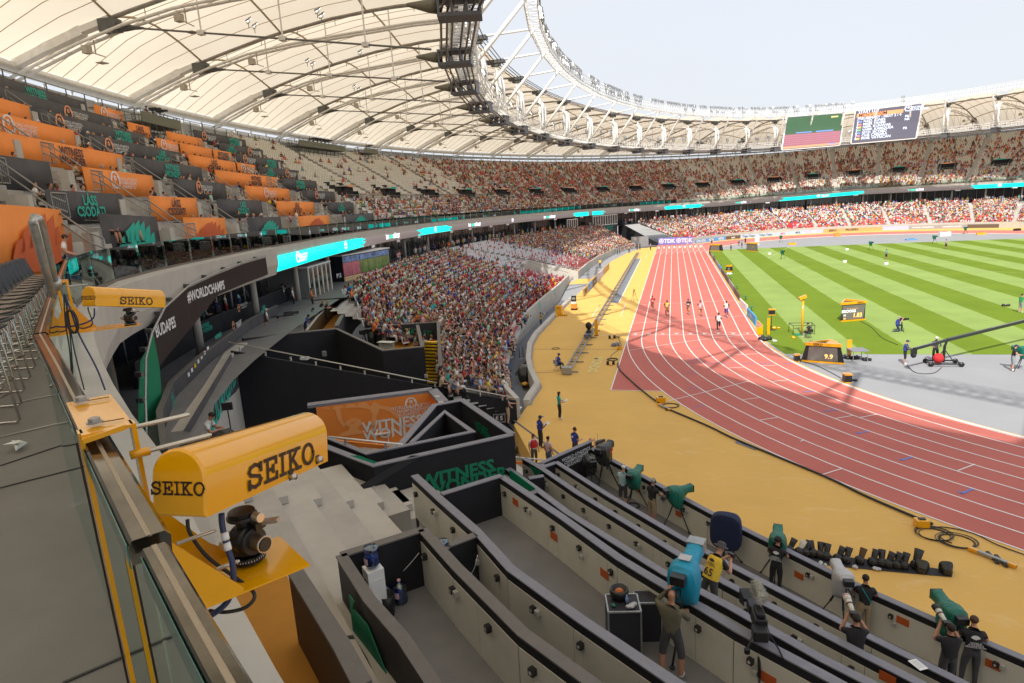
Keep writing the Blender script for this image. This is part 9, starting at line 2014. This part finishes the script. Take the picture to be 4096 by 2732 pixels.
for i,n_ in enumerate('98765'):
 p=P0_(Q5(985+i*30,1330+i*1));o=thing('number_stool',f'low grey lane box with a white numeral {n_} beside the long black wall','box',p,.2,'numbered lane boxes');mb=MB();mb.prism([(-.22,-.18),(.22,-.18),(.22,.18),(-.22,.18)],0,.5);mb.build('body',m_galv,o);mb=MB();mb.box((0,-.185,.27),(.36,.01,.38));mb.build('black_face',m_black2,o);loc_text(o,n_,(0,-.195,.27),(1,0,0),(0,0,1),.36,m_wprint)
o=thing('folding_stool','small white folding stool at the end of the long black wall','stool',P0_(Q5(1222,1295)));mb=MB();mb.lathe([(.2,.5),(.2,.53)],14);mb.build('seat',m_white,o)
for s in(-1,1):mb=MB();mb.beam((s*.15,-.15,0),(-s*.15,.15,.5),.02);mb.build('leg',m_white,o)
o=thing('moat_stairs','black portable stairs with white nosings by the barred gate in the moat','stairs',G(*RK(500,900),-1.0));p=Vector(G(*RK(500,905),-1.0))
for i in range(4):mb=MB();mb.box((0,.3*i,.22+.25*i),(1.4,.32,.05));mb.build('tread',m_black2,o);mb=MB();mb.box((0,.3*i-.165,.245+.25*i),(1.4,.02,.03));mb.build('nosing',m_wprint,o)
o=thing('gate','galvanised barred gate above the black portable stairs','gate',G(*RK(460,640),.0));a=Vector((0,0,0));b=Vector(G(*RK(625,630),0))-Vector(G(*RK(460,640),0));mb=MB()
for h in(.05,1.2):mb.beam(a+Vector((0,0,h)),b+Vector((0,0,h)),.04)
for j in range(9):mb.beam(a.lerp(b,j/8)+Vector((0,0,.05)),a.lerp(b,j/8)+Vector((0,0,1.2)),.025)
mb.build('bars',m_galv,o)
q=G(*RK(750,1290),-1.0);o=thing('equipment_heap','large heap under black plastic in the moat against the kerb','equipment',(q[0]+.1,q[1]+.3,-1.0),.1);cover('plastic_cover',m_ck,[(-.9,.25,0,.7),(-.4,.5,0,1.25),(.3,.5,0,1.35),(.9,.25,0,.7)],o,51);lump('yellow roll beside the black plastic heap in the moat','roll','roll',RK(800,1340),.28,m_yellow,-1.0,seed=14)
for i,uv in enumerate((RK(700,925),RK(755,915),RK(880,0))):
 if i<2:o=thing('belt_post','black belt barrier post in the moat, '+('white footed one' if i==0 else 'one against the kerb'),'post',G(*uv,-1.0));mb=MB();mb.tube([(0,0,0),(0,0,1.0)],.035,8);mb.build('post',m_black2,o,True);mb=MB();mb.lathe([(.18,0),(.16,.03)],14);mb.build('foot',m_galv,o)
o=thing('tripod_stand','thin yellow-topped tripod standing on the ochre by the sprinters','tripod',P0_(r3(145,1115)));tripod(o,1.3,.45);mb=MB();mb.box((0,0,1.45),(.25,.08,.08));mb.build('sensor',m_yellow,o)
for uv in(r3(1345,380),r3(1400,445),r3(1440,515),r3(1500,595),r3(1655,790),r3(1755,930),r3(1890,1100),r3(1980,1270)):
 o=thing('green_stool','small round green stool on the grass behind the inside fence','stool',P0_(uv),group='green stools along the inside fence');mb=MB();mb.lathe([(.26,.42),(.26,.46)],12);mb.build('seat',m_cg,o);mb=MB();mb.tube([(0,0,0),(0,0,.42)],.03,6);mb.build('stem',m_blk,o)
for uv,lab in((Q6(683,215),'green tripod camera on the grass near the far sector lines'),(Q6(1290,152),'green tripod camera in the middle distance of the grass'),(Q6(1728,108),'green tripod camera with operator far out by the grey apron'),(Q6(672,100),'green tripod camera on the far grey apron'),(Q6(1942,42),'green tripod camera on the far track side')):covered_camera(lab,P0_(uv),R(200),m_cg,int(uv[0]))
for uv,lab in((Q6(1113,240),'small white robot cart on the grass, left one'),(Q6(1397,255),'small white robot cart on the grass, right one'),(Q6(595,185),'white throwing implement cart by the sector line'),(Q6(1128,155),'white cart on the far sector line')):smallbox(lab,uv,(.5,.4,.4),m_white,.3,'implement_cart')
for uv,d,m,lab in((Q6(752,118),(1.6,.6,.5),m_yellow,'yellow and black box on the far grey apron, left one'),(Q6(2050,48),(1.8,.6,.5),m_yellow,'yellow and black box on the far grey apron, right one'),(Q6(508,118),(1.,.5,1.8),m_white,'white upright board behind the far scoreboard'),(Q6(1800,58),(2.2,1.,1.),m_white,'white cart on the far grey apron'),(Q6(1570,85),(2.2,.8,.3),m_bblue,'blue mat at the far edge of the grass'),(Q6(1060,60),(1.4,.6,.9),m_orange,'orange bench on the far grey apron'),(Q6(2300,20),(1.4,.6,.5),m_black2,'dark box at the far right track edge')):smallbox(lab,uv,d,m,.1,'field_equipment')
for k in range(9):
 x=-LW*(k+.5);o=thing('lane_marker',f'white lane number box with a start block at the sprint start, lane {k+1} from the inside','lane marker',(x,101.6,0),group='lane boxes at the sprint start');mb=MB();mb.box((0,0,.25),(.42,.4,.5));mb.build('number_box',m_white,o);mb=MB();mb.box((0,-1.0,.1),(.22,.6,.12));mb.build('start_block',m_yellow,o);loc_text(o,str(k+1),(0,-.21,.27),(1,0,0),(0,0,1),.36,m_bprint)
P=[P0_(Q9(*q))[:2]for q in((690,660),(1000,690),(1500,740),(1860,800),(1850,840),(1400,800),(1000,760),(700,690))];o=poly_obj('equipment_mat',P,.02,mat('black_mat',(.03,.03,.035),.8));del o['kind'];tag(o,'long black mat on the ochre ground carrying the row of still cameras','mat')
rr=random.Random(8);desc=['first from the left','pale barrelled one second from the left','third from the left','fourth from the left','fifth from the left','sixth from the left','seventh from the left','eighth from the left','brown hooded one in the middle','tenth from the left','eleventh from the left','twelfth from the left','thirteenth from the left','fourteenth from the left','tall hooded one near the right end','low bundle right of the tall one','last one alone at the right end']
for i,(u,v)in enumerate(((735,670),(803,685),(848,690),(893,695),(945,705),(985,715),(1070,730),(1125,740),(1220,745),(1305,755),(1365,760),(1410,770),(1465,775),(1520,780),(1600,775),(1640,800),(1805,810))):
 p=P0_(Q9(u,v));o=thing('remote_camera','remote still camera with upward lens on the black mat, '+desc[i],'camera',p,R(-20+rr.uniform(-25,25)),'remote cameras on the black mat');mm=m_wl if i==1 else(mat('brown_cloth',(.09,.05,.02),.8)if i==8 else m_black2);d=Vector((rr.uniform(-.15,.15),.55,.75)).normalized();q=d.to_track_quat('Z','Y').to_matrix();s=1.25 if i==14 else 1.
 if i in(15,16):cover('cloth_cover',m_ck,[(-.2,.1,0,.2),(0,.22,0,.45),(.2,.1,0,.25)],o,i)
 else:mb=MB();mb.lathe([(.08*s,0),(.09*s,.12*s),(.10*s,.24*s),(.115*s,.38*s),(.10*s,.38*s)],12,Vector((0,0,.16)),q);mb.build('lens',mm,o,True);mb=MB();mb.ell((0,-.04,.14),(.17,.15,.16),9,6);mb.build('camera_body',m_black2,o);mb=MB();mb.lathe([(.09,0),(.07,.05)],10);mb.build('floor_plate',m_black2,o)
for i,(u,v)in enumerate(((960,755),(1340,790),(1160,770))):lump('clear plastic bag among the cables on the black mat, '+('left one','right one','middle one')[i],'plastic_bag','bag',Q9(u,v),.12,m_cw,.02,4,60+i)
for(o_,p,x,n),nn_ in zip(PLATS,(2,5,1)):
 for i in range(nn_):
  q=p+x*((i+.5)/nn_-.5)*(6 if nn_==5 else 2.5);person('camera operator on the '+('small' if nn_==2 else('long' if nn_==5 else 'single'))+' scaffold platform, '+('first','second','third','fourth','fifth')[i]+' from the left',(q.x,q.y,q.z),math.atan2(n.y,n.x)-math.pi/2,'operate',('black','grey','navy','white','olive')[i],'dgrey','tan','dark',hands=False);c=q+n*.7;cc=thing('platform_camera','dark television camera on the '+('small' if nn_==2 else('long' if nn_==5 else 'single'))+' scaffold platform, '+('first','second','third','fourth','fifth')[i]+' from the left','camera',(c.x,c.y,c.z),math.atan2(n.y,n.x)-math.pi/2);mb=MB();mb.box((0,0,1.4),(.25,.7,.3));mb.box((0,.55,1.4),(.2,.5,.2));mb.build('camera_body',m_black2,cc);tripod(cc,1.2,.4)
mb=MB()
for a,b in(((1600,105),(2348,0)),):pass
for o_ in bpy.data.objects:
 if 'label' in o_:
  L_=o_['label'].replace(' row of the media tribune',' desk row').replace('in the near lower tier','of the lower tier').replace(' trousers,',' bottoms,')
  W_=L_.split()
  if len(W_)>16:W_=[x for x in W_ if x not in('the','a','an')]
  o_['label']=' '.join(W_[:16]).rstrip(',')
